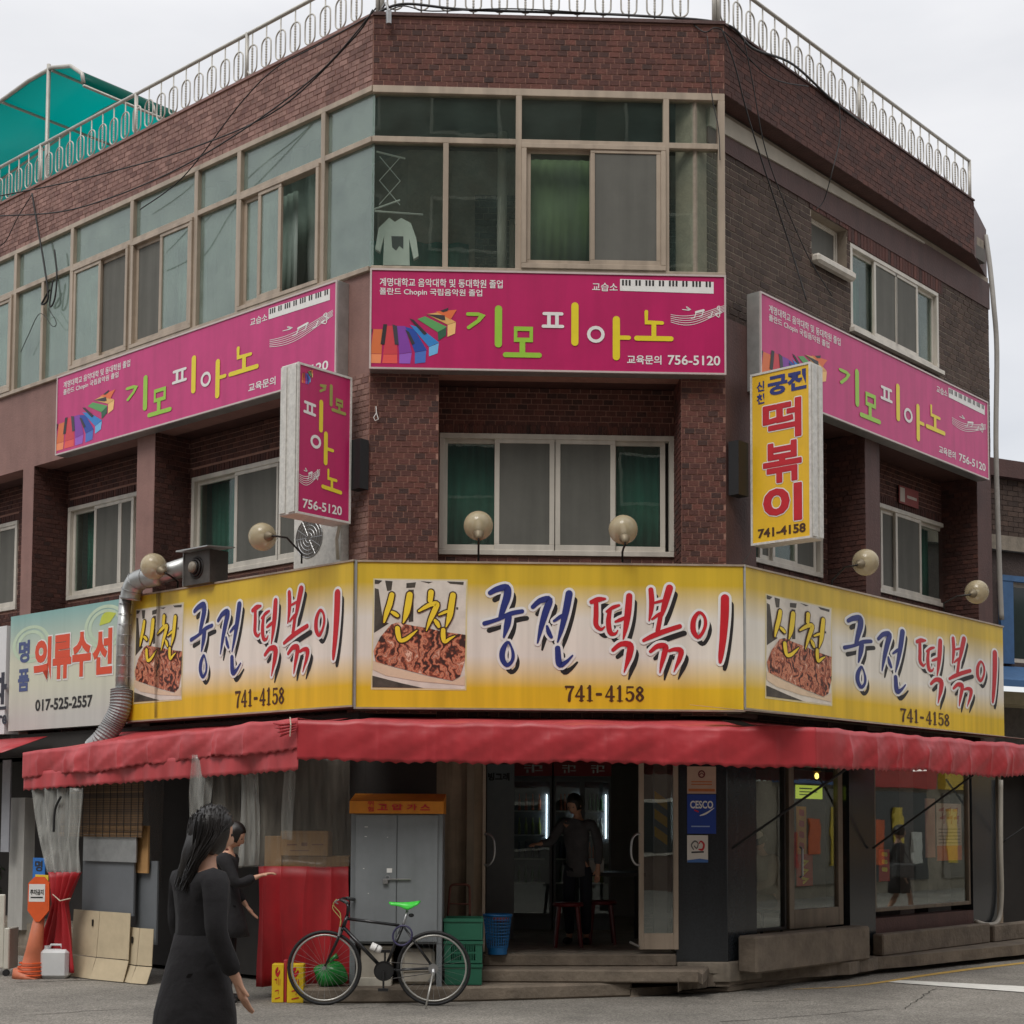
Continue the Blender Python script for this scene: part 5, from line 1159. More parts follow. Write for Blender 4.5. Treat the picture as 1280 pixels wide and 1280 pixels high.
# ================================================================== SHOP INTERIOR
def fbox(nm, Y, x0, x1, y0, y1, dep, m, par, **k):
    """box whose front face covers photo points x0..x1, y0..y1 at distance Y"""
    F = yf(Y); a0, z1 = F.pix(x0, y0); a1, z0 = F.pix(x1, y1)
    return obj(nm, MB().box(a0, a1, Y, Y+dep, z0, z1), m, par, **k)
YI = 18.4
def zz_(y, Y): return yf(Y).pz(700, y)
fridge_m = mat('fridge_grey', c(120,124,128), .4, .1, 5)
led = emit('led_strip', (.8,.9,1,1), 5.0); bottle_c = [mat('bottle_%d' % i, cc, .3, .2, 20) for i, cc in enumerate((c(190,90,40), c(60,110,60), c(150,160,60), c(200,200,190), c(60,60,90)))]
def fridge(x0, x1, doors, label):
    F = yf(YI); a0, a1 = F.px(x0, 1000), F.px(x1, 1000); zt = zz_(952, YI); 
    R = thing('drinks_fridge', label, 'fridge', ((a0+a1)/2, YI, FZ), 'glass door drinks fridges at the back of the shop')
    obj('cabinet', MB().box(a0, a1, YI+.06, YI+.6, FZ, zt), fridge_m, R)
    obj('header', MB().box(a0, a1, YI-.02, YI+.05, zz_(970, YI), zt), mat('fridge_red', c(150,24,30), .4, .1, 5), R)
    w_ = (a1-a0)/doors
    for i in range(doors):
        b0, b1 = a0+w_*i, a0+w_*(i+1); z0, z1 = FZ+.15, zz_(973, YI)
        cv = Canvas(F, 0, 100, 0, 100, b0, b1, zt, zz_(970, YI), .022); mb = MB(); [stroke(mb, cv, q, .002, w=6, smooth=False) for q in (((32,28),(44,28)),((32,45),(46,45)),((38,60),(38,78)),((52,25),(52,75)),((58,30),(72,30),(72,48)),((60,64),(74,64)))]; obj('lettering', mb, white_ink, R, fix=False)
        mb = MB(); mb.box(b0, b0+.03, YI, YI+.05, z0, z1); mb.box(b1-.03, b1, YI, YI+.05, z0, z1); mb.box(b0+.03, b1-.03, YI, YI+.05, z1-.04, z1); mb.box(b0+.03, b1-.03, YI, YI+.05, z0, z0+.05)
        d_ = obj('door', mb, mat('fridge_frame', c(104,106,108), .4, .1, 5), R)
        obj('pane', MB().box(b0+.03, b1-.03, YI+.01, YI+.015, z0+.05, z1-.04), g_clear, d_)
        obj('led_strip', MB().box(b1-.07, b1-.058, YI+.03, YI+.04, zz_(1048, YI), zz_(993, YI)), led, R)
        for k in range(4):
            zs = zz_(1013+k*30, YI); obj('shelf', MB().box(b0+.03, b1-.08, YI+.03, YI+.058, zs-.02, zs), white_ink, R)
            mb = MB()
            for q in range(4):
                bx_ = b0+.07+q*(w_-.16)/4; mb.tube([(bx_+.02, YI+.045, zs), (bx_+.02, YI+.045, zs+.12), (bx_+.02, YI+.045, zs+.15), (bx_+.02, YI+.045, zs+.2)], [.018, .018, .008, .008], 8)
            obj('bottles', mb, bottle_c[(k*2+i) % 5], R, smooth=True, kind='stuff')
fridge(640, 690, 1, 'left drinks fridge with one glass door and a red header')
fridge(692, 764, 2, 'right drinks fridge with two glass doors and a red header')
R = thing('freezer_cabinet', 'grey upright freezer panel with dark lettering just inside the doorway', 'freezer', (yf(16.9).px(625, 1100), 16.9, FZ))
fbox('cabinet', 16.9, 609, 642, 955, 1175, .7, mat('freezer_grey', c(128,134,138), .4, .15, 4), R)
cv = Canvas(yf(16.9), 609, 642, 955, 1175, yf(16.9).px(609, 970), yf(16.9).px(642, 970), yf(16.9).pz(620, 955), yf(16.9).pz(620, 1175), .0)
mb = MB(); put_text(mb, cv, '빙그레', 610, 637, 966, 976, .004, .05); obj('lettering', mb, black_ink, R, fix=False)
R = thing('striped_column', 'grey column wrapped with yellow and black warning stripes seen through the glass door', 'column', (yf(16.6).px(827, 1100), 16.6, FZ))
F = yf(16.6); ca, cb = F.px(818, 1000), F.px(834, 1000)
obj('column', MB().box(ca, cb, 16.6, 16.75, FZ, 2.4), mat('column_grey', c(120,116,110), .7, .2, 5), R)
for k in range(3):
    z = F.pz(825, 1000+k*22); mb = MB(); mb.poly([(ca, 16.595, z+.1), (cb, 16.595, z), (cb, 16.595, z-.11), (ca, 16.595, z-.01)]); obj('stripe', mb, mat('warning_yellow', c(206,160,40), .5, .1, 5), R, fix=False)
def stool(x, Y, label):
    F = yf(Y); X = F.px(x, 1150)
    R = thing('plastic_stool', label, 'stool', (X, Y, FZ), 'red plastic stools in the shop'); m = mat('stool_red', c(96,16,20), .35, .1, 6)
    obj('seat', MB().tube([(X,Y,FZ+.42),(X,Y,FZ+.45),(X,Y,FZ+.46)], [.16,.165,.15], 20), m, R, smooth=True)
    for k in range(4):
        an = pi/4+k*pi/2; obj('leg', MB().tube([(X+.13*cos(an),Y+.13*sin(an),FZ+.43),(X+.19*cos(an),Y+.19*sin(an),FZ)], [.022,.018], 6), m, R)
stool(710, 15.9, 'red plastic stool left of centre inside the dark doorway'); stool(752, 16.3, 'red plastic stool near the right door inside the shop')
R = thing('dining_table', 'dark dining table inside the shop behind the right glass door', 'table', (yf(16.8).px(768, 1100), 16.9, FZ))
X = yf(16.8).px(770, 1100); obj('tabletop', MB().box(X-.35, X+.3, 16.5, 17.2, FZ+.71, FZ+.75), darkm, R)
for sx in (-.3, .25):
    for sy in (16.56, 17.14): obj('leg', MB().box(X+sx-.02, X+sx+.02, sy-.02, sy+.02, FZ, FZ+.71), darkm, R)
fz_box = thing('tissue_box', 'small white box standing on the table in the shop', 'box', (X-.22, 16.6, FZ+.75))
obj('box', MB().box(X-.3, X-.15, 16.55, 16.68, FZ+.75, FZ+.88), white_ink, fz_box)
# right shop inner things
RI = lambda a, d, z: RF.P(a, d, z)
obj('pendant_cord', MB().tube([RI(gr(1014), -1.5, Zg), RI(gr(1014), -1.5, 2.3)], .006, 5), black, bld)
a_, z_ = RF.pix(1021, 970, -1.2)
R = thing('pendant_lamp', 'small glowing yellow pendant lamp behind the right glass door', 'lamp', RF.P(a_, -1.2, z_))
obj('bulb', MB().ball(RF.P(a_, -1.2, z_), .026, 12, 8, (1,1,1.5)), emit('warm_bulb', (1,.72,.16,1), 3.5), R, smooth=True)
obj('shade', MB().tube([RF.P(a_, -1.2, z_+.05), RF.P(a_, -1.2, z_+.09), RF.P(a_, -1.2, z_+.12)], [.06,.04,.015], 14, caps=False), mat('brass_shade', c(150,120,50), .4, .1, 5, metal=.6), R, smooth=True)
def panel(nm, label, F, x0, x1, y0, y1, d, m, cat='poster', th=.008, group=None):
    a0, a1 = F.px(x0, (y0+y1)/2, d), F.px(x1, (y0+y1)/2, d); z1, z0 = F.pz(x0, y0, d), F.pz(x0, y1, d)
    R = thing(nm, label, cat, F.P((a0+a1)/2, d, z0), group); obj('sheet', MB().fb(F, a0, a1, d-th, d, z0, z1), m, R); return R, Canvas(F, 0, 100, 0, 100, a0, a1, z1, z0, d)
R, cv = panel('menu_sign', 'small glowing green sign under the yellow lamp behind the glass', RF, 995, 1028, 981, 998, -.2, emit('green_glow', c(170,190,70), .8), 'sign')
mb = MB(); [mb.poly([cv.W(x, y, .002) for x, y in q]) for q in (((12,20),(60,20),(60,30),(12,30)), ((12,45),(80,45),(80,53),(12,53)), ((12,66),(50,66),(50,74),(12,74)))]; obj('lettering', mb, mat('olive_ink', c(90,110,40)), R, fix=False)
R, cv = panel('banner', 'tall orange and yellow banner behind the right glass door', RF, 996, 1008, 1008, 1068, -.35, mat('banner_orange', c(214,140,40), .6, .15, 5), 'banner')
for k in range(4): mb = MB(); stroke(mb, cv, [(30, 12+k*23, 1), (70, 14+k*23, 1)], .002, grow=6, smooth=False); obj('lettering', mb, redink, R, fix=False)
R, cv = panel('banner', 'tilted red banner low behind the right glass door', RF, 996, 1016, 1068, 1108, -.3, mat('banner_red', c(190,56,34), .6, .15, 5), 'banner')
for k in range(3): mb = MB(); stroke(mb, cv, [(35, 20+k*28, 1), (68, 24+k*28, 1), (40, 34+k*28, 1)], .002, grow=4, smooth=False); obj('lettering', mb, yel_ink, R, fix=False)
R, cv = panel('poster', 'pale poster with an orange lower part inside the big right window', RF, 1171, 1202, 1004, 1076, -.1, mat('poster_pale', c(206,178,164), .6, .15, 8))
mb = MB(); mb.poly([cv.W(x, y, .002) for x, y in ((0,74),(100,74),(100,100),(0,100))]); obj('print_band', mb, mat('poster_orange', c(214,106,48), .6, .2, 5), R, fix=False)
mb = MB(); [stroke(mb, cv, [(x, y, 1), (x+18, y-2, 1), (x+14, y+8, 1)], .003, grow=1.6, smooth=False) for x, y in ((10,12),(38,12),(66,12),(14,26),(44,26),(70,26))]; obj('lettering', mb, mat('poster_pink_ink', c(176,90,90)), R, fix=False)
mb = MB(); [mb.poly([cv.W(x, y, .003) for x, y in ((6,q),(94,q),(94,q+2.2),(6,q+2.2))]) for q in (44,50,56,62,68)]; obj('print_line', mb, mat('poster_grey_ink', c(140,120,112)), R, fix=False, kind='stuff')
panel('poster', 'narrow pink poster left of the pale poster in the right window', RF, 1157, 1169, 998, 1072, -.1, mat('poster_pink', c(190,130,112), .6, .2, 8))
R, cv = panel('banner', 'small red and orange banner at the left of the big right window', RF, 1099, 1112, 1062, 1102, -.12, mat('banner_deep', c(186,50,30), .6, .15, 5), 'banner')
for k in range(3): mb = MB(); stroke(mb, cv, [(30, 14+k*24, 1), (72, 16+k*24, 1)], .002, grow=6, smooth=False); obj('lettering', mb, yel_ink, R, fix=False)
# stickers on the pier
D0 = .012
R, cv = panel('sticker', 'cream notice at the top of the black granite pier', FR, 859, 895, 958, 992, D0, mat('notice_cream', c(190,160,140), .5, .1, 8))
mb = MB(); stroke(mb, cv, [(50+10*cos(t*pi/6), 28+12*sin(t*pi/6), 5) for t in range(12)], .002, closed=True); stroke(mb, cv, [(44,30,3),(50,24,3),(56,30,3)], .003); obj('emblem', mb, mat('emblem_maroon', c(110,40,44)), R, fix=False)
mb = MB(); [mb.poly([cv.W(x, y, .002) for x, y in ((14,q),(86,q),(86,q+4),(14,q+4))]) for q in (54,64)]; mb.poly([cv.W(x, y, .002) for x, y in ((4,82),(96,82),(96,92),(4,92))]); obj('lettering', mb, mat('notice_orange', c(190,110,60)), R, fix=False)
R, cv = panel('sticker', 'blue pest control notice in the middle of the granite pier', FR, 859, 895, 993, 1042, D0, mat('notice_blue', c(26,62,150), .4, .08, 8))
mb = MB(); put_text(mb, cv, 'CESCO', 10, 90, 16, 36, .002, .03); obj('lettering', mb, white_ink, R, fix=False)
mb = MB(); stroke(mb, cv, [(44,54,2),(66,48,5),(94,34,1)], .002); obj('swoosh', mb, white_ink, R, fix=False)
mb = MB(); stroke(mb, cv, [(26,40,4),(38,44,4)], .002); obj('swoosh', mb, redink, R, fix=False)
mb = MB(); mb.poly([cv.W(x, y, .002) for x, y in ((14,80),(78,80),(78,83),(14,83))]); obj('lettering', mb, mat('notice_light', c(150,170,210)), R, fix=False)
R, cv = panel('sticker', 'white notice with a red and grey round mark at the bottom of the granite pier', FR, 859, 885, 1044, 1078, D0, mat('notice_white', c(214,208,198), .5, .06, 8))
mb = MB(); stroke(mb, cv, [(30,52,5),(20,36,6),(36,22,6),(52,30,5),(46,48,5),(34,40,5)], .002); obj('emblem', mb, mat('emblem_grey', c(100,100,96)), R, fix=False)
mb = MB(); stroke(mb, cv, [(56,52,5),(74,52,9),(80,34,9),(66,22,6),(58,30,5)], .002); obj('emblem', mb, redink, R, fix=False)
mb = MB(); put_text(mb, cv, 'Blue Bay', 22, 80, 60, 70, .002, .02) if False else [mb.poly([cv.W(x, y, .002) for x, y in ((20,60),(80,58),(80,64),(20,66))])]; obj('lettering', mb, black_ink, R, fix=False)
mb = MB(); mb.poly([cv.W(x, y, .002) for x, y in ((0,92),(60,86),(100,90),(100,100),(0,100))]); obj('print_band', mb, mat('notice_blue2', c(70,110,170)), R, fix=False)
# ---- front doors
R = thing('shop_door', 'open aluminium framed glass door at the right of the doorway', 'door', FR.P(FR.px(823, 1180), 0, FZ))
F = FR; a0, a1 = F.px(798.5, 1080, .03), F.px(848, 1080, .03); zb = F.pz(820, 1187, .03)
mb = MB(); fw2 = .05; mb.fb(F, a0, a0+fw2, -.01, .035, zb, 2.46); mb.fb(F, a1-fw2, a1, -.01, .035, zb, 2.46); mb.fb(F, a0+fw2, a1-fw2, -.01, .035, zb, zb+.16); mb.fb(F, a0+fw2, a1-fw2, -.01, .035, 2.42, 2.46)
obj('frame', mb, frame_alu, R, bevel=.004); obj('pane', MB().fb(F, a0+fw2, a1-fw2, .01, .015, zb+.16, 2.42), g_low, R)
def chandle(F, a, z, d, sg, R):
    mb = MB(); pts = [F.P(a, d, z+.15), F.P(a+.04*sg, d+.03, z+.15), F.P(a+.085*sg, d+.05, z+.09), F.P(a+.09*sg, d+.05, z-.06), F.P(a+.05*sg, d+.03, z-.14), F.P(a, d, z-.15)]
    mb.tube([Vector(p) for p in cat_rom([tuple(p) for p in pts], 5)], .012, 8); obj('handle', mb, steel, R, smooth=True)
chandle(F, a0+.01, F.pz(795, 1062, .03), .03, -1, R)
obj('door_stop', MB().tube([F.P(a0+.0, .04, zb+.03), F.P(a0-.1, .12, zb+.08)], .012, 6), steel, R)
R = thing('shop_door', 'left glass door standing open, seen edge on beside the stained wall', 'door', FR.P(FR.px(606, 1180), 0, FZ))
a0 = FR.px(606, 1080); mb = MB(); mb.fb(FR, a0-.025, a0+.005, -.0, .045, FZ+.02, 2.46); mb.fb(FR, a0-.02, a0+.0, -.8, -.75, FZ+.02, 2.46); mb.fb(FR, a0-.02, a0, -.75, 0, FZ+.02, FZ+.15); obj('frame', mb, frame_alu, R)
obj('pane', MB().fb(FR, a0-.012, a0-.006, -.75, 0, FZ+.15, 2.46), g_low, R)
chandle(FR, a0, FR.pz(606, 1062), .045, 1, R)
# ================================================================== GAS CABINET
YC = 14.25; F = yf(YC); G = F
R = thing('gas_cabinet', 'grey steel gas cylinder cabinet with an orange header and padlocked doors', 'cabinet', (F.px(496, 1200), YC, .14))
grey_p = mat('grey_enamel', c(120,124,126), .45, .1, 5, streak=.12)
a0, a1 = F.px(438, 1100), F.px(553, 1100); zt, zb, zm = F.pz(496, 1017), F.pz(496, 1232), F.pz(496, 1180)
obj('body', MB().box(a0, a1, YC, YC+.45, zm, zt), grey_p, R, bevel=.006)
am = F.px(496, 1100)
for p, q in ((a0+.045, am-.003), (am+.003, a1-.045)): obj('door', MB().box(p, q, YC-.016, YC-.002, zm+.02, zt-.01), mat('grey_enamel_door', c(126,130,132), .42, .12, 4, streak=.1), R, bevel=.004)
for p in (a0, a1-.05):
    for y_ in (YC, YC+.4): obj('leg', MB().box(p, p+.05, y_, y_+.05, .14, zm), grey_p, R)
orange = mat('orange_enamel', c(216,134,34), .5, .15, 6, streak=.15)
zh = F.pz(496, 995); mb = MB(); mb.hexa([(a0-.01,YC-.07,zt-.0),(a1+.01,YC-.07,zt-.0),(a1+.01,YC+.45,zt),(a0-.01,YC+.45,zt),(a0-.01,YC-.06,zh-.05),(a1+.01,YC-.06,zh-.05),(a1+.01,YC+.45,zh+.03),(a0-.01,YC+.45,zh+.03)]); obj('header', mb, orange, R)
cv = Canvas(yf(YC-.07), 0, 1280, 0, 1280, yf(YC-.07).px(280, 1010), yf(YC-.07).px(640, 1010), yf(YC-.07).pz(496, 920), yf(YC-.07).pz(496, 1280), .003)
mb = MB(); put_text(mb, cv, '위', 638, 665, 292, 313, .002, .02); put_text(mb, cv, '험', 638, 665, 317, 339, .002, .02)
for ch, x0, x1 in (('고',682,728),('압',745,795),('가',812,858),('스',872,916)): put_text(mb, cv, ch, x0, x1, 305, 333, .002, .03)
obj('lettering', mb, redink, R, fix=False)
zk = F.pz(500, 1099); obj('bolt', MB().tube([(am-.1,YC-.03,zk),(am+.13,YC-.03,zk)], .008, 6), steel, R)
mb = MB(); px_, pz_ = F.pix(482, 1101); mb.box(px_-.025, px_+.025, YC-.05, YC-.02, pz_-.03, pz_+.02); obj('padlock', mb, steel, R, bevel=.006); obj('shackle', MB().ring((px_+.02,YC-.035,pz_+.03), (0,1,0), .022, .005, 14, 6), steel, R)
px_, pz_ = F.pix(487, 1088); mb = MB(); mb.box(px_-.025, px_+.025, YC-.021, YC-.0175, pz_-.02, pz_+.02); obj('label_sticker', mb, white_ink, R)
for x, y, l in ((456,1034,.03),(456,1046,.02),(484,1047,.008),(460,1117,.01),(454,1086,.012)): a, z = F.pix(x, y); mb = MB(); mb.box(a, a+l, YC-.0185, YC-.0168, z, z+.006); obj('paint_chip', mb, white_ink, R)
for nm, x0, x1, y0, y1, yy, m_ in (('slab', 449, 490, 1183, 1218, YC+.1, 'slab_white'), ('slab', 500, 542, 1184, 1213, YC+.06, 'slab_cream')):
    pass
def simple_box(nm, label, cat, Y, x0, x1, y0, y1, dep, m, group=None, z0=None, bev=.005, part='body'):
    F = yf(Y); a0, z1 = F.pix(x0, y0); a1, zb = F.pix(x1, y1); zb = zb if z0 is None else z0
    R = thing(nm, label, cat, ((a0+a1)/2, Y+dep/2, zb), group); obj(part, MB().box(a0, a1, Y, Y+dep, zb, z1), m, R, bevel=bev); return R, (a0, a1, zb, z1)
cream = mat('dirty_cream_plastic', c(176,168,154), .6, .2, 6, streak=.1)
R, q = simple_box('storage_bin', 'dirty cream bin under the gas cabinet, behind the front wheel', 'bin', YC+.06, 451, 489, 1182, 1222, .3, cream)
obj('rim', MB().box(q[0]-.01, q[1]+.01, YC+.05, YC+.37, q[3]-.02, q[3]), cream, R)
R, q = simple_box('stone_block', 'long pale block lying at the foot of the gas cabinet', 'block', YC+.02, 447, 489, 1222, 1233, .2, mat('pale_stone', c(190,184,170), .7, .2, 8))
R, q = simple_box('sack', 'pale full sack stuffed under the gas cabinet behind the rear wheel', 'sack', YC+.08, 502, 543, 1186, 1231, .28, cream, bev=.03)
obj('seam', MB().tube([(q[0]+.01, YC+.075, q[2]+.12), (q[1]-.01, YC+.075, q[2]+.13)], .006, 5), mat('seam_grey', c(120,110,96)), R)
# ================================================================== BICYCLE
YB = 13.93; F = yf(YB)
def bp(x, y, dy=0):
    a, z = F.pix(280+x/3.556, 920+y/3.556); return Vector((a, YB+dy, z))
BK = thing('bicycle', 'black bicycle with a bright green saddle parked in front of the grey cabinet', 'bicycle', (bp(690, 1100).x, YB, 0))
fmat = mat('black_frame_paint', c(22,22,24), .3, .15, 20, coat=.3); rim = mat('rim_alu', c(176,174,168), .35, .1, 9, metal=.6)
Rw = .338
hubF = bp(447, 1027); hubR = bp(932, 1020); hubF.z = Rw; hubR.z = Rw
for hub in (hubF, hubR):
    ty = MB().ring(hub, (0,1,0), Rw-.014, .0155, 48, 8); W = obj('wheel', ty, black, BK, smooth=True, label='tyre of the wheel')
    obj('rim', MB().ring(hub, (0,1,0), Rw-.042, .010, 48, 6), rim, W, smooth=True)
    mb = MB()
    for k in range(28):
        an = 2*pi*k/28; a2 = an+(.35 if k % 2 else -.35); sg = .03 if k % 4 < 2 else -.03
        mb.tube([hub+Vector((.018*cos(a2), sg, .018*sin(a2))), hub+Vector(((Rw-.045)*cos(an), 0, (Rw-.045)*sin(an)))], .0013, 3)
    obj('spokes', mb, steel, W, kind='stuff')
    obj('hub', MB().tube([hub+Vector((0,-.05,0)), hub+Vector((0,.05,0))], .018, 10), steel, W)
    obj('valve', MB().tube([hub+Vector((0,0,-Rw+.05)), hub+Vector((0,0,-Rw+.1))], .003, 4), steel, W)
ht, hb, bb, st, sd_ = bp(548, 800), bp(527, 858), bp(712, 1042), bp(795, 842), bp(815, 775)
mb = MB(); mb.tube([ht, hb], .018, 10); mb.tube([ht+(hb-ht)*.2, bp(780, 842)], .014, 8); mb.tube([hb-(hb-ht)*.15, bb], .018, 8); mb.tube([bb, st], .015, 8)
for s_ in (-.035, .035): mb.tube([st+Vector((0,s_*.5,0)), hubR+Vector((0,s_*1.4,0))], .009, 6); mb.tube([bb+Vector((0,s_,0)), hubR+Vector((0,s_*1.4,0))], .009, 6)
obj('frame', mb, fmat, BK, smooth=True)
mb = MB()
for s_ in (-.04, .04): mb.tube([hb+Vector((0,s_*.6,0)), hb+(hubF-hb)*.3+Vector((0,s_,0)), hubF+Vector((0,s_,0))], [.013,.012,.008], 7)
mb.tube([hb+Vector((0,-.04,0)), hb+Vector((0,.04,0))], .014, 7); obj('fork', mb, fmat, BK, smooth=True)
mb = MB(); mb.tube([ht, bp(552, 762), bp(548, 745)], .014, 8); mb.tube([bp(552, 748), bp(528, 730)], .013, 8); obj('stem', mb, fmat, BK, smooth=True)
h0 = bp(520, 724); mb = MB(); mb.tube([h0+Vector((.06,-.28,-.01)), h0+Vector((.0,-.12,0)), h0, h0+Vector((.0,.12,0)), h0+Vector((.06,.28,-.01))], .0115, 8); obj('handlebar', mb, fmat, BK, smooth=True)
for s_ in (-1, 1):
    obj('grip', MB().tube([h0+Vector((.09,s_*.30,-.02)), h0+Vector((.03,s_*.19,-.003))], .0165, 8), mat('grip_grey', c(70,72,72), .7), BK, smooth=True)
    obj('brake_lever', MB().tube([h0+Vector((.0,s_*.15,0)), h0+Vector((-.04,s_*.17,-.02)), h0+Vector((.0,s_*.25,-.03))], .006, 6), steel, BK)
mb = MB(); mb.tube([Vector(p) for p in cat_rom([tuple(q) for q in (h0+Vector((-.03,-.1,.0)), h0+Vector((-.06,-.08,-.05)), bp(520,790,-.05), hb+Vector((-.02,-.04,.02)))], 6)], .004, 5); mb.tube([Vector(p) for p in cat_rom([tuple(q) for q in (h0+Vector((-.03,-.06,.0)), h0+Vector((-.07,-.05,-.08)), bp(522,815,-.04), hb+Vector((-.03,-.03,-.0)))], 6)], .004, 5)
obj('brake_cable', mb, mat('cable_yellow', c(190,180,110), .5), BK, smooth=True, kind='stuff')
obj('front_brake', MB().tube([hb+Vector((-.015,-.05,.02)), hb+Vector((-.03,-.05,-.06))], .012, 6), steel, BK)
obj('seat_post', MB().tube([st, bp(800, 830), sd_], .012, 8), steel, BK, smooth=True)
def saddle(u, v):
    x = -.145+.28*u; w_ = .02+.06*max(0, (u-.3)/.7)**1.3; an = (v-.5)*pi*1.15; dp = .022+.035*math.exp(-((u-.62)/.22)**2)
    if u in (0, 1): w_ *= .3; dp *= .3
    return bp(805, 748)+Vector((x, w_*sin(an), .012+.014*(u-.35)**2*3-dp*(1-cos(an))*.9))
obj('saddle', MB().sheet(saddle, 14, 12), mat('lime_saddle', c(70,214,70), .35, .06, 8), BK, smooth=True, fix=False, solid=.012)
obj('saddle_light', MB().ball(bp(832, 797), .022, 10, 8, (1.2,1,.8)), black, BK, smooth=True)
obj('chainring', MB().tube([bb+Vector((0,-.05,0)), bb+Vector((0,-.055,0))], .088, 26), mat('chainring_black', c(28,28,28), .5), BK)
mb = MB(); mb.ring(bb+Vector((0,-.058,0)), (0,1,0), .086, .005, 28, 5); obj('chain_guard', mb, fmat, BK)
mb = MB()
for s_ in (1, -1): mb.tube([bb+Vector((0,-.05,.08*s_)), hubR+Vector((0,-.05,.035*s_))], .004, 5)
obj('chain', mb, darkm, BK, kind='stuff')
obj('sprocket', MB().tube([hubR+Vector((0,-.04,0)), hubR+Vector((0,-.06,0))], .045, 18), steel, BK)
cra = Vector((.0,-.075,-.17)); 
for s_, yy in ((1,-.07), (-1,.07)):
    e_ = bb+Vector((.0*s_, yy, -.165*s_)); cn = obj('crank', MB().tube([bb+Vector((0,yy,0)), e_], .01, 6), fmat, BK)
    obj('pedal', MB().box(e_.x-.045, e_.x+.045, e_.y-.04 if yy < 0 else e_.y, e_.y if yy < 0 else e_.y+.04, e_.z-.012, e_.z+.012), black, cn)
obj('derailleur', MB().tube([hubR+Vector((.0,-.06,-.0)), hubR+Vector((-.0,-.06,-.07)), hubR+Vector((-.04,-.06,-.12))], [.02,.016,.012], 8), steel, BK, smooth=True)
kk_ = hubR+Vector((-.0,-.07,-.03)); kt = ground(280+905/3.556, 920+1192/3.556); obj('kickstand', MB().tube([kk_, Vector((kt.x, YB-.22, 0))], .009, 7), rim, BK, smooth=True)
obj('bottle', MB().tube([bp(655,930,-.03), bp(690,948,-.03), bp(700,952,-.03)], [.035,.036,.03], 12), white_ink, BK, smooth=True); obj('bottle_cage', MB().ring(bp(678,944,-.03), bp(690,948)-bp(655,930), .04, .004, 16, 5), steel, BK)
obj('cable_lock', MB().ring(bp(795,885,-.05), (0.15,1,0), .085, .009, 24, 6, squash=1.1), mat('lock_blue', c(60,56,90), .4), BK, smooth=True)
# ================================================================== STREET THINGS BY THE CABINET
def crate(Y, x0, x1, y0, y1, label, open_=True, slots=True):
    F = yf(Y); a0, z1 = F.pix(x0, y0); a1, z0 = F.pix(x1, y1); m = mat('green_crate_plastic', c(34,92,70), .45, .12, 6)
    R = thing('crate', label, 'crate', ((a0+a1)/2, Y+.2, z0), 'green plastic crates stacked by the doorway'); D = .4; t = .015
    for nm, b in (('end_panel', (a0, a0+t, Y, Y+D)), ('end_panel', (a1-t, a1, Y, Y+D)), ('back_panel', (a0+t, a1-t, Y+D-t, Y+D)), ('base', (a0+t, a1-t, Y+t, Y+D-t))):
        obj(nm, MB().box(b[0], b[1], b[2], b[3], z0, z1 if nm != 'base' else z0+.012), m, R)
    mb = MB(); h = z1-z0; w_ = a1-a0
    mb.box(a0+t, a1-t, Y, Y+t, z0, z0+h*.12); mb.box(a0+t, a1-t, Y, Y+t, z1-h*.2, z1)
    if slots:
        mb.box(a0+t, a0+w_*.18, Y, Y+t, z0+h*.12, z1-h*.2); mb.box(a1-w_*.18, a1-t, Y, Y+t, z0+h*.12, z1-h*.2); mb.box(a0+w_*.45, a0+w_*.55, Y, Y+t, z0+h*.12, z1-h*.2); mb.box(a0+w_*.18, a0+w_*.45, Y, Y+t*.8, z0+h*.42, z0+h*.5); mb.box(a0+w_*.55, a1-w_*.18, Y, Y+t*.8, z0+h*.42, z0+h*.5)
        for k in range(1, 6):
            for s0 in (.18, .55): x = a0+w_*(s0+.27*k/6); mb.box(x-.004, x+.004, Y+.001, Y+t*.7, z0+h*.12, z1-h*.2)
    else: mb.box(a0+t, a1-t, Y+.003, Y+t, z0+h*.12, z1-h*.2)
    obj('front_panel', mb, m, R, kind='stuff'); obj('rim', MB().box(a0-.008, a1+.008, Y-.008, Y, z1-.03, z1), m, R)
crate(14.32, 555, 603, 1148, 1175, 'top green plastic crate of the stack beside the doorway', slots=False)
crate(14.32, 555.5, 602.5, 1176, 1204, 'middle green plastic crate with slotted sides')
crate(14.32, 556, 602, 1205, 1231, 'bottom green plastic crate of the stack', slots=False)
R = thing('hand_cart', 'rusty metal hand cart with a bent handle behind the green crates', 'cart', (yf(14.75).px(575, 1130), 14.75, .14))
q_ = lambda x, y: atY(280+x/3.556, 920+y/3.556, 14.75)
rust = mat('rusty_brown', c(92,50,38), .8, .3, 9)
obj('handle', MB().tube([Vector(p) for p in cat_rom([tuple(q_(*p)) for p in ((995,800),(1003,700),(1012,664),(1050,660),(1086,664),(1092,700),(1092,800))], 5)], .012, 7), rust, R, smooth=True)
obj('bracket', MB().tube([q_(1003,745), q_(1092,748)], .008, 6), rust, R)
for x in (575, 592): obj('wheel', MB().tube([atY(x, 1225, 14.75)+Vector((0,-.02,0)), atY(x, 1225, 14.75)+Vector((0,.02,0))], .06, 14), black, R)
R = thing('laundry_basket', 'blue plastic lattice basket at the left side of the doorway', 'basket', (yf(15.0).px(621, 1170), 15.0, FZ))
bc = Vector((yf(15.0).px(622, 1150), 14.98, FZ)); bm_ = mat('blue_plastic', c(24,96,150), .4, .1, 6)
r0b, r1b, hB = .10, .135, .38; mb = MB()
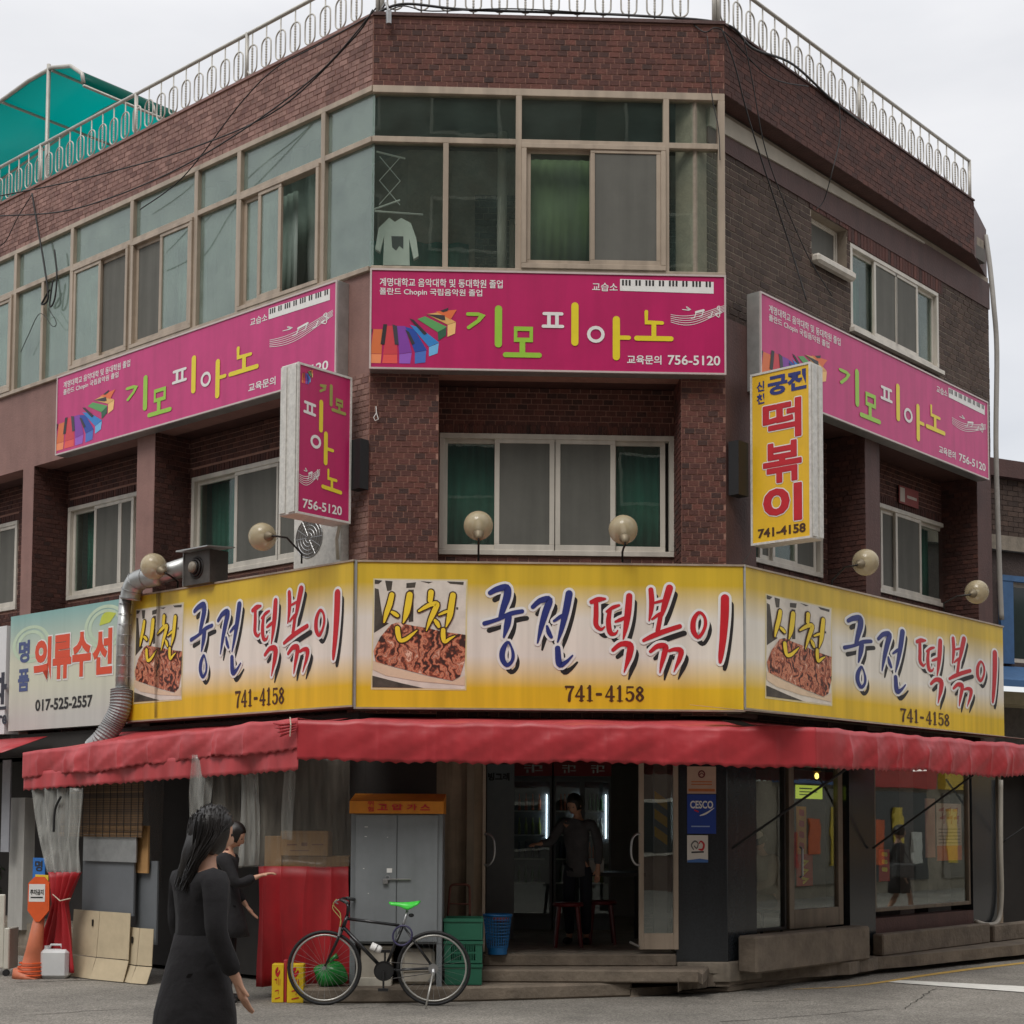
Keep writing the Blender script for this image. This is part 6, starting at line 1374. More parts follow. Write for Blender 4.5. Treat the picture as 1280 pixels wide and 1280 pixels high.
for k in range(26):
    an = 2*pi*k/26; mb.tube([bc+Vector((r0b*cos(an), r0b*sin(an), .06)), bc+Vector((r1b*cos(an), r1b*sin(an), hB))], .0045, 4)
for k in range(10): h = .08+k*.032; rr = r0b+(r1b-r0b)*(h-.06)/(hB-.06); mb.ring(bc+Vector((0,0,h)), (0,0,1), rr, .0045, 26, 4)
obj('lattice', mb, bm_, R, kind='stuff'); obj('base', MB().tube([bc, bc+Vector((0,0,.07))], [r0b-.005, r0b], 26), bm_, R); obj('rim', MB().ring(bc+Vector((0,0,hB)), (0,0,1), r1b, .012, 30, 6), bm_, R, smooth=True)
obj('cloth', MB().ball(bc+Vector((.03,0,hB-.04)), .07, 12, 8, (1.2,1,.5)), mat('faded_cloth', c(120,60,62), .9), R, smooth=True)
# ---- clear vinyl curtain and red skirt of the stall front
YS = 14.42
def wavy(Y, x0, x1, z0, z1, m, name, par, amp=.03, fr=22, seed=0, taper=None, nu=90, th=.003):
    F = yf(Y); a0, a1 = F.px(x0, 1100), F.px(x1, 1100)
    def fn(u, v):
        a = a0+u*(a1-a0); g = 1
        fo = 1-2*abs(sin(a*fr*.5+seed+.5*sin(v*2.4)+.9*sin(a*5)))**.6
        return Vector((a+.012*sin(v*5+a*9+seed), Y-amp*fo*(.2+.8*(1-v)), z0+(z1-z0)*v+.012*sin(a*9+seed)*(1-v)))
    return obj(name, MB().sheet(fn, nu, 10), m, par, smooth=True, fix=False, solid=th)
vin = filmmat('clear_vinyl', c(168,162,150), .16, .15, .35); vin2 = filmmat('thick_vinyl', c(186,186,180), .3, .2, .3)
R = thing('stall_curtain', 'clear vinyl and red curtain hanging from the awning left of the cabinet', 'curtain', (yf(YS).px(380, 1200), YS, .0))
zr = yf(YS).pz(380, 1083)
wavy(YS, 323, 437, .12, zr, red_sheet, 'red_skirt', R, .035, 34, 1, nu=160)
wavy(YS-.01, 300, 437, zr-.0, 2.3, vin, 'clear_panel', R, .02, 16, 2)
wavy(YS-.05, 298, 322, 1.25, 2.35, vin2, 'gathered_panel', R, .03, 60, 3)
wavy(YS-.06, 352, 366, 1.5, 2.3, vin2, 'gathered_panel', R, .008, 60, 4)
wavy(YS+.2, 236, 262, 1.6, 2.3, vin2, 'gathered_panel', R, .03, 50, 5)
wavy(YS+.25, 262, 300, 1.2, 2.3, vin, 'clear_panel', R, .03, 20, 6)
wavy(17.2, 176, 236, .9, 2.35, vin, 'clear_panel', R, .03, 14, 7)
card = mat('cardboard', c(172,132,84), .85, .12, 5); card_p = mat('pale_cardboard', c(196,180,150), .85, .12, 5)
R, q = simple_box('cardboard_box', 'cardboard box with faint print standing behind the clear vinyl', 'box', YS+.08, 351, 410, 1040, 1070, .35, card)
obj('flap', MB().box(q[0]+.0, q[1]-.0, YS+.08, YS+.3, q[3], q[3]+.012), card, R); cv = Canvas(yf(YS+.08), 0, 100, 0, 100, q[0], q[1], q[3], q[2], .002)
mb = MB(); [mb.poly([cv.W(x, y, .001) for x, y in p]) for p in (((14,50),(34,50),(34,56),(14,56)), ((44,44),(56,44),(56,58),(44,58)), ((66,50),(90,50),(90,55),(66,55)), ((20,76),(60,76),(60,80),(20,80)))]; obj('lettering', mb, mat('box_ink', c(120,70,50)), R, fix=False)
simple_box('cardboard_box', 'cardboard box with an open flap left of the printed box', 'box', YS+.1, 331, 352, 1045, 1084, .3, card)
simple_box('cardboard_box', 'long flat cardboard box under the printed box behind the vinyl', 'box', YS+.12, 345, 436, 1070, 1086, .4, card)
simple_box('stall_counter', 'dark counter hidden behind the red curtain', 'counter', YS+.1, 331, 436, 1086, 1225, .5, intblack, z0=.12)
# yellow boxes, green bag
yb = mat('yellow_box_print', c(222,188,30), .5, .08, 6)
for x0, x1, Y, lab in ((340, 354, 14.1, 'left tall yellow carton with red print leaning at the kerb'), (359, 379, 14.08, 'right tall yellow carton with red print behind the front wheel')):
    R, q = simple_box('carton', lab, 'carton', Y, x0, x1, 1205, 1253, .12, yb, 'yellow cartons at the kerb', z0=0.0)
    cv = Canvas(yf(Y), 0, 100, 0, 100, q[0], q[1], q[3], q[2], .001); mb = MB()
    stroke(mb, cv, [(50,12,10),(34,20,12),(50,28,12),(66,20,10)], .002, closed=False); stroke(mb, cv, [(26,40,4),(44,40,4),(42,50,4)], .002, smooth=False); stroke(mb, cv, [(56,38,4),(56,54,4)], .0022, smooth=False); stroke(mb, cv, [(70,40,4),(70,53,4)], .0024, smooth=False); stroke(mb, cv, [(30,70,3),(60,68,3),(55,78,3)], .002); stroke(mb, cv, [(30,90,3),(72,86,3)], .0025)
    obj('lettering', mb, redink, R, fix=False)
simple_box('folded_sheet', 'narrow red edge of folded sheet between the yellow cartons', 'sheet', 14.12, 354.5, 358, 1200, 1252, .1, red_vinyl, z0=0)
R = thing('plastic_bag', 'full green plastic bag on the kerb behind the front wheel', 'bag', (yf(14.2).px(412, 1230), 14.2, .13))
bc = Vector((yf(14.2).px(413, 1220), 14.22, .25)); mb = MB().ball(bc, .14, 30, 20, (1.15,.85,.85))
rg = random.Random(5); mb.v = [bc+(p-bc)*(1+.07*sin(p.x*31+2*sin(p.z*24))+.05*sin(p.z*37+p.x*18+p.y*25)+rg.uniform(-.015,.015)) for p in mb.v]
obj('bag_body', mb, mat('green_bag_film', c(30,120,50), .25, .35, 14), R, smooth=True, fix=False)
obj('bag_knot', MB().tube([bc+Vector((.0,0,.11)), bc+Vector((.02,-.01,.15)), bc+Vector((.06,-.02,.17))], [.03,.015,.03], 8), mat('green_bag_film', None), R, smooth=True)
# ================================================================== LEFT STALL
DS = 1.0
LP = lambda x, y, d=DS: LF.P(*(lambda q: (q[0], d, q[1]))(LF.pix(x, y, d)))
def lpanel(nm, label, cat, x0, x1, y0, y1, d, m, th=.02, group=None, z0=None, part='sheet', lean=0):
    xm, ym = (x0+x1)/2, (y0+y1)/2
    a0, a1 = LF.px(x0, ym, d), LF.px(x1, ym, d); z1, zb = LF.pz(xm, y0, d), LF.pz(xm, y1, d); zb = zb if z0 is None else z0
    R = thing(nm, label, cat, LF.P((a0+a1)/2, d, zb), group)
    mb = MB(); mb.hexa([LF.P(a0,d-th+lean,zb), LF.P(a1,d-th+lean,zb), LF.P(a1,d+lean,zb), LF.P(a0,d+lean,zb), LF.P(a0,d-th,z1), LF.P(a1,d-th,z1), LF.P(a1,d,z1), LF.P(a0,d,z1)])
    obj(part, mb, m, R); return R, (a0, a1, zb, z1)
R = thing('bamboo_blind', 'brown bamboo roll blind hanging under the left awning', 'blind', LP(130, 1047, 1.05))
a0, a1 = LF.px(76, 1010, 1.05), LF.px(178, 1010, 1.05); z0, z1 = LF.pz(130, 1046, 1.05), 2.32
n_s = 34
bam = mat('bamboo_brown', None, .7, .2, 20, rnd=[c(70,52,36), c(112,86,56), c(92,68,44), c(128,100,66)]); first = None
for i in range(n_s):
    z = z0+(z1-z0)*i/n_s
    if first is None: first = obj('slat', MB().fb(LF, a0, a1, 1.04, 1.052, z, z+(z1-z0)/n_s*.78), bam, R)
    else: inst(first, (random.uniform(-.004,.004), random.uniform(-.003,.003), z-z0), R)
mb = MB()
for k in range(12): a = a0+(a1-a0)*(k+.5)/12; mb.tube([LF.P(a, 1.058, z0), LF.P(a, 1.058, z1)], .0035, 4)
obj('blind_string', mb, darkm, R, kind='stuff')
R, q = lpanel('cardboard_sheet', 'torn upright cardboard piece behind the grey board', 'cardboard', 108, 185, 1032, 1090, .95, card)
lpanel('grey_board', 'flat grey board standing under the left awning', 'board', 103, 167, 1073, 1143, 1.0, mat('grey_board_m', c(106,110,114), .6, .1, 4), z0=None)
R, q = lpanel('foil_board', 'silver foil insulation sheet on top of the grey board', 'sheet', 104, 170, 1043, 1077, 1.03, mat('foil', c(160,162,162), .35, .2, 9, metal=.4), .015)
lpanel('grey_board', 'second narrower grey board half hidden right of the first', 'board', 170, 196, 1076, 1180, .9, mat('grey_board_m', None))
def folded(x0, x1, y0, y1, label, d):
    R = thing('cardboard_sheet', label, 'cardboard', LP((x0+x1)/2, y1, d), 'unfolded pale cardboard leaning on the stall')
    a0, a1 = LF.px(x0, (y0+y1)/2, d), LF.px(x1, (y0+y1)/2, d); z1, zb = LF.pz((x0+x1)/2, y0, d), .01; zc = zb+(z1-zb)*.32; am_ = (a0+a1)/2
    for p, q_, za, zb2, o1, o2, o3, o4 in ((a0, am_-.004, zc, z1, .02, .05, 0, .02), (am_+.004, a1, zc, z1, .05, .015, .02, .0), (a0-.01, am_-.006, zb, zc-.01, .10, .12, .03, .055), (am_+.006, a1+.01, zb, zc-.01, .13, .08, .055, .02)):
        mb = MB(); t = .006; mb.hexa([LF.P(p,d+o1,za), LF.P(q_,d+o2,za), LF.P(q_,d+o2+t,za), LF.P(p,d+o1+t,za), LF.P(p,d+o3,zb2), LF.P(q_,d+o4,zb2), LF.P(q_,d+o4+t,zb2), LF.P(p,d+o3+t,zb2)]); obj('flap', mb, card_p, R)
    obj('slot', MB().fb(LF, am_-.12, am_-.1, d+.035, d+.045, z1-.16, z1-.09), darkm, R)
folded(92, 163, 1139, 1215, 'larger unfolded pale cardboard below the grey board', 1.05)
folded(162, 192, 1160, 1220, 'smaller pale cardboard piece right of the large one', 1.0)
simple_box('stall_counter', 'dark stall counter behind the boards under the left awning', 'counter', 17.6, 175, 300, 1105, 1215, .5, intblack, z0=0)
for i, (x, y0, y1, cc, lab) in enumerate(((214, 1078, 1106, c(150,60,40), 'small red tub on the dark stall counter'), (243, 1070, 1106, c(170,160,140), 'pale jar on the dark stall counter'), (272, 1074, 1106, c(60,80,70), 'green jar on the dark stall counter'), (289, 1066, 1106, c(170,150,60), 'yellow bottle on the dark stall counter'))):
    Fj = yf(17.7); a, z1_ = Fj.pix(x, y0); zb_j = Fj.pz(x, y1); h_ = z1_-zb_j
    R = thing('jar', lab, 'jar', (a, 17.7, zb_j), 'jars and tubs on the stall counter'); obj('vessel', MB().tube([(a,17.7,zb_j),(a,17.7,zb_j+h_*.7),(a,17.7,zb_j+h_*.8)], [.07,.075,.06], 16), mat('jar_%d' % i, cc, .3), R, smooth=True); obj('lid', MB().tube([(a,17.7,zb_j+h_*.8),(a,17.7,z1_)], .062, 16), steel, R)
for i, (x, y) in enumerate(((205, 1000), (232, 1002), (258, 998))):
    p = atY(x, y, 17.3); R = thing('hanging_ladle', ('left', 'middle', 'right')[i]+' steel ladle hanging above the dark stall counter', 'ladle', p, 'ladles hanging over the stall'); obj('handle', MB().tube([p+Vector((0,0,.1)), p-Vector((0,0,.2))], .007, 5), steel, R); obj('bowl', MB().ball(p-Vector((0,0,.24)), .045, 12, 8, (1,1,.7)), steel, R, smooth=True)

R = thing('stall_curtain', 'gathered vinyl curtain with a red lower half tied at the left end of the awning', 'curtain', LP(70, 1215, 1.25))
prof_ = [(985,40,106),(1020,46,104),(1055,54,101),(1090,62,102),(1112,66,92),(1130,68,84),(1150,62,88),(1180,52,92),(1216,46,94)]
def gath(y0, y1, m, nm):
    def fn(u, v):
        y = y0+(y1-y0)*v
        for (p, q) in zip(prof_, prof_[1:]):
            if p[0] <= y <= q[0]: f = (y-p[0])/(q[0]-p[0]); xl = p[1]+(q[1]-p[1])*f; xr = p[2]+(q[2]-p[2])*f
        a, z = LF.pix(xl+(xr-xl)*u, y, 1.28); return LF.P(a, 1.28+.035*sin(u*26+v*2), max(z, .01))
    obj(nm, MB().sheet(fn, 70, 16), m, R, smooth=True, fix=False, solid=.004)
gath(985, 1091, vin2, 'clear_panel'); gath(1090, 1216, red_sheet, 'red_skirt')
obj('tie', MB().tube([LP(66,1118,1.34), LP(75,1126,1.36), LP(88,1123,1.34)], .006, 5), mat('rope_pale', None), R)
obj('awning_pole', MB().tube([LP(79, 1215, 1.2)*1, Vector((*LP(79,1215,1.2)[:2], 2.4))], .022, 8), black, AW, smooth=True)
obj('hook_strap', MB().tube([Vector(p) for p in cat_rom([tuple(LP(*q, 1.34)) for q in ((76,996),(69,1012),(67,1040))], 5)], .014, 6), black, R)
# no-parking stand
R = thing('parking_stand', 'orange no parking stand with a white label, left of the tied curtain', 'stand', LP(44, 1216, 1.5))
org = mat('orange_plastic', c(222,92,40), .45, .15, 6)
b0_ = LP(38, 1214, 1.5); b0_.z = 0; t0_ = LP(50, 1140, 1.5)
obj('base', MB().tube([b0_, b0_+Vector((0,0,.03)), b0_+Vector((.02,0,.05)), b0_+Vector((.03,0,.10)), b0_*.6+t0_*.4, t0_], [.19,.19,.15,.13,.09,.05], 20), mat('faded_orange_plastic', c(196,112,80), .55, .15, 6), R, smooth=True)
mb = MB()
for k in range(4): p = b0_+(t0_-b0_)*(.05+.06*k); mb.ring(p, (0,0,1), .165-.012*k, .008, 24, 5)
obj('rib', mb, org, R, kind='stuff')
Fh = yf(t0_.y-.03); hx = [(36,1104),(44,1096),(55,1096),(62,1104),(62,1138),(50,1152),(45,1152),(35,1138)]
mb = MB(); pf = [Fh.pix(*p) for p in hx]; n_ = len(pf); mb.add([Vector((a, Fh.o.y-.02, z)) for a, z in pf]+[Vector((a, Fh.o.y+.02, z)) for a, z in pf], [tuple(range(n_)), tuple(range(n_, 2*n_))[::-1]]+[(i, (i+1) % n_, n_+(i+1) % n_, n_+i) for i in range(n_)])
obj('head', mb, org, R)
cv = Canvas(Fh, 0, 100, 0, 100, Fh.px(37, 1115), Fh.px(57, 1115), Fh.pz(45, 1105), Fh.pz(45, 1127), .022)
mb = MB(); mb.poly([cv.W(x, y, 0) for x, y in ((0,0),(100,0),(100,100),(0,100))]); obj('label_plate', mb, white_ink, R, fix=False)
mb = MB(); put_text(mb, cv, '주차금지', 8, 92, 30, 62, .003, .03); mb.poly([cv.W(x, y, .003) for x, y in ((12,72),(88,72),(88,79),(12,79))]); obj('lettering', mb, black_ink, R, fix=False)
R, cv = panel('wall_sticker', 'blue sticker on the tailor shop door beside the orange stand', LF, 41, 56, 1072, 1100, .1, mat('sticker_blue', c(30,110,190), .5, .1, 6))
mb = MB(); put_text(mb, cv, '명', 18, 82, 12, 60, .003, .03); obj('lettering', mb, black_ink, R, fix=False)
panel('wall_sticker', 'small yellow sticker behind the orange stand', LF, 44, 60, 1093, 1108, .3, mat('sticker_yellow', c(226,190,40), .5, .1, 6))
# jerry can
R = thing('jerry_can', 'white plastic jerry can on the ground in front of the tied red curtain', 'jerry can', LP(67, 1218, 1.55))
F = yf(LP(67, 1218, 1.55).y); F = yf(16.12); a0, a1 = F.px(49, 1200), F.px(85, 1200); zt = F.pz(67, 1187)
wpl = mat('white_plastic', c(206,208,208), .4, .08, 6); obj('tank', MB().box(a0, a1, F.o.y, F.o.y+.17, 0, zt), wpl, R, bevel=.035)
obj('handle', MB().tube([Vector((a0+.07, F.o.y+.08, zt-.01)), Vector((a0+.1, F.o.y+.08, zt+.045)), Vector((a0+.2, F.o.y+.08, zt+.045)), Vector((a0+.23, F.o.y+.08, zt-.01))], .013, 7), wpl, R, smooth=True)
obj('cap', MB().tube([Vector((a0+.05, F.o.y+.08, zt-.01)), Vector((a0+.05, F.o.y+.08, zt+.035))], .025, 12), wpl, R)
# plant and white cart at the left edge
def leafy(bc, h, n, label, rad=.18):
    R = thing('potted_plant', label, 'plant', bc); rg = random.Random(8)
    obj('pot', MB().tube([bc, bc+Vector((0,0,.22)), bc+Vector((0,0,.24))], [.1,.14,.145], 18), mat('dark_pot', c(60,44,38), .7), R)
    obj('stem', MB().tube([bc+Vector((0,0,.2)), bc+Vector((.02,0,h*.5)), bc+Vector((-.01,0,h))], [.012,.009,.004], 6), mat('stem_green', c(60,70,40)), R)
    lm = mat('leaf_green', None, .5, .2, 10, rnd=[c(34,66,28), c(62,102,46), c(48,84,36), c(80,120,60)])
    lf_ = MB(); L_ = .12
    for k in range(6):
        t, t2 = k/6, (k+1)/6; w0, w1 = .03*sin(pi*t)**.8, .03*sin(pi*t2)**.8; dz = lambda t: -.05*t*t
        lf_.add([(L_*t,-w0,dz(t)),(L_*t,w0,dz(t)),(L_*t2,w1,dz(t2)),(L_*t2,-w1,dz(t2))], [(0,1,2,3)])
    me = bpy.data.meshes.new('leaf'); me.from_pydata(lf_.v, [], lf_.f); me.materials.append(lm)
    for k in range(n):
        o = bpy.data.objects.new('leaf', me); COL.objects.link(o); o.parent = R
        zz = rg.uniform(.3, h); o.location = (rg.uniform(-.04,.04), rg.uniform(-.04,.04), zz); o.rotation_euler = (rg.uniform(-.5,.5), rg.uniform(-.9,.3), rg.uniform(0, 6.28)); s_ = rg.uniform(.8, 1.7); o.scale = (s_, s_, s_)
pb = ground(3, 1178); leafy(Vector((pb.x-.05, pb.y, .1)), .95, 60, 'small green potted plant at the left edge of the picture')
R = thing('white_trolley', 'white metal trolley frame on casters cut off by the left edge', 'trolley', ground(0, 1222))
gq = ground(4, 1220); F = yf(gq.y); a1 = F.px(8, 1200)
obj('panel', MB().box(a1-.5, a1-.03, gq.y, gq.y+.03, .08, F.pz(3, 1118)), mat('trolley_white', c(196,194,182), .5, .1, 5), R, bevel=.01)
obj('side_post', MB().box(a1-.03, a1+.03, gq.y-.01, gq.y+.3, .07, F.pz(3, 1160)), mat('trolley_white', None), R, bevel=.01)
obj('caster', MB().tube([Vector((a1, gq.y-.02, .035)), Vector((a1, gq.y+.02, .035))], .035, 12), black, R)
R = thing('awning', 'small red awning end above the shop at the left edge', 'awning', LF.P(-7.3, .6, 2.3))
obj('canopy', MB().sheet(lambda u, v: LF.P(-9.0+u*(LF.px(12, 930, .7)+9.0), .2+.6*v, LF.pz(5, 918, .3)-.05-.22*v), 8, 3), red_vinyl, R, smooth=True, fix=False, solid=.006)
R, q = lpanel('notice_panel', 'tall narrow grey poster with blue marks at the left edge', 'poster', 2, 12, 950, 1065, .2, mat('grey_poster', c(150,152,158), .6, .15, 6))
# ================================================================== PEOPLE
def skinmesh(verts, edges, root=0, sub=1):
    me = bpy.data.meshes.new('t'); me.from_pydata([v[:3] for v in verts], edges, []); o = bpy.data.objects.new('t', me); COL.objects.link(o)
    sk = o.modifiers.new('s', 'SKIN'); sk.use_smooth_shade = True
    if not me.skin_vertices:
        bpy.context.view_layer.objects.active = o; bpy.ops.mesh.customdata_skin_add()
    for i, v in enumerate(verts):
        r_ = v[3] if len(v) < 5 else None
        me.skin_vertices[0].data[i].radius = (v[3], v[4] if len(v) > 4 else v[3]); me.skin_vertices[0].data[i].use_root = (i == root)
    ss = o.modifiers.new('u', 'SUBSURF'); ss.levels = ss.render_levels = sub
    dg = bpy.context.evaluated_depsgraph_get(); m2 = bpy.data.meshes.new_from_object(o.evaluated_get(dg))
    vs = [v.co.copy() for v in m2.vertices]; fs = [list(p.vertices) for p in m2.polygons]
    bpy.data.objects.remove(o); bpy.data.meshes.remove(me); bpy.data.meshes.remove(m2); return vs, fs
SKIN = mat('skin', c(196,150,124), .55, .08, 9)
def person(label, loc, rz, J, top, bottom, shoes, hair, sc=1.0, skirt=False, cap=None, group=None, longhair=False, bag=None, coat=0):
    """J: joint positions in body space (x right, y forward, z up)"""
    R = thing('person', label, 'person', loc, group); M_ = Matrix.Rotation(rz, 4, 'Z') @ Matrix.Scale(sc, 4); org_ = Vector(loc)
    def emitp(name, vf, m, smooth=True, solid=0, par=None):
        mb = MB(); mb.add([org_+(M_ @ v) for v in vf[0]], vf[1]); return obj(name, mb, m, par or R, smooth=smooth, fix=False, solid=solid)
    V = lambda p: Vector(p)
    pel, chest, neck, head = V(J['pelvis']), V(J['chest']), V(J['neck']), V(J['head'])
    vs, es = [], []
    def add(p, rx, ry=None): vs.append((p[0], p[1], p[2], rx, ry or rx)); return len(vs)-1
    P0 = add(pel, .112, .09); P1 = add((pel+chest)/2, .115, .088); P2 = add(chest, .135, .095); P3 = add(neck-(neck-chest)*.25, .07, .065); P4 = add(neck, .05); P5 = add(neck+(head-neck)*.45, .048)
    es += [(P0,P1),(P1,P2),(P2,P3),(P3,P4),(P4,P5)]
    for s_ in ('l', 'r'):
        sh, el_, wr, pa = V(J['sh'+s_]), V(J['el'+s_]), V(J['wr'+s_]), V(J['ha'+s_])
        a = add(sh, .055); b = add((sh+el_)/2, .045); c_ = add(el_, .038); d = add((el_+wr)/2, .036); e = add(wr, .026, .02); f = add(pa, .034, .016)
        es += [(P2,a),(a,b),(b,c_),(c_,d),(d,e),(e,f)]
        dr = (pa-wr).normalized(); side = dr.cross(Vector((0,0,1))); side = side.normalized() if side.length > .1 else Vector((0,1,0)); curl = Vector((0,0,-1)) if abs(dr.z) < .7 else Vector((0,.6,-.1))
        for k in range(4):
            off = side*(.024-.016*k); l_ = (.07,.08,.075,.06)[k]; q1 = pa+dr*.03+off; q2 = q1+dr*l_*.5+curl*.008; q3 = q2+dr*l_*.35+curl*.02
            i1 = add(q1, .0095); i2 = add(q2, .009); i3 = add(q3, .007); es += [(f,i1),(i1,i2),(i2,i3)]
        t1 = wr+(pa-wr)*.6+side*.03; t2 = t1+dr*.04+side*.02+curl*.01; i1 = add(t1, .011); i2 = add(t2, .009); es += [(e,i1),(i1,i2)]
        hp, kn, an, to = V(J['hp'+s_]), V(J['kn'+s_]), V(J['an'+s_]), V(J['to'+s_])
        a = add(hp+(kn-hp)*.1, .07); b = add((hp+kn)/2, .066); c_ = add(kn, .055); d = add(kn+(an-kn)*.35, .052); e = add(an, .036); f = add(to, .034, .024)
        es += [(P0,a),(a,b),(b,c_),(c_,d),(d,e),(e,f)]
    vf = skinmesh(vs, es, P0)
    # head
    up_ = (head-neck).normalized(); fwd = V(J.get('face', (0,1,0))).normalized(); rgt = fwd.cross(up_).normalized(); fwd = up_.cross(rgt)
    hm = MB(); nU, nV = 24, 18; hc = head
    for i in range(nV+1):
        ph = pi*i/nV
        for j in range(nU):
            th = 2*pi*j/nU; x, y, z = sin(ph)*cos(th), sin(ph)*sin(th), cos(ph)
            rx, ry, rz_ = .080, .098, .122; jaw = 1-.22*max(0, -z)**1.5
            X, Y, Z = x*rx*jaw, y*ry*jaw, z*rz_
            if y > .3:
                nose = math.exp(-((x/.16)**2+((z+.12)/.2)**2)); Y += .022*nose
                for ex in (-.4, .4): Y -= .009*math.exp(-(((x-ex)/.18)**2+((z-.1)/.14)**2))
                Y += .006*math.exp(-((x/.3)**2+((z+.5)/.1)**2))
            hm.v.append(hc+rgt*X+fwd*Y+up_*Z)
    for i in range(nV):
        for j in range(nU): hm.f.append([i*nU+j, (i+1)*nU+j, (i+1)*nU+(j+1) % nU, i*nU+(j+1) % nU])
    for s_ in (-1, 1): hm.ball(hc+rgt*s_*.077+up_*(-.005), .022, 8, 6, (.5,1,1.3))
    k = len(vf[0]); body = (vf[0]+hm.v, vf[1]+[[k+i for i in f] for f in hm.f])
    b_ = emitp('body', body, SKIN)
    for s_ in (-1, 1): emitp('eye', (lambda m: (m.v, m.f))(MB().ball(hc+rgt*s_*.031+fwd*.086+up_*.012, .0075, 8, 6)), black)
    emitp('mouth', (lambda m: (m.v, m.f))(MB().ball(hc+fwd*.088+up_*(-.058), .02, 8, 6, (1,.4,.3))), mat('lips', c(150,80,76), .5))
    # hair
    hh = MB()
    for i in range(13):
        ph = pi*i/12*(.62 if not longhair else .8)
        for j in range(24):
            th = 2*pi*j/24; y = sin(ph)*sin(th); cut = 0
            rr = Vector((sin(ph)*cos(th)*.093, y*.112, cos(ph)*.134))
            if y > .25 and cos(ph) < .45: rr *= .90; rr.y = min(rr.y, .075)
            hh.v.append(hc+rgt*rr.x+fwd*(rr.y-.008)+up_*(rr.z+.004))
    for i in range(12):
        for j in range(24): hh.f.append([i*24+j, (i+1)*24+j, (i+1)*24+(j+1) % 24, i*24+(j+1) % 24])
    if longhair: hh.tube([hc-fwd*.05+up_*.0, hc-fwd*.062-up_*.12, hc-fwd*.085-up_*.24], [.066,.062,.03], 10)
    ho = emitp('hair', (hh.v, hh.f), hair, solid=.006)
    if longhair:
        st_ = MB(); rg = random.Random(21)
        for k in range(420):
            th = rg.uniform(-pi, pi); ph = rg.uniform(.12, .75)*pi*.62
            if sin(th) > .55 and ph > 1.0: continue
            ex = 1.02+rg.uniform(0, .06); y_ = sin(ph)*sin(th)
            p0 = hc+rgt*(sin(ph)*cos(th)*.093*ex)+fwd*(y_*.112*ex-.008)+up_*(cos(ph)*.134*ex+.004)
            sx_ = cos(th); bk = -.4-.6*rg.random()
            p1 = hc+rgt*(sx_*.098*ex)+fwd*(min(y_, .1)*.105*ex-.012)+up_*(-.02)
            p2 = hc+rgt*(sx_*.085*ex+rg.uniform(-.008,.008))+fwd*(-.045+.03*sin(th)*1+bk*.03)-up_*(.13+rg.uniform(0,.03))
            p3 = hc+rgt*(sx_*.07+rg.uniform(-.015,.015))+fwd*(-.075+.03*sin(th)+rg.uniform(-.015,.015))-up_*(.24+rg.uniform(-.03,.07))
            if th > 0 and sin(th) > .3: p3 = p3-fwd*.03
            st_.tube([Vector(q) for q in cat_rom([tuple(p0), tuple(p1), tuple(p2), tuple(p3)], 3)], [.0032]*9+[.0012], 3, caps=False)
        so_ = emitp('hair_strands', (st_.v, st_.f), hair, par=ho); so_['kind'] = 'stuff'
    if cap:
        cm = MB().ball(hc+up_*.045, .102, 22, 12, (1,1,.8)); cm.v = [p if (p-hc).dot(up_) > .03 else p-up_*((p-hc).dot(up_)-.03) for p in cm.v]
        cm.add([hc+rgt*x+fwd*y+up_*(.04-.25*(y-.08)) for x, y in ((-.075,.06),(-.05,.15),(.05,.15),(.075,.06))], [(0,1,2,3)]); emitp('cap', (cm.v, cm.f), cap, solid=.004)
    # top
    vs, es = [], []; g = .018
    PH = add(pel-Vector((0,0,.17)), .15+g, .12+g); P0 = add(pel+Vector((0,0,.0)), .138+g, .108+g); es.append((PH,P0)); P1 = add((pel+chest)/2, .122+g, .095+g); P2 = add(chest, .137+g, .10+g); P3 = add(neck-(neck-chest)*.3, .07+g, .065+g); es += [(P0,P1),(P1,P2),(P2,P3)]
    for s_ in ('l', 'r'):
        sh, el_, wr = V(J['sh'+s_]), V(J['el'+s_]), V(J['wr'+s_])
        a = add(sh, .058+g); b = add((sh+el_)/2, .047+g); c_ = add(el_, .040+g); d = add(el_+(wr-el_)*.92, .030+g); es += [(P2,a),(a,b),(b,c_),(c_,d)]
    emitp('jacket', skinmesh(vs, es, P0), top)
    if coat:
        cm = MB(); nn_ = 26
        rows = [(pel.z+.17, .128, .10), (pel.z+.08, .152, .118), (pel.z-.02, .185, .142), (pel.z-.2, .212, .185), (pel.z-coat, .235, .21)]
        for z, rx, ry in rows:
            for j in range(nn_): th = 2*pi*j/nn_; w_ = 1+.05*sin(th*5)*(pel.z-z)*2; cm.v.append(Vector((pel.x+rx*cos(th)*w_, pel.y+ry*sin(th)*w_, z)))
        for i in range(4):
            for j in range(nn_): cm.f.append([i*nn_+j, (i+1)*nn_+j, (i+1)*nn_+(j+1) % nn_, i*nn_+(j+1) % nn_])
        emitp('coat_skirt' if not skirt else 'skirt', (cm.v, cm.f), bottom if skirt else top, solid=.008)
    vs, es = [], []
    P0 = add(pel+Vector((0,0,.02)), .115, .095)
    for s_ in ('l', 'r'):
        hp, kn, an = V(J['hp'+s_]), V(J['kn'+s_]), V(J['an'+s_]); g2 = .016
        a = add(hp+(kn-hp)*.12, .072+g2); b = add((hp+kn)/2, .066+g2); c_ = add(kn, .057+g2); es += [(P0,a),(a,b),(b,c_)]
        if not skirt: d = add(kn+(an-kn)*.5, .05+g2); e = add(an+(kn-an)*.06, .042+g2); es += [(c_,d),(d,e)]
    if not skirt: emitp('trousers', skinmesh(vs, es, P0), bottom)
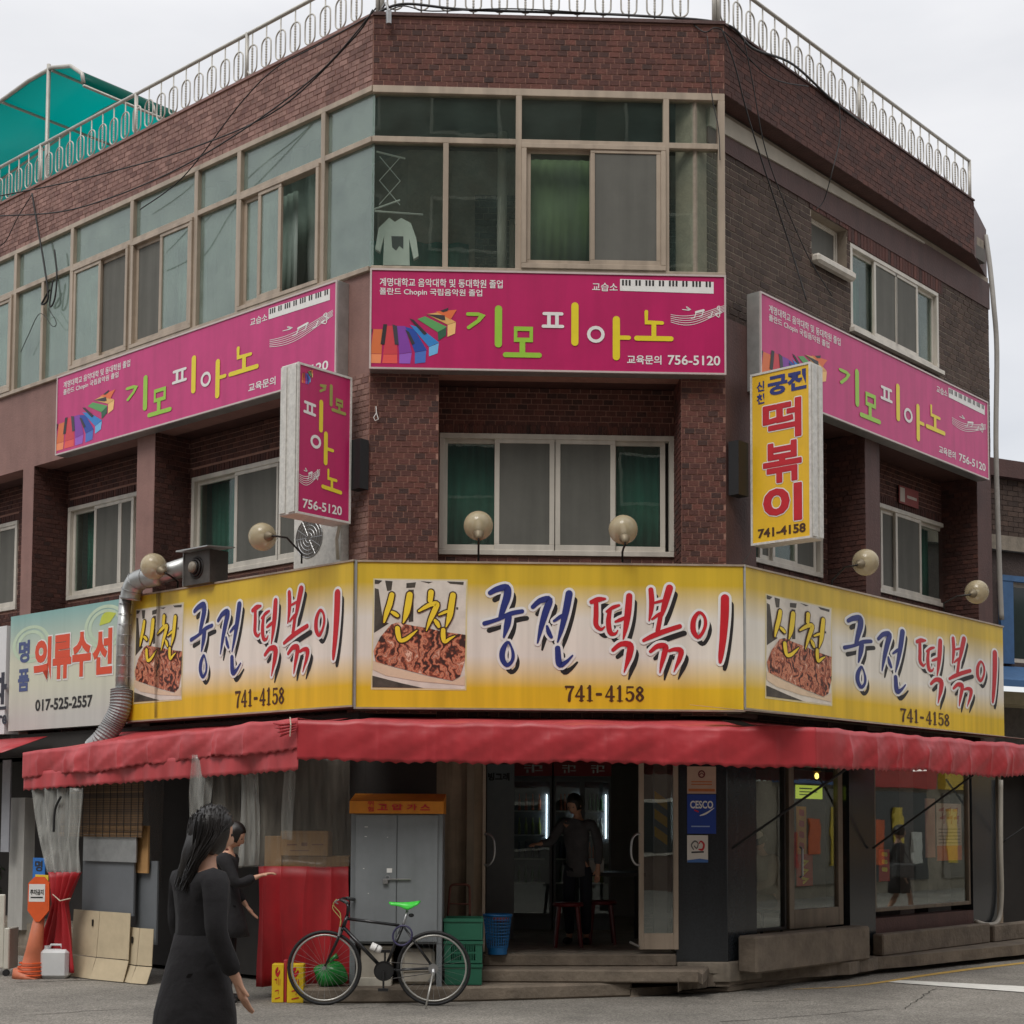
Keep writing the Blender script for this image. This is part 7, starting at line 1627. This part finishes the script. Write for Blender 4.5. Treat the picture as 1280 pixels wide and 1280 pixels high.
    for s_ in ('l', 'r'):
        an, to = V(J['an'+s_]), V(J['to'+s_]); d = (to-an); d.z = 0; d.normalize(); 
        m = MB(); m.ball(an+d*.055-Vector((0,0,an.z-.045)) if False else an+d*.06+Vector((0,0,-.035)), .05, 16, 10, (1,1,.85)); cen = an+d*.06+Vector((0,0,-.035))
        m.v = [cen+d*((p-cen).dot(d)*2.2)+Vector((0,0,1)).cross(d)*((p-cen).dot(Vector((0,0,1)).cross(d)))*.85+Vector((0,0,max((p-cen).z, -.038))) for p in m.v]; emitp('shoe', (m.v, m.f), shoes)
    return R
def standing(h=1.0, **k):
    J = dict(pelvis=(0,0,.93), chest=(0,.0,1.27), neck=(0,.0,1.46), head=(0,.02,1.585),
        shl=(-.18,0,1.385), ell=(-.24,-.02,1.12), wrl=(-.25,.04,.88), hal=(-.25,.06,.80), shr=(.18,0,1.385), elr=(.24,-.02,1.12), wrr=(.25,.04,.88), har=(.25,.06,.80),
        hpl=(-.095,0,.88), knl=(-.10,.01,.49), anl=(-.10,-.02,.08), tol=(-.12,.13,.03), hpr=(.095,0,.88), knr=(.10,.01,.49), anr=(.10,-.02,.08), tor=(.12,.13,.03))
    J.update(k); return J
blackc = mat('black_cloth', c(30,28,30), .92, .35, 7, bump=1.0, bscale=7); maroonc = mat('maroon_cloth', c(74,34,36), .9, .15, 6); greyc = mat('grey_cloth', c(84,84,86), .9, .3, 6, bump=.8, bscale=10)
hair_b = mat('black_hair', c(30,23,19), .42, .3, 30, streak=.6, bump=.12, bscale=120); navyc = mat('navy_cloth', c(34,38,48), .9, .15, 6); shoem = mat('dark_shoe', c(30,28,28), .5)
g1 = atY(246, 1200, 7.4); g1.z = 0
person('large dark haired person in a long black coat nearest the camera at the lower left', (g1.x, g1.y, 0), -pi/4-.12,
       standing(ell=(-.25,.02,1.12), wrl=(-.22,.14,.90), hal=(-.21,.18,.83), elr=(.25,-.03,1.12), wrr=(.25,.08,.90), har=(.25,.11,.83), chest=(0,.02,1.27), neck=(0,.04,1.455), head=(0,.07,1.58), face=(.15,1,-.25)),
       blackc, blackc, shoem, hair_b, 1.01, longhair=True, coat=.62)
g2_ = atY(283, 1150, 14.0)
person('person in black half hidden behind the large dark figure, hand reaching to the stall', (g2_.x, g2_.y, 0), -pi/2-.05,
       standing(elr=(.21,.14,1.12), wrr=(.10,.31,1.2), har=(.08,.39,1.22), ell=(-.24,-.02,1.12), wrl=(-.25,.12,.92), hal=(-.25,.17,.86), head=(0,.06,1.575), face=(0,1,-.2)),
       blackc, blackc, shoem, hair_b, .97, coat=.3)
Yp = 16.2
person('person in a grey top standing inside the dark shop doorway', (yf(Yp).px(722, 1150), Yp, FZ), pi*.9,
       standing(elr=(.28,.14,1.16), wrr=(.36,.34,1.14), har=(.38,.42,1.14), elL=(0,0,0), face=(.3,1,-.35), head=(.02,.06,1.585), chest=(.01,.03,1.27)), greyc, navyc, shoem, hair_b, .93)
a_ = RF.px(964, 1100, -.34); sp = RF.P(a_, -.34, FZ-.0)
def seated(**k):
    J = dict(pelvis=(0,0,.46), chest=(0,.06,.80), neck=(0,.12,.98), head=(0,.18,1.11), shl=(-.18,.08,.91), ell=(-.23,.14,.66), wrl=(-.14,.34,.60), hal=(-.11,.41,.60), shr=(.18,.08,.91), elr=(.23,.14,.66), wrr=(.14,.34,.60), har=(.11,.41,.60),
        hpl=(-.09,.02,.45), knl=(-.12,.42,.47), anl=(-.12,.38,.08), tol=(-.13,.53,.03), hpr=(.09,.02,.45), knr=(.12,.42,.47), anr=(.12,.38,.08), tor=(.13,.53,.03)); J.update(k); return J
tanp = mat('brown_cloth', c(130,112,96), .9, .15, 6)
person('seated person in a pale cap and brown clothes behind the narrow dark window', sp, pi/2+.35, seated(face=(0,1,-.3)), tanp, mat('grey_trousers', c(90,88,84), .9), shoem, hair_b, 1.0, cap=mat('pale_cap', c(214,208,194), .8))
R = thing('plastic_stool', 'dark stool under the seated person in the cap', 'stool', sp); p_ = sp+Vector((0,0,0))
obj('seat', MB().tube([p_+Vector((0,0,.34)), p_+Vector((0,0,.37))], .17, 18), darkm, R)
for k in range(4): an = k*pi/2+.6; obj('leg', MB().tube([p_+Vector((.13*cos(an),.13*sin(an),.34)), p_+Vector((.16*cos(an),.16*sin(an),.0))], .015, 6), darkm, R)
person('pedestrian in black clothes carrying a grey shoulder bag, seen mirrored in the big right window', (12.3, 20.9, 0), radians(10),
       standing(knl=(-.1,.16,.5), anl=(-.1,.22,.1), tol=(-.1,.36,.05), knr=(.1,-.02,.48), anr=(.1,-.25,.12), tor=(.1,-.12,.04), elr=(.25,-.1,1.12), wrr=(.22,.1,.95), har=(.2,.16,.9)), blackc, blackc, shoem, hair_b, .97, skirt=True, coat=.4)
R = thing('shoulder_bag', 'grey shoulder bag hanging at the side of the pedestrian in black', 'bag', (12.05, 20.9, .75)); obj('bag_body', MB().box(11.98, 12.12, 20.7, 21.1, .78, 1.02), greyc, R, bevel=.03)
obj('strap', MB().tube([(12.05,20.75,1.0),(12.2,20.85,1.42),(12.05,21.05,1.0)], .012, 6), greyc, R)
# ================================================================== CABLES
def cable(label, pts, r=.008, n=8):
    P = [Vector(p) for p in cat_rom([tuple(p) for p in pts], n)]
    o = obj('cable', MB().tube(P, r, 5), cablem, label=label, cat='cable', group='loose black cables on the building', smooth=True); return o
LQ = lambda x, y, d=.06: LF.P(*(lambda q: (q[0], d, q[1]))(LF.pix(x, y, d)))
FQ = lambda x, y, d=.06: FR.P(*(lambda q: (q[0], d, q[1]))(FR.pix(x, y, d)))
RQ = lambda x, y, d=.06: RF.P(*(lambda q: (q[0], d, q[1]))(RF.pix(x, y, d)))
cable('upper black cable crossing the left parapet diagonally', [LQ(0,245,1.2), LQ(110,222,.8), LQ(240,185,.4), LQ(350,135,.2), LQ(440,50,.1), LQ(466,12,.1)])
cable('lower black cable sagging across the left parapet', [LQ(0,270,1.2), LQ(90,262,.9), LQ(200,222,.5), LQ(300,165,.3), LQ(400,90,.15), LQ(470,10,.1)])
cable('thin cable rising steeply to the corner from the left window', [LQ(175,262), LQ(230,220), LQ(300,130), LQ(345,85), LQ(400,55), LQ(462,20)], .007)
cable('thick black cable hanging down in front of the left windows', [LQ(40,242), LQ(48,290), LQ(55,330), LQ(60,372), LQ(52,380), LQ(62,362)], .013)
cable('cable looped below the thick hanging cable on the left', [LQ(68,312), LQ(71,345), LQ(68,375), LQ(62,382), LQ(66,350)], .011)
cable('thin looped wire under the left hanging cables', [LQ(60,385), LQ(70,402), LQ(66,408), LQ(50,392), LQ(35,420), LQ(26,440)], .005)
cable('cable running down the left parapet to the picture edge', [LQ(40,243), LQ(22,272), LQ(8,300), LQ(-6,312)], .006)
cable('bundle of black cables lying along the top of the front parapet', [FQ(462,24,-.05), FQ(480,12,-.05), FQ(510,5,-.05), FQ(580,12,-.05), FQ(700,16,-.05), FQ(800,20,-.05), FQ(905,30,-.02), RQ(940,60,.04), RQ(990,80,.04), RQ(1040,125,.03), RQ(1085,160,.0)], .014)
cable('second thin cable beside the bundle on the front parapet', [FQ(462,28,-.03), FQ(500,8,-.03), FQ(540,14,-.03), FQ(640,11,-.03), FQ(760,18,-.03), FQ(850,24,-.03), FQ(880,40,.05), FQ(903,38,.05), RQ(960,95,.04), RQ(1010,108,.04)], .007)
cable('cable falling from the corner across the dark brick wall', [FQ(903,38,.06), RQ(918,80,.06), RQ(935,145,.06), RQ(960,225,.05), RQ(985,300,.05), RQ(1008,375,.2)], .008)
cable('second cable falling in parallel across the dark brick wall', [RQ(930,50,.06), RQ(942,110,.06), RQ(955,180,.06), RQ(975,240,.0), RQ(1010,320,.0), RQ(1040,370,.1)], .006)
cable('short cable hanging from the right parapet to the small window', [RQ(1049,130,.05), RQ(1050,170,.05), RQ(1040,215,.05), RQ(1030,250,-.1), RQ(1020,262,-.15)], .006)
cable('thin cable running down the front windows near the right corner', [FQ(884,45), FQ(890,120), FQ(898,160), FQ(900,200)], .005)
cable('thin wire drooping from the yellow upright sign to the box sign', [RQ(940,684,.2), RQ(935,695,.25), RQ(928,703,.27)], .004)
R = thing('cctv_camera', 'small grey camera hanging over the front parapet near the left corner', 'camera', FQ(486, 30, .08)); obj('camera_body', MB().tube([FQ(486,14,.08), FQ(486,30,.08)], .03, 10), steel, R); obj('mount', MB().tube([FQ(486,14,.08), FQ(482,4,-.05), FQ(478,10,-.1)], .012, 6), steel, R)
for x, y, lab in ((470, 508, 'white cord loop hanging on the left brick pier'),):
    R = thing('cord_loop', lab, 'cord', FQ(x, y+18, .03)); obj('loop', MB().tube([FQ(x,y,.02), FQ(x+.5,y+8,.03), FQ(x-3,y+14,.03), FQ(x-1,y+18,.03), FQ(x+3,y+16,.03), FQ(x+.5,y+8,.03)], .005, 5), white_ink, R)
R = thing('drainpipe', 'grey plastic drainpipe down the right end of the building', 'pipe', RF.P(SR1+.06, .02, 2.6))
pp = lambda x, y, d=.0: RQ(x, y, d)
obj('pipe', MB().tube([Vector(p) for p in cat_rom([tuple(p) for p in (pp(1232,295,-.2), pp(1237,330,-.1), pp(1242,380,0), pp(1246,440,.02), pp(1245,560,.02), pp(1249,700,.02), pp(1252,775,.02))], 6)], .035, 8), mat('grey_pipe', c(150,146,140), .6, .12, 6), R, smooth=True)
R = thing('drainpipe', 'white drainpipe beside the right end of the shop bending at the foot', 'pipe', RF.P(SR1+.06, .06, .4))
obj('pipe', MB().tube([Vector(p) for p in cat_rom([tuple(p) for p in (pp(1251,975,.05), pp(1251,1060,.05), pp(1252,1120,.05), pp(1248,1150,.06), pp(1236,1156,.08), pp(1220,1152,.08))], 6)], .03, 8), mat('pale_pipe', c(170,164,152), .6, .12, 6), R, smooth=True)
# red sticker on right wall
R, cv = panel('wall_sticker', 'small faded red and white plate above the right second floor window', RF, 1124, 1148, 606, 628, -.46, mat('faded_red_plate', c(140,60,56), .6, .15, 6)); mb = MB(); [mb.poly([cv.W(x, y, .003) for x, y in q]) for q in (((4,10),(28,10),(28,90),(4,90)), ((40,44),(90,44),(90,60),(40,60)))]; obj('lettering', mb, mat('plate_white', c(190,180,170)), R, fix=False)
# ================================================================== NEIGHBOURS
NB = Face(tuple(atY(1244, 900, 21.5)[:2]), (.9, .45)); nb = thing('neighbour_house', 'dark brick neighbouring house with a blue framed window at the right edge', 'building', NB.P(1.5, 0, 0))
nz1 = NB.pz(1260, 578)
nbz = NB.pz(1260, 840)
wall_holes('wall', NB, -1.5, 6, nbz, nz1-.25, -.3, 0, [(NB.px(1266, 770), NB.px(1330, 770), NB.pz(1268, 828), NB.pz(1268, 726))], mat('dark_brick_wall', c(70,58,54), .85, .3, 22, bump=.5), nb)
mb = MB()
for k in range(40):
    z = NB.pz(1260, 690)+k*.075
    if z > nz1-.3: break
    for j in range(12): a = -1.4+j*.2+(.1 if k % 2 else 0); mb.fb(NB, a, a+.19, 0, .008, z, z+.066)
obj('brickwork', mb, brick_dark, nb, kind='stuff')
obj('cornice', MB().fb(NB, -1.6, 6, -.1, .12, nz1-.25, nz1), tile_maroon, nb); obj('lintel', MB().fb(NB, -1.6, 6, -.1, .1, NB.pz(1260,690), NB.pz(1260,672)), concrete, nb)
o = obj('window', MB().fb(NB, NB.px(1266,770), NB.px(1330,770), -.12, -.06, NB.pz(1268,828), NB.pz(1268,726)), frame_white, nb); obj('pane', MB().fb(NB, NB.px(1271,770), NB.px(1325,770), -.13, -.055, NB.pz(1268,822), NB.pz(1268,733)), mat('dark_teal_pane', c(36,50,50), .1, .2, 4), o)
obj('window_surround', MB().fb(NB, NB.px(1248,770), NB.px(1264,770), 0, .05, NB.pz(1260,830), NB.pz(1260,727)), mat('blue_paint', c(60,96,136), .6, .2, 6), nb)
obj('window_surround', MB().fb(NB, NB.px(1250,770), 3, 0, .06, NB.pz(1260,727), NB.pz(1260,720)), mat('blue_paint', None), nb)
mb = MB(); mb.hexa([NB.P(-1,0,NB.pz(1250,838)), NB.P(6,0,NB.pz(1250,838)), NB.P(6,1.0,NB.pz(1250,868)), NB.P(-1,1.0,NB.pz(1250,868)), NB.P(-1,0,NB.pz(1250,832)), NB.P(6,0,NB.pz(1250,832)), NB.P(6,1.0,NB.pz(1250,860)), NB.P(-1,1.0,NB.pz(1250,860))]); obj('eave', mb, mat('blue_paint', None), nb)
obj('fascia', MB().fb(NB, -1, 6, .0, .5, NB.pz(1250,884), NB.pz(1250,868)-.01), mat('cream_paint', c(190,180,150), .7, .2, 4), nb)
obj('wall', MB().fb(NB, -1, 6, -.3, .0, NB.pz(1260,965), NB.pz(1250,884)), mat('grey_tile_wall', c(96,92,90), .7, .3, 12, bump=.4), nb)
obj('wall', MB().fb(NB, -1, 6, -.6, -.3, 0, NB.pz(1260,965)), intblack, nb)
for a in (NB.px(1262,1080), NB.px(1270,1080)+.5): obj('door_frame', MB().fb(NB, a, a+.06, -.28, -.2, .2, 2.4), frame_alu, nb)
obj('doorstep', MB().fb(NB, -1, 6, -.3, .3, 0, .25), kerbm, nb)
obj('roof', MB().prism([tuple(NB.P(-1.5,-.3,0)[:2]), tuple(NB.P(6,-.3,0)[:2]), tuple(NB.P(6,-8,0)[:2]), tuple(NB.P(-1.5,-8,0)[:2])], nz1-.5, nz1-.3), concrete, nb)
obj('wall', MB().fb(NB, -1.5, -1.25, -8, -.3, 0, nz1-.5), mat('dark_brick_wall', None), nb); obj('air_conditioner', MB().fb(NB, NB.px(1266,860)+.0, 3, .0, .3, NB.pz(1270,874)+.0, NB.pz(1270,842)), metal_white, nb) if False else None
# houses across the streets: they are mirrored in the panes and shade the walls
def block(label, F, a0, a1, d, h, m, wins=True, shops=True):
    R = thing('street_house', label, 'building', F.P((a0+a1)/2, d, 0), 'houses across the street'); sgn = 1
    obj('wall', MB().fb(F, a0, a1, d, d+6, 0, h), m, R)
    if wins:
        for k in range(int((a1-a0)/3)):
            for f in range(1, int(h/3)):
                a = a0+.8+k*3; o = obj('window', MB().fb(F, a, a+1.6, d-.05, d+.02, f*3+.8, f*3+2.2), frame_white, R); obj('pane', MB().fb(F, a+.08, a+1.52, d-.06, d-.04, f*3+.88, f*3+2.12), mat('dark_pane', c(40,46,48), .15), o)
    if shops:
        cols = (c(190,50,40), c(220,180,50), c(190,190,180), c(60,90,140))
        for k in range(int((a1-a0)/4)):
            a = a0+.3+k*4; obj('shop_fascia', MB().fb(F, a, a+3.5, d-.2, d, 2.6, 3.3), mat('fascia_%d' % (k % 4), cols[k % 4], .5), R); obj('shop_front', MB().fb(F, a+.2, a+3.3, d-.05, d, .3, 2.5), mat('pale_shop_front' if k % 2 else 'dark_shop_front', c(120,112,100) if k % 2 else c(50,50,50), .3), R)
            for q in range(3): obj('shop_poster', MB().fb(F, a+.4+q*1.0, a+.9+q*1.0, d-.09, d-.06, .7+.3*(q % 2), 1.5+.3*((k+q) % 3)), mat('shop_poster_%d' % ((k+q) % 4), (c(214,96,40), c(220,190,60), c(206,204,196), c(150,40,40))[(k+q) % 4], .5), R)
FO = Face((0, 0), (1, 0))
block('grey rendered house behind the photographer', Face((0, -9), (1, 0)), -16, 6, 0, 9.5, mat('render_grey', c(150,144,136), .85, .15, 2)) if False else None
def oblock(label, x0, x1, y0, h, m):
    R = thing('street_house', label, 'building', ((x0+x1)/2, y0, 0), 'houses across the street')
    obj('wall', MB().box(x0, x1, y0-8, y0, 0, h), m, R)
    for k in range(int((x1-x0)/3)):
        for f in range(0, int(h/3)):
            a = x0+.7+k*3; o = obj('window', MB().box(a, a+1.8, y0, y0+.06, f*3+.9, f*3+2.3), frame_white, R); obj('pane', MB().box(a+.08, a+1.72, y0+.06, y0+.07, f*3+.98, f*3+2.22), mat('dark_pane', c(40,46,48), .15), o)
oblock('grey rendered house across the road behind the camera', -16, 3.5, -7, 22.5, mat('render_grey', c(120,114,108), .85, .15, 2))
oblock('brown brick house across the road behind the camera', 4, 24, -7.5, 24.5, mat('render_brown', c(96,78,70), .85, .2, 2))
block('pale shop row across the side street, mirrored in the right windows', RF, 4, 52, 9.5, 6.5, mat('render_pale', c(150,140,124), .85, .3, 2))
R = thing('street_house', 'tall grey house across the left street', 'building', LF.P(-9, 13, 0), 'houses across the street'); obj('wall', MB().fb(LF, -22, -4, 12, 18, 0, 8), mat('render_grey', None), R)

R = thing('drying_rack', 'white hanging drying rack inside the corner window of the third floor', 'rack', FR.P(.35, -.5, Z_SILL+.8))
zq = lambda y: FR.pz(490, y, -.5); xq = lambda x: FR.px(x, 250, -.5)
mb = MB()
for x0, x1 in ((474,500),(500,474)): mb.tube([FR.P(xq(x0),-.5,zq(196)), FR.P(xq(x1),-.5,zq(226)), FR.P(xq(x0),-.5,zq(256))], .0045, 5)
mb.tube([FR.P(xq(470),-.5,zq(190)), FR.P(xq(506),-.5,zq(198))], .01, 5); mb.tube([FR.P(xq(470),-.3,zq(274)), FR.P(xq(528),-.7,zq(258))], .01, 5); mb.tube([FR.P(xq(468),-.5,zq(262)), FR.P(xq(500),-.5,zq(250))], .01, 5)
obj('bars', mb, white_ink, R, kind='stuff')
R = thing('hanging_shirt', 'white long sleeved shirt with a dark print hanging inside the corner window', 'shirt', FR.P(xq(496), -.5, zq(270)))
out_ = [(487,275),(494,280),(502,275),(514,281),(521,300),(524,322),(518,326),(512,300),(513,334),(480,334),(481,298),(476,318),(470,314),(474,288)]
pf = [(xq(x), zq(y)) for x, y in out_]; n_ = len(pf)
mb = MB(); mb.add([FR.P(a, -.44, z) for a, z in pf]+[FR.P(a, -.50, z) for a, z in pf], [tuple(range(n_)), tuple(range(n_, 2*n_))[::-1]]+[(i, (i+1) % n_, n_+(i+1) % n_, n_+i) for i in range(n_)])
obj('cloth', mb, mat('white_cotton', c(214,216,212), .9, .1, 9), R, fix=False)
mb = MB(); mb.poly([FR.P(xq(x), -.437, zq(y)) for x, y in ((490,298),(505,298),(505,314),(500,310),(496,316),(491,312))]); obj('print', mb, mat('dark_print', c(60,56,62)), R, fix=False)
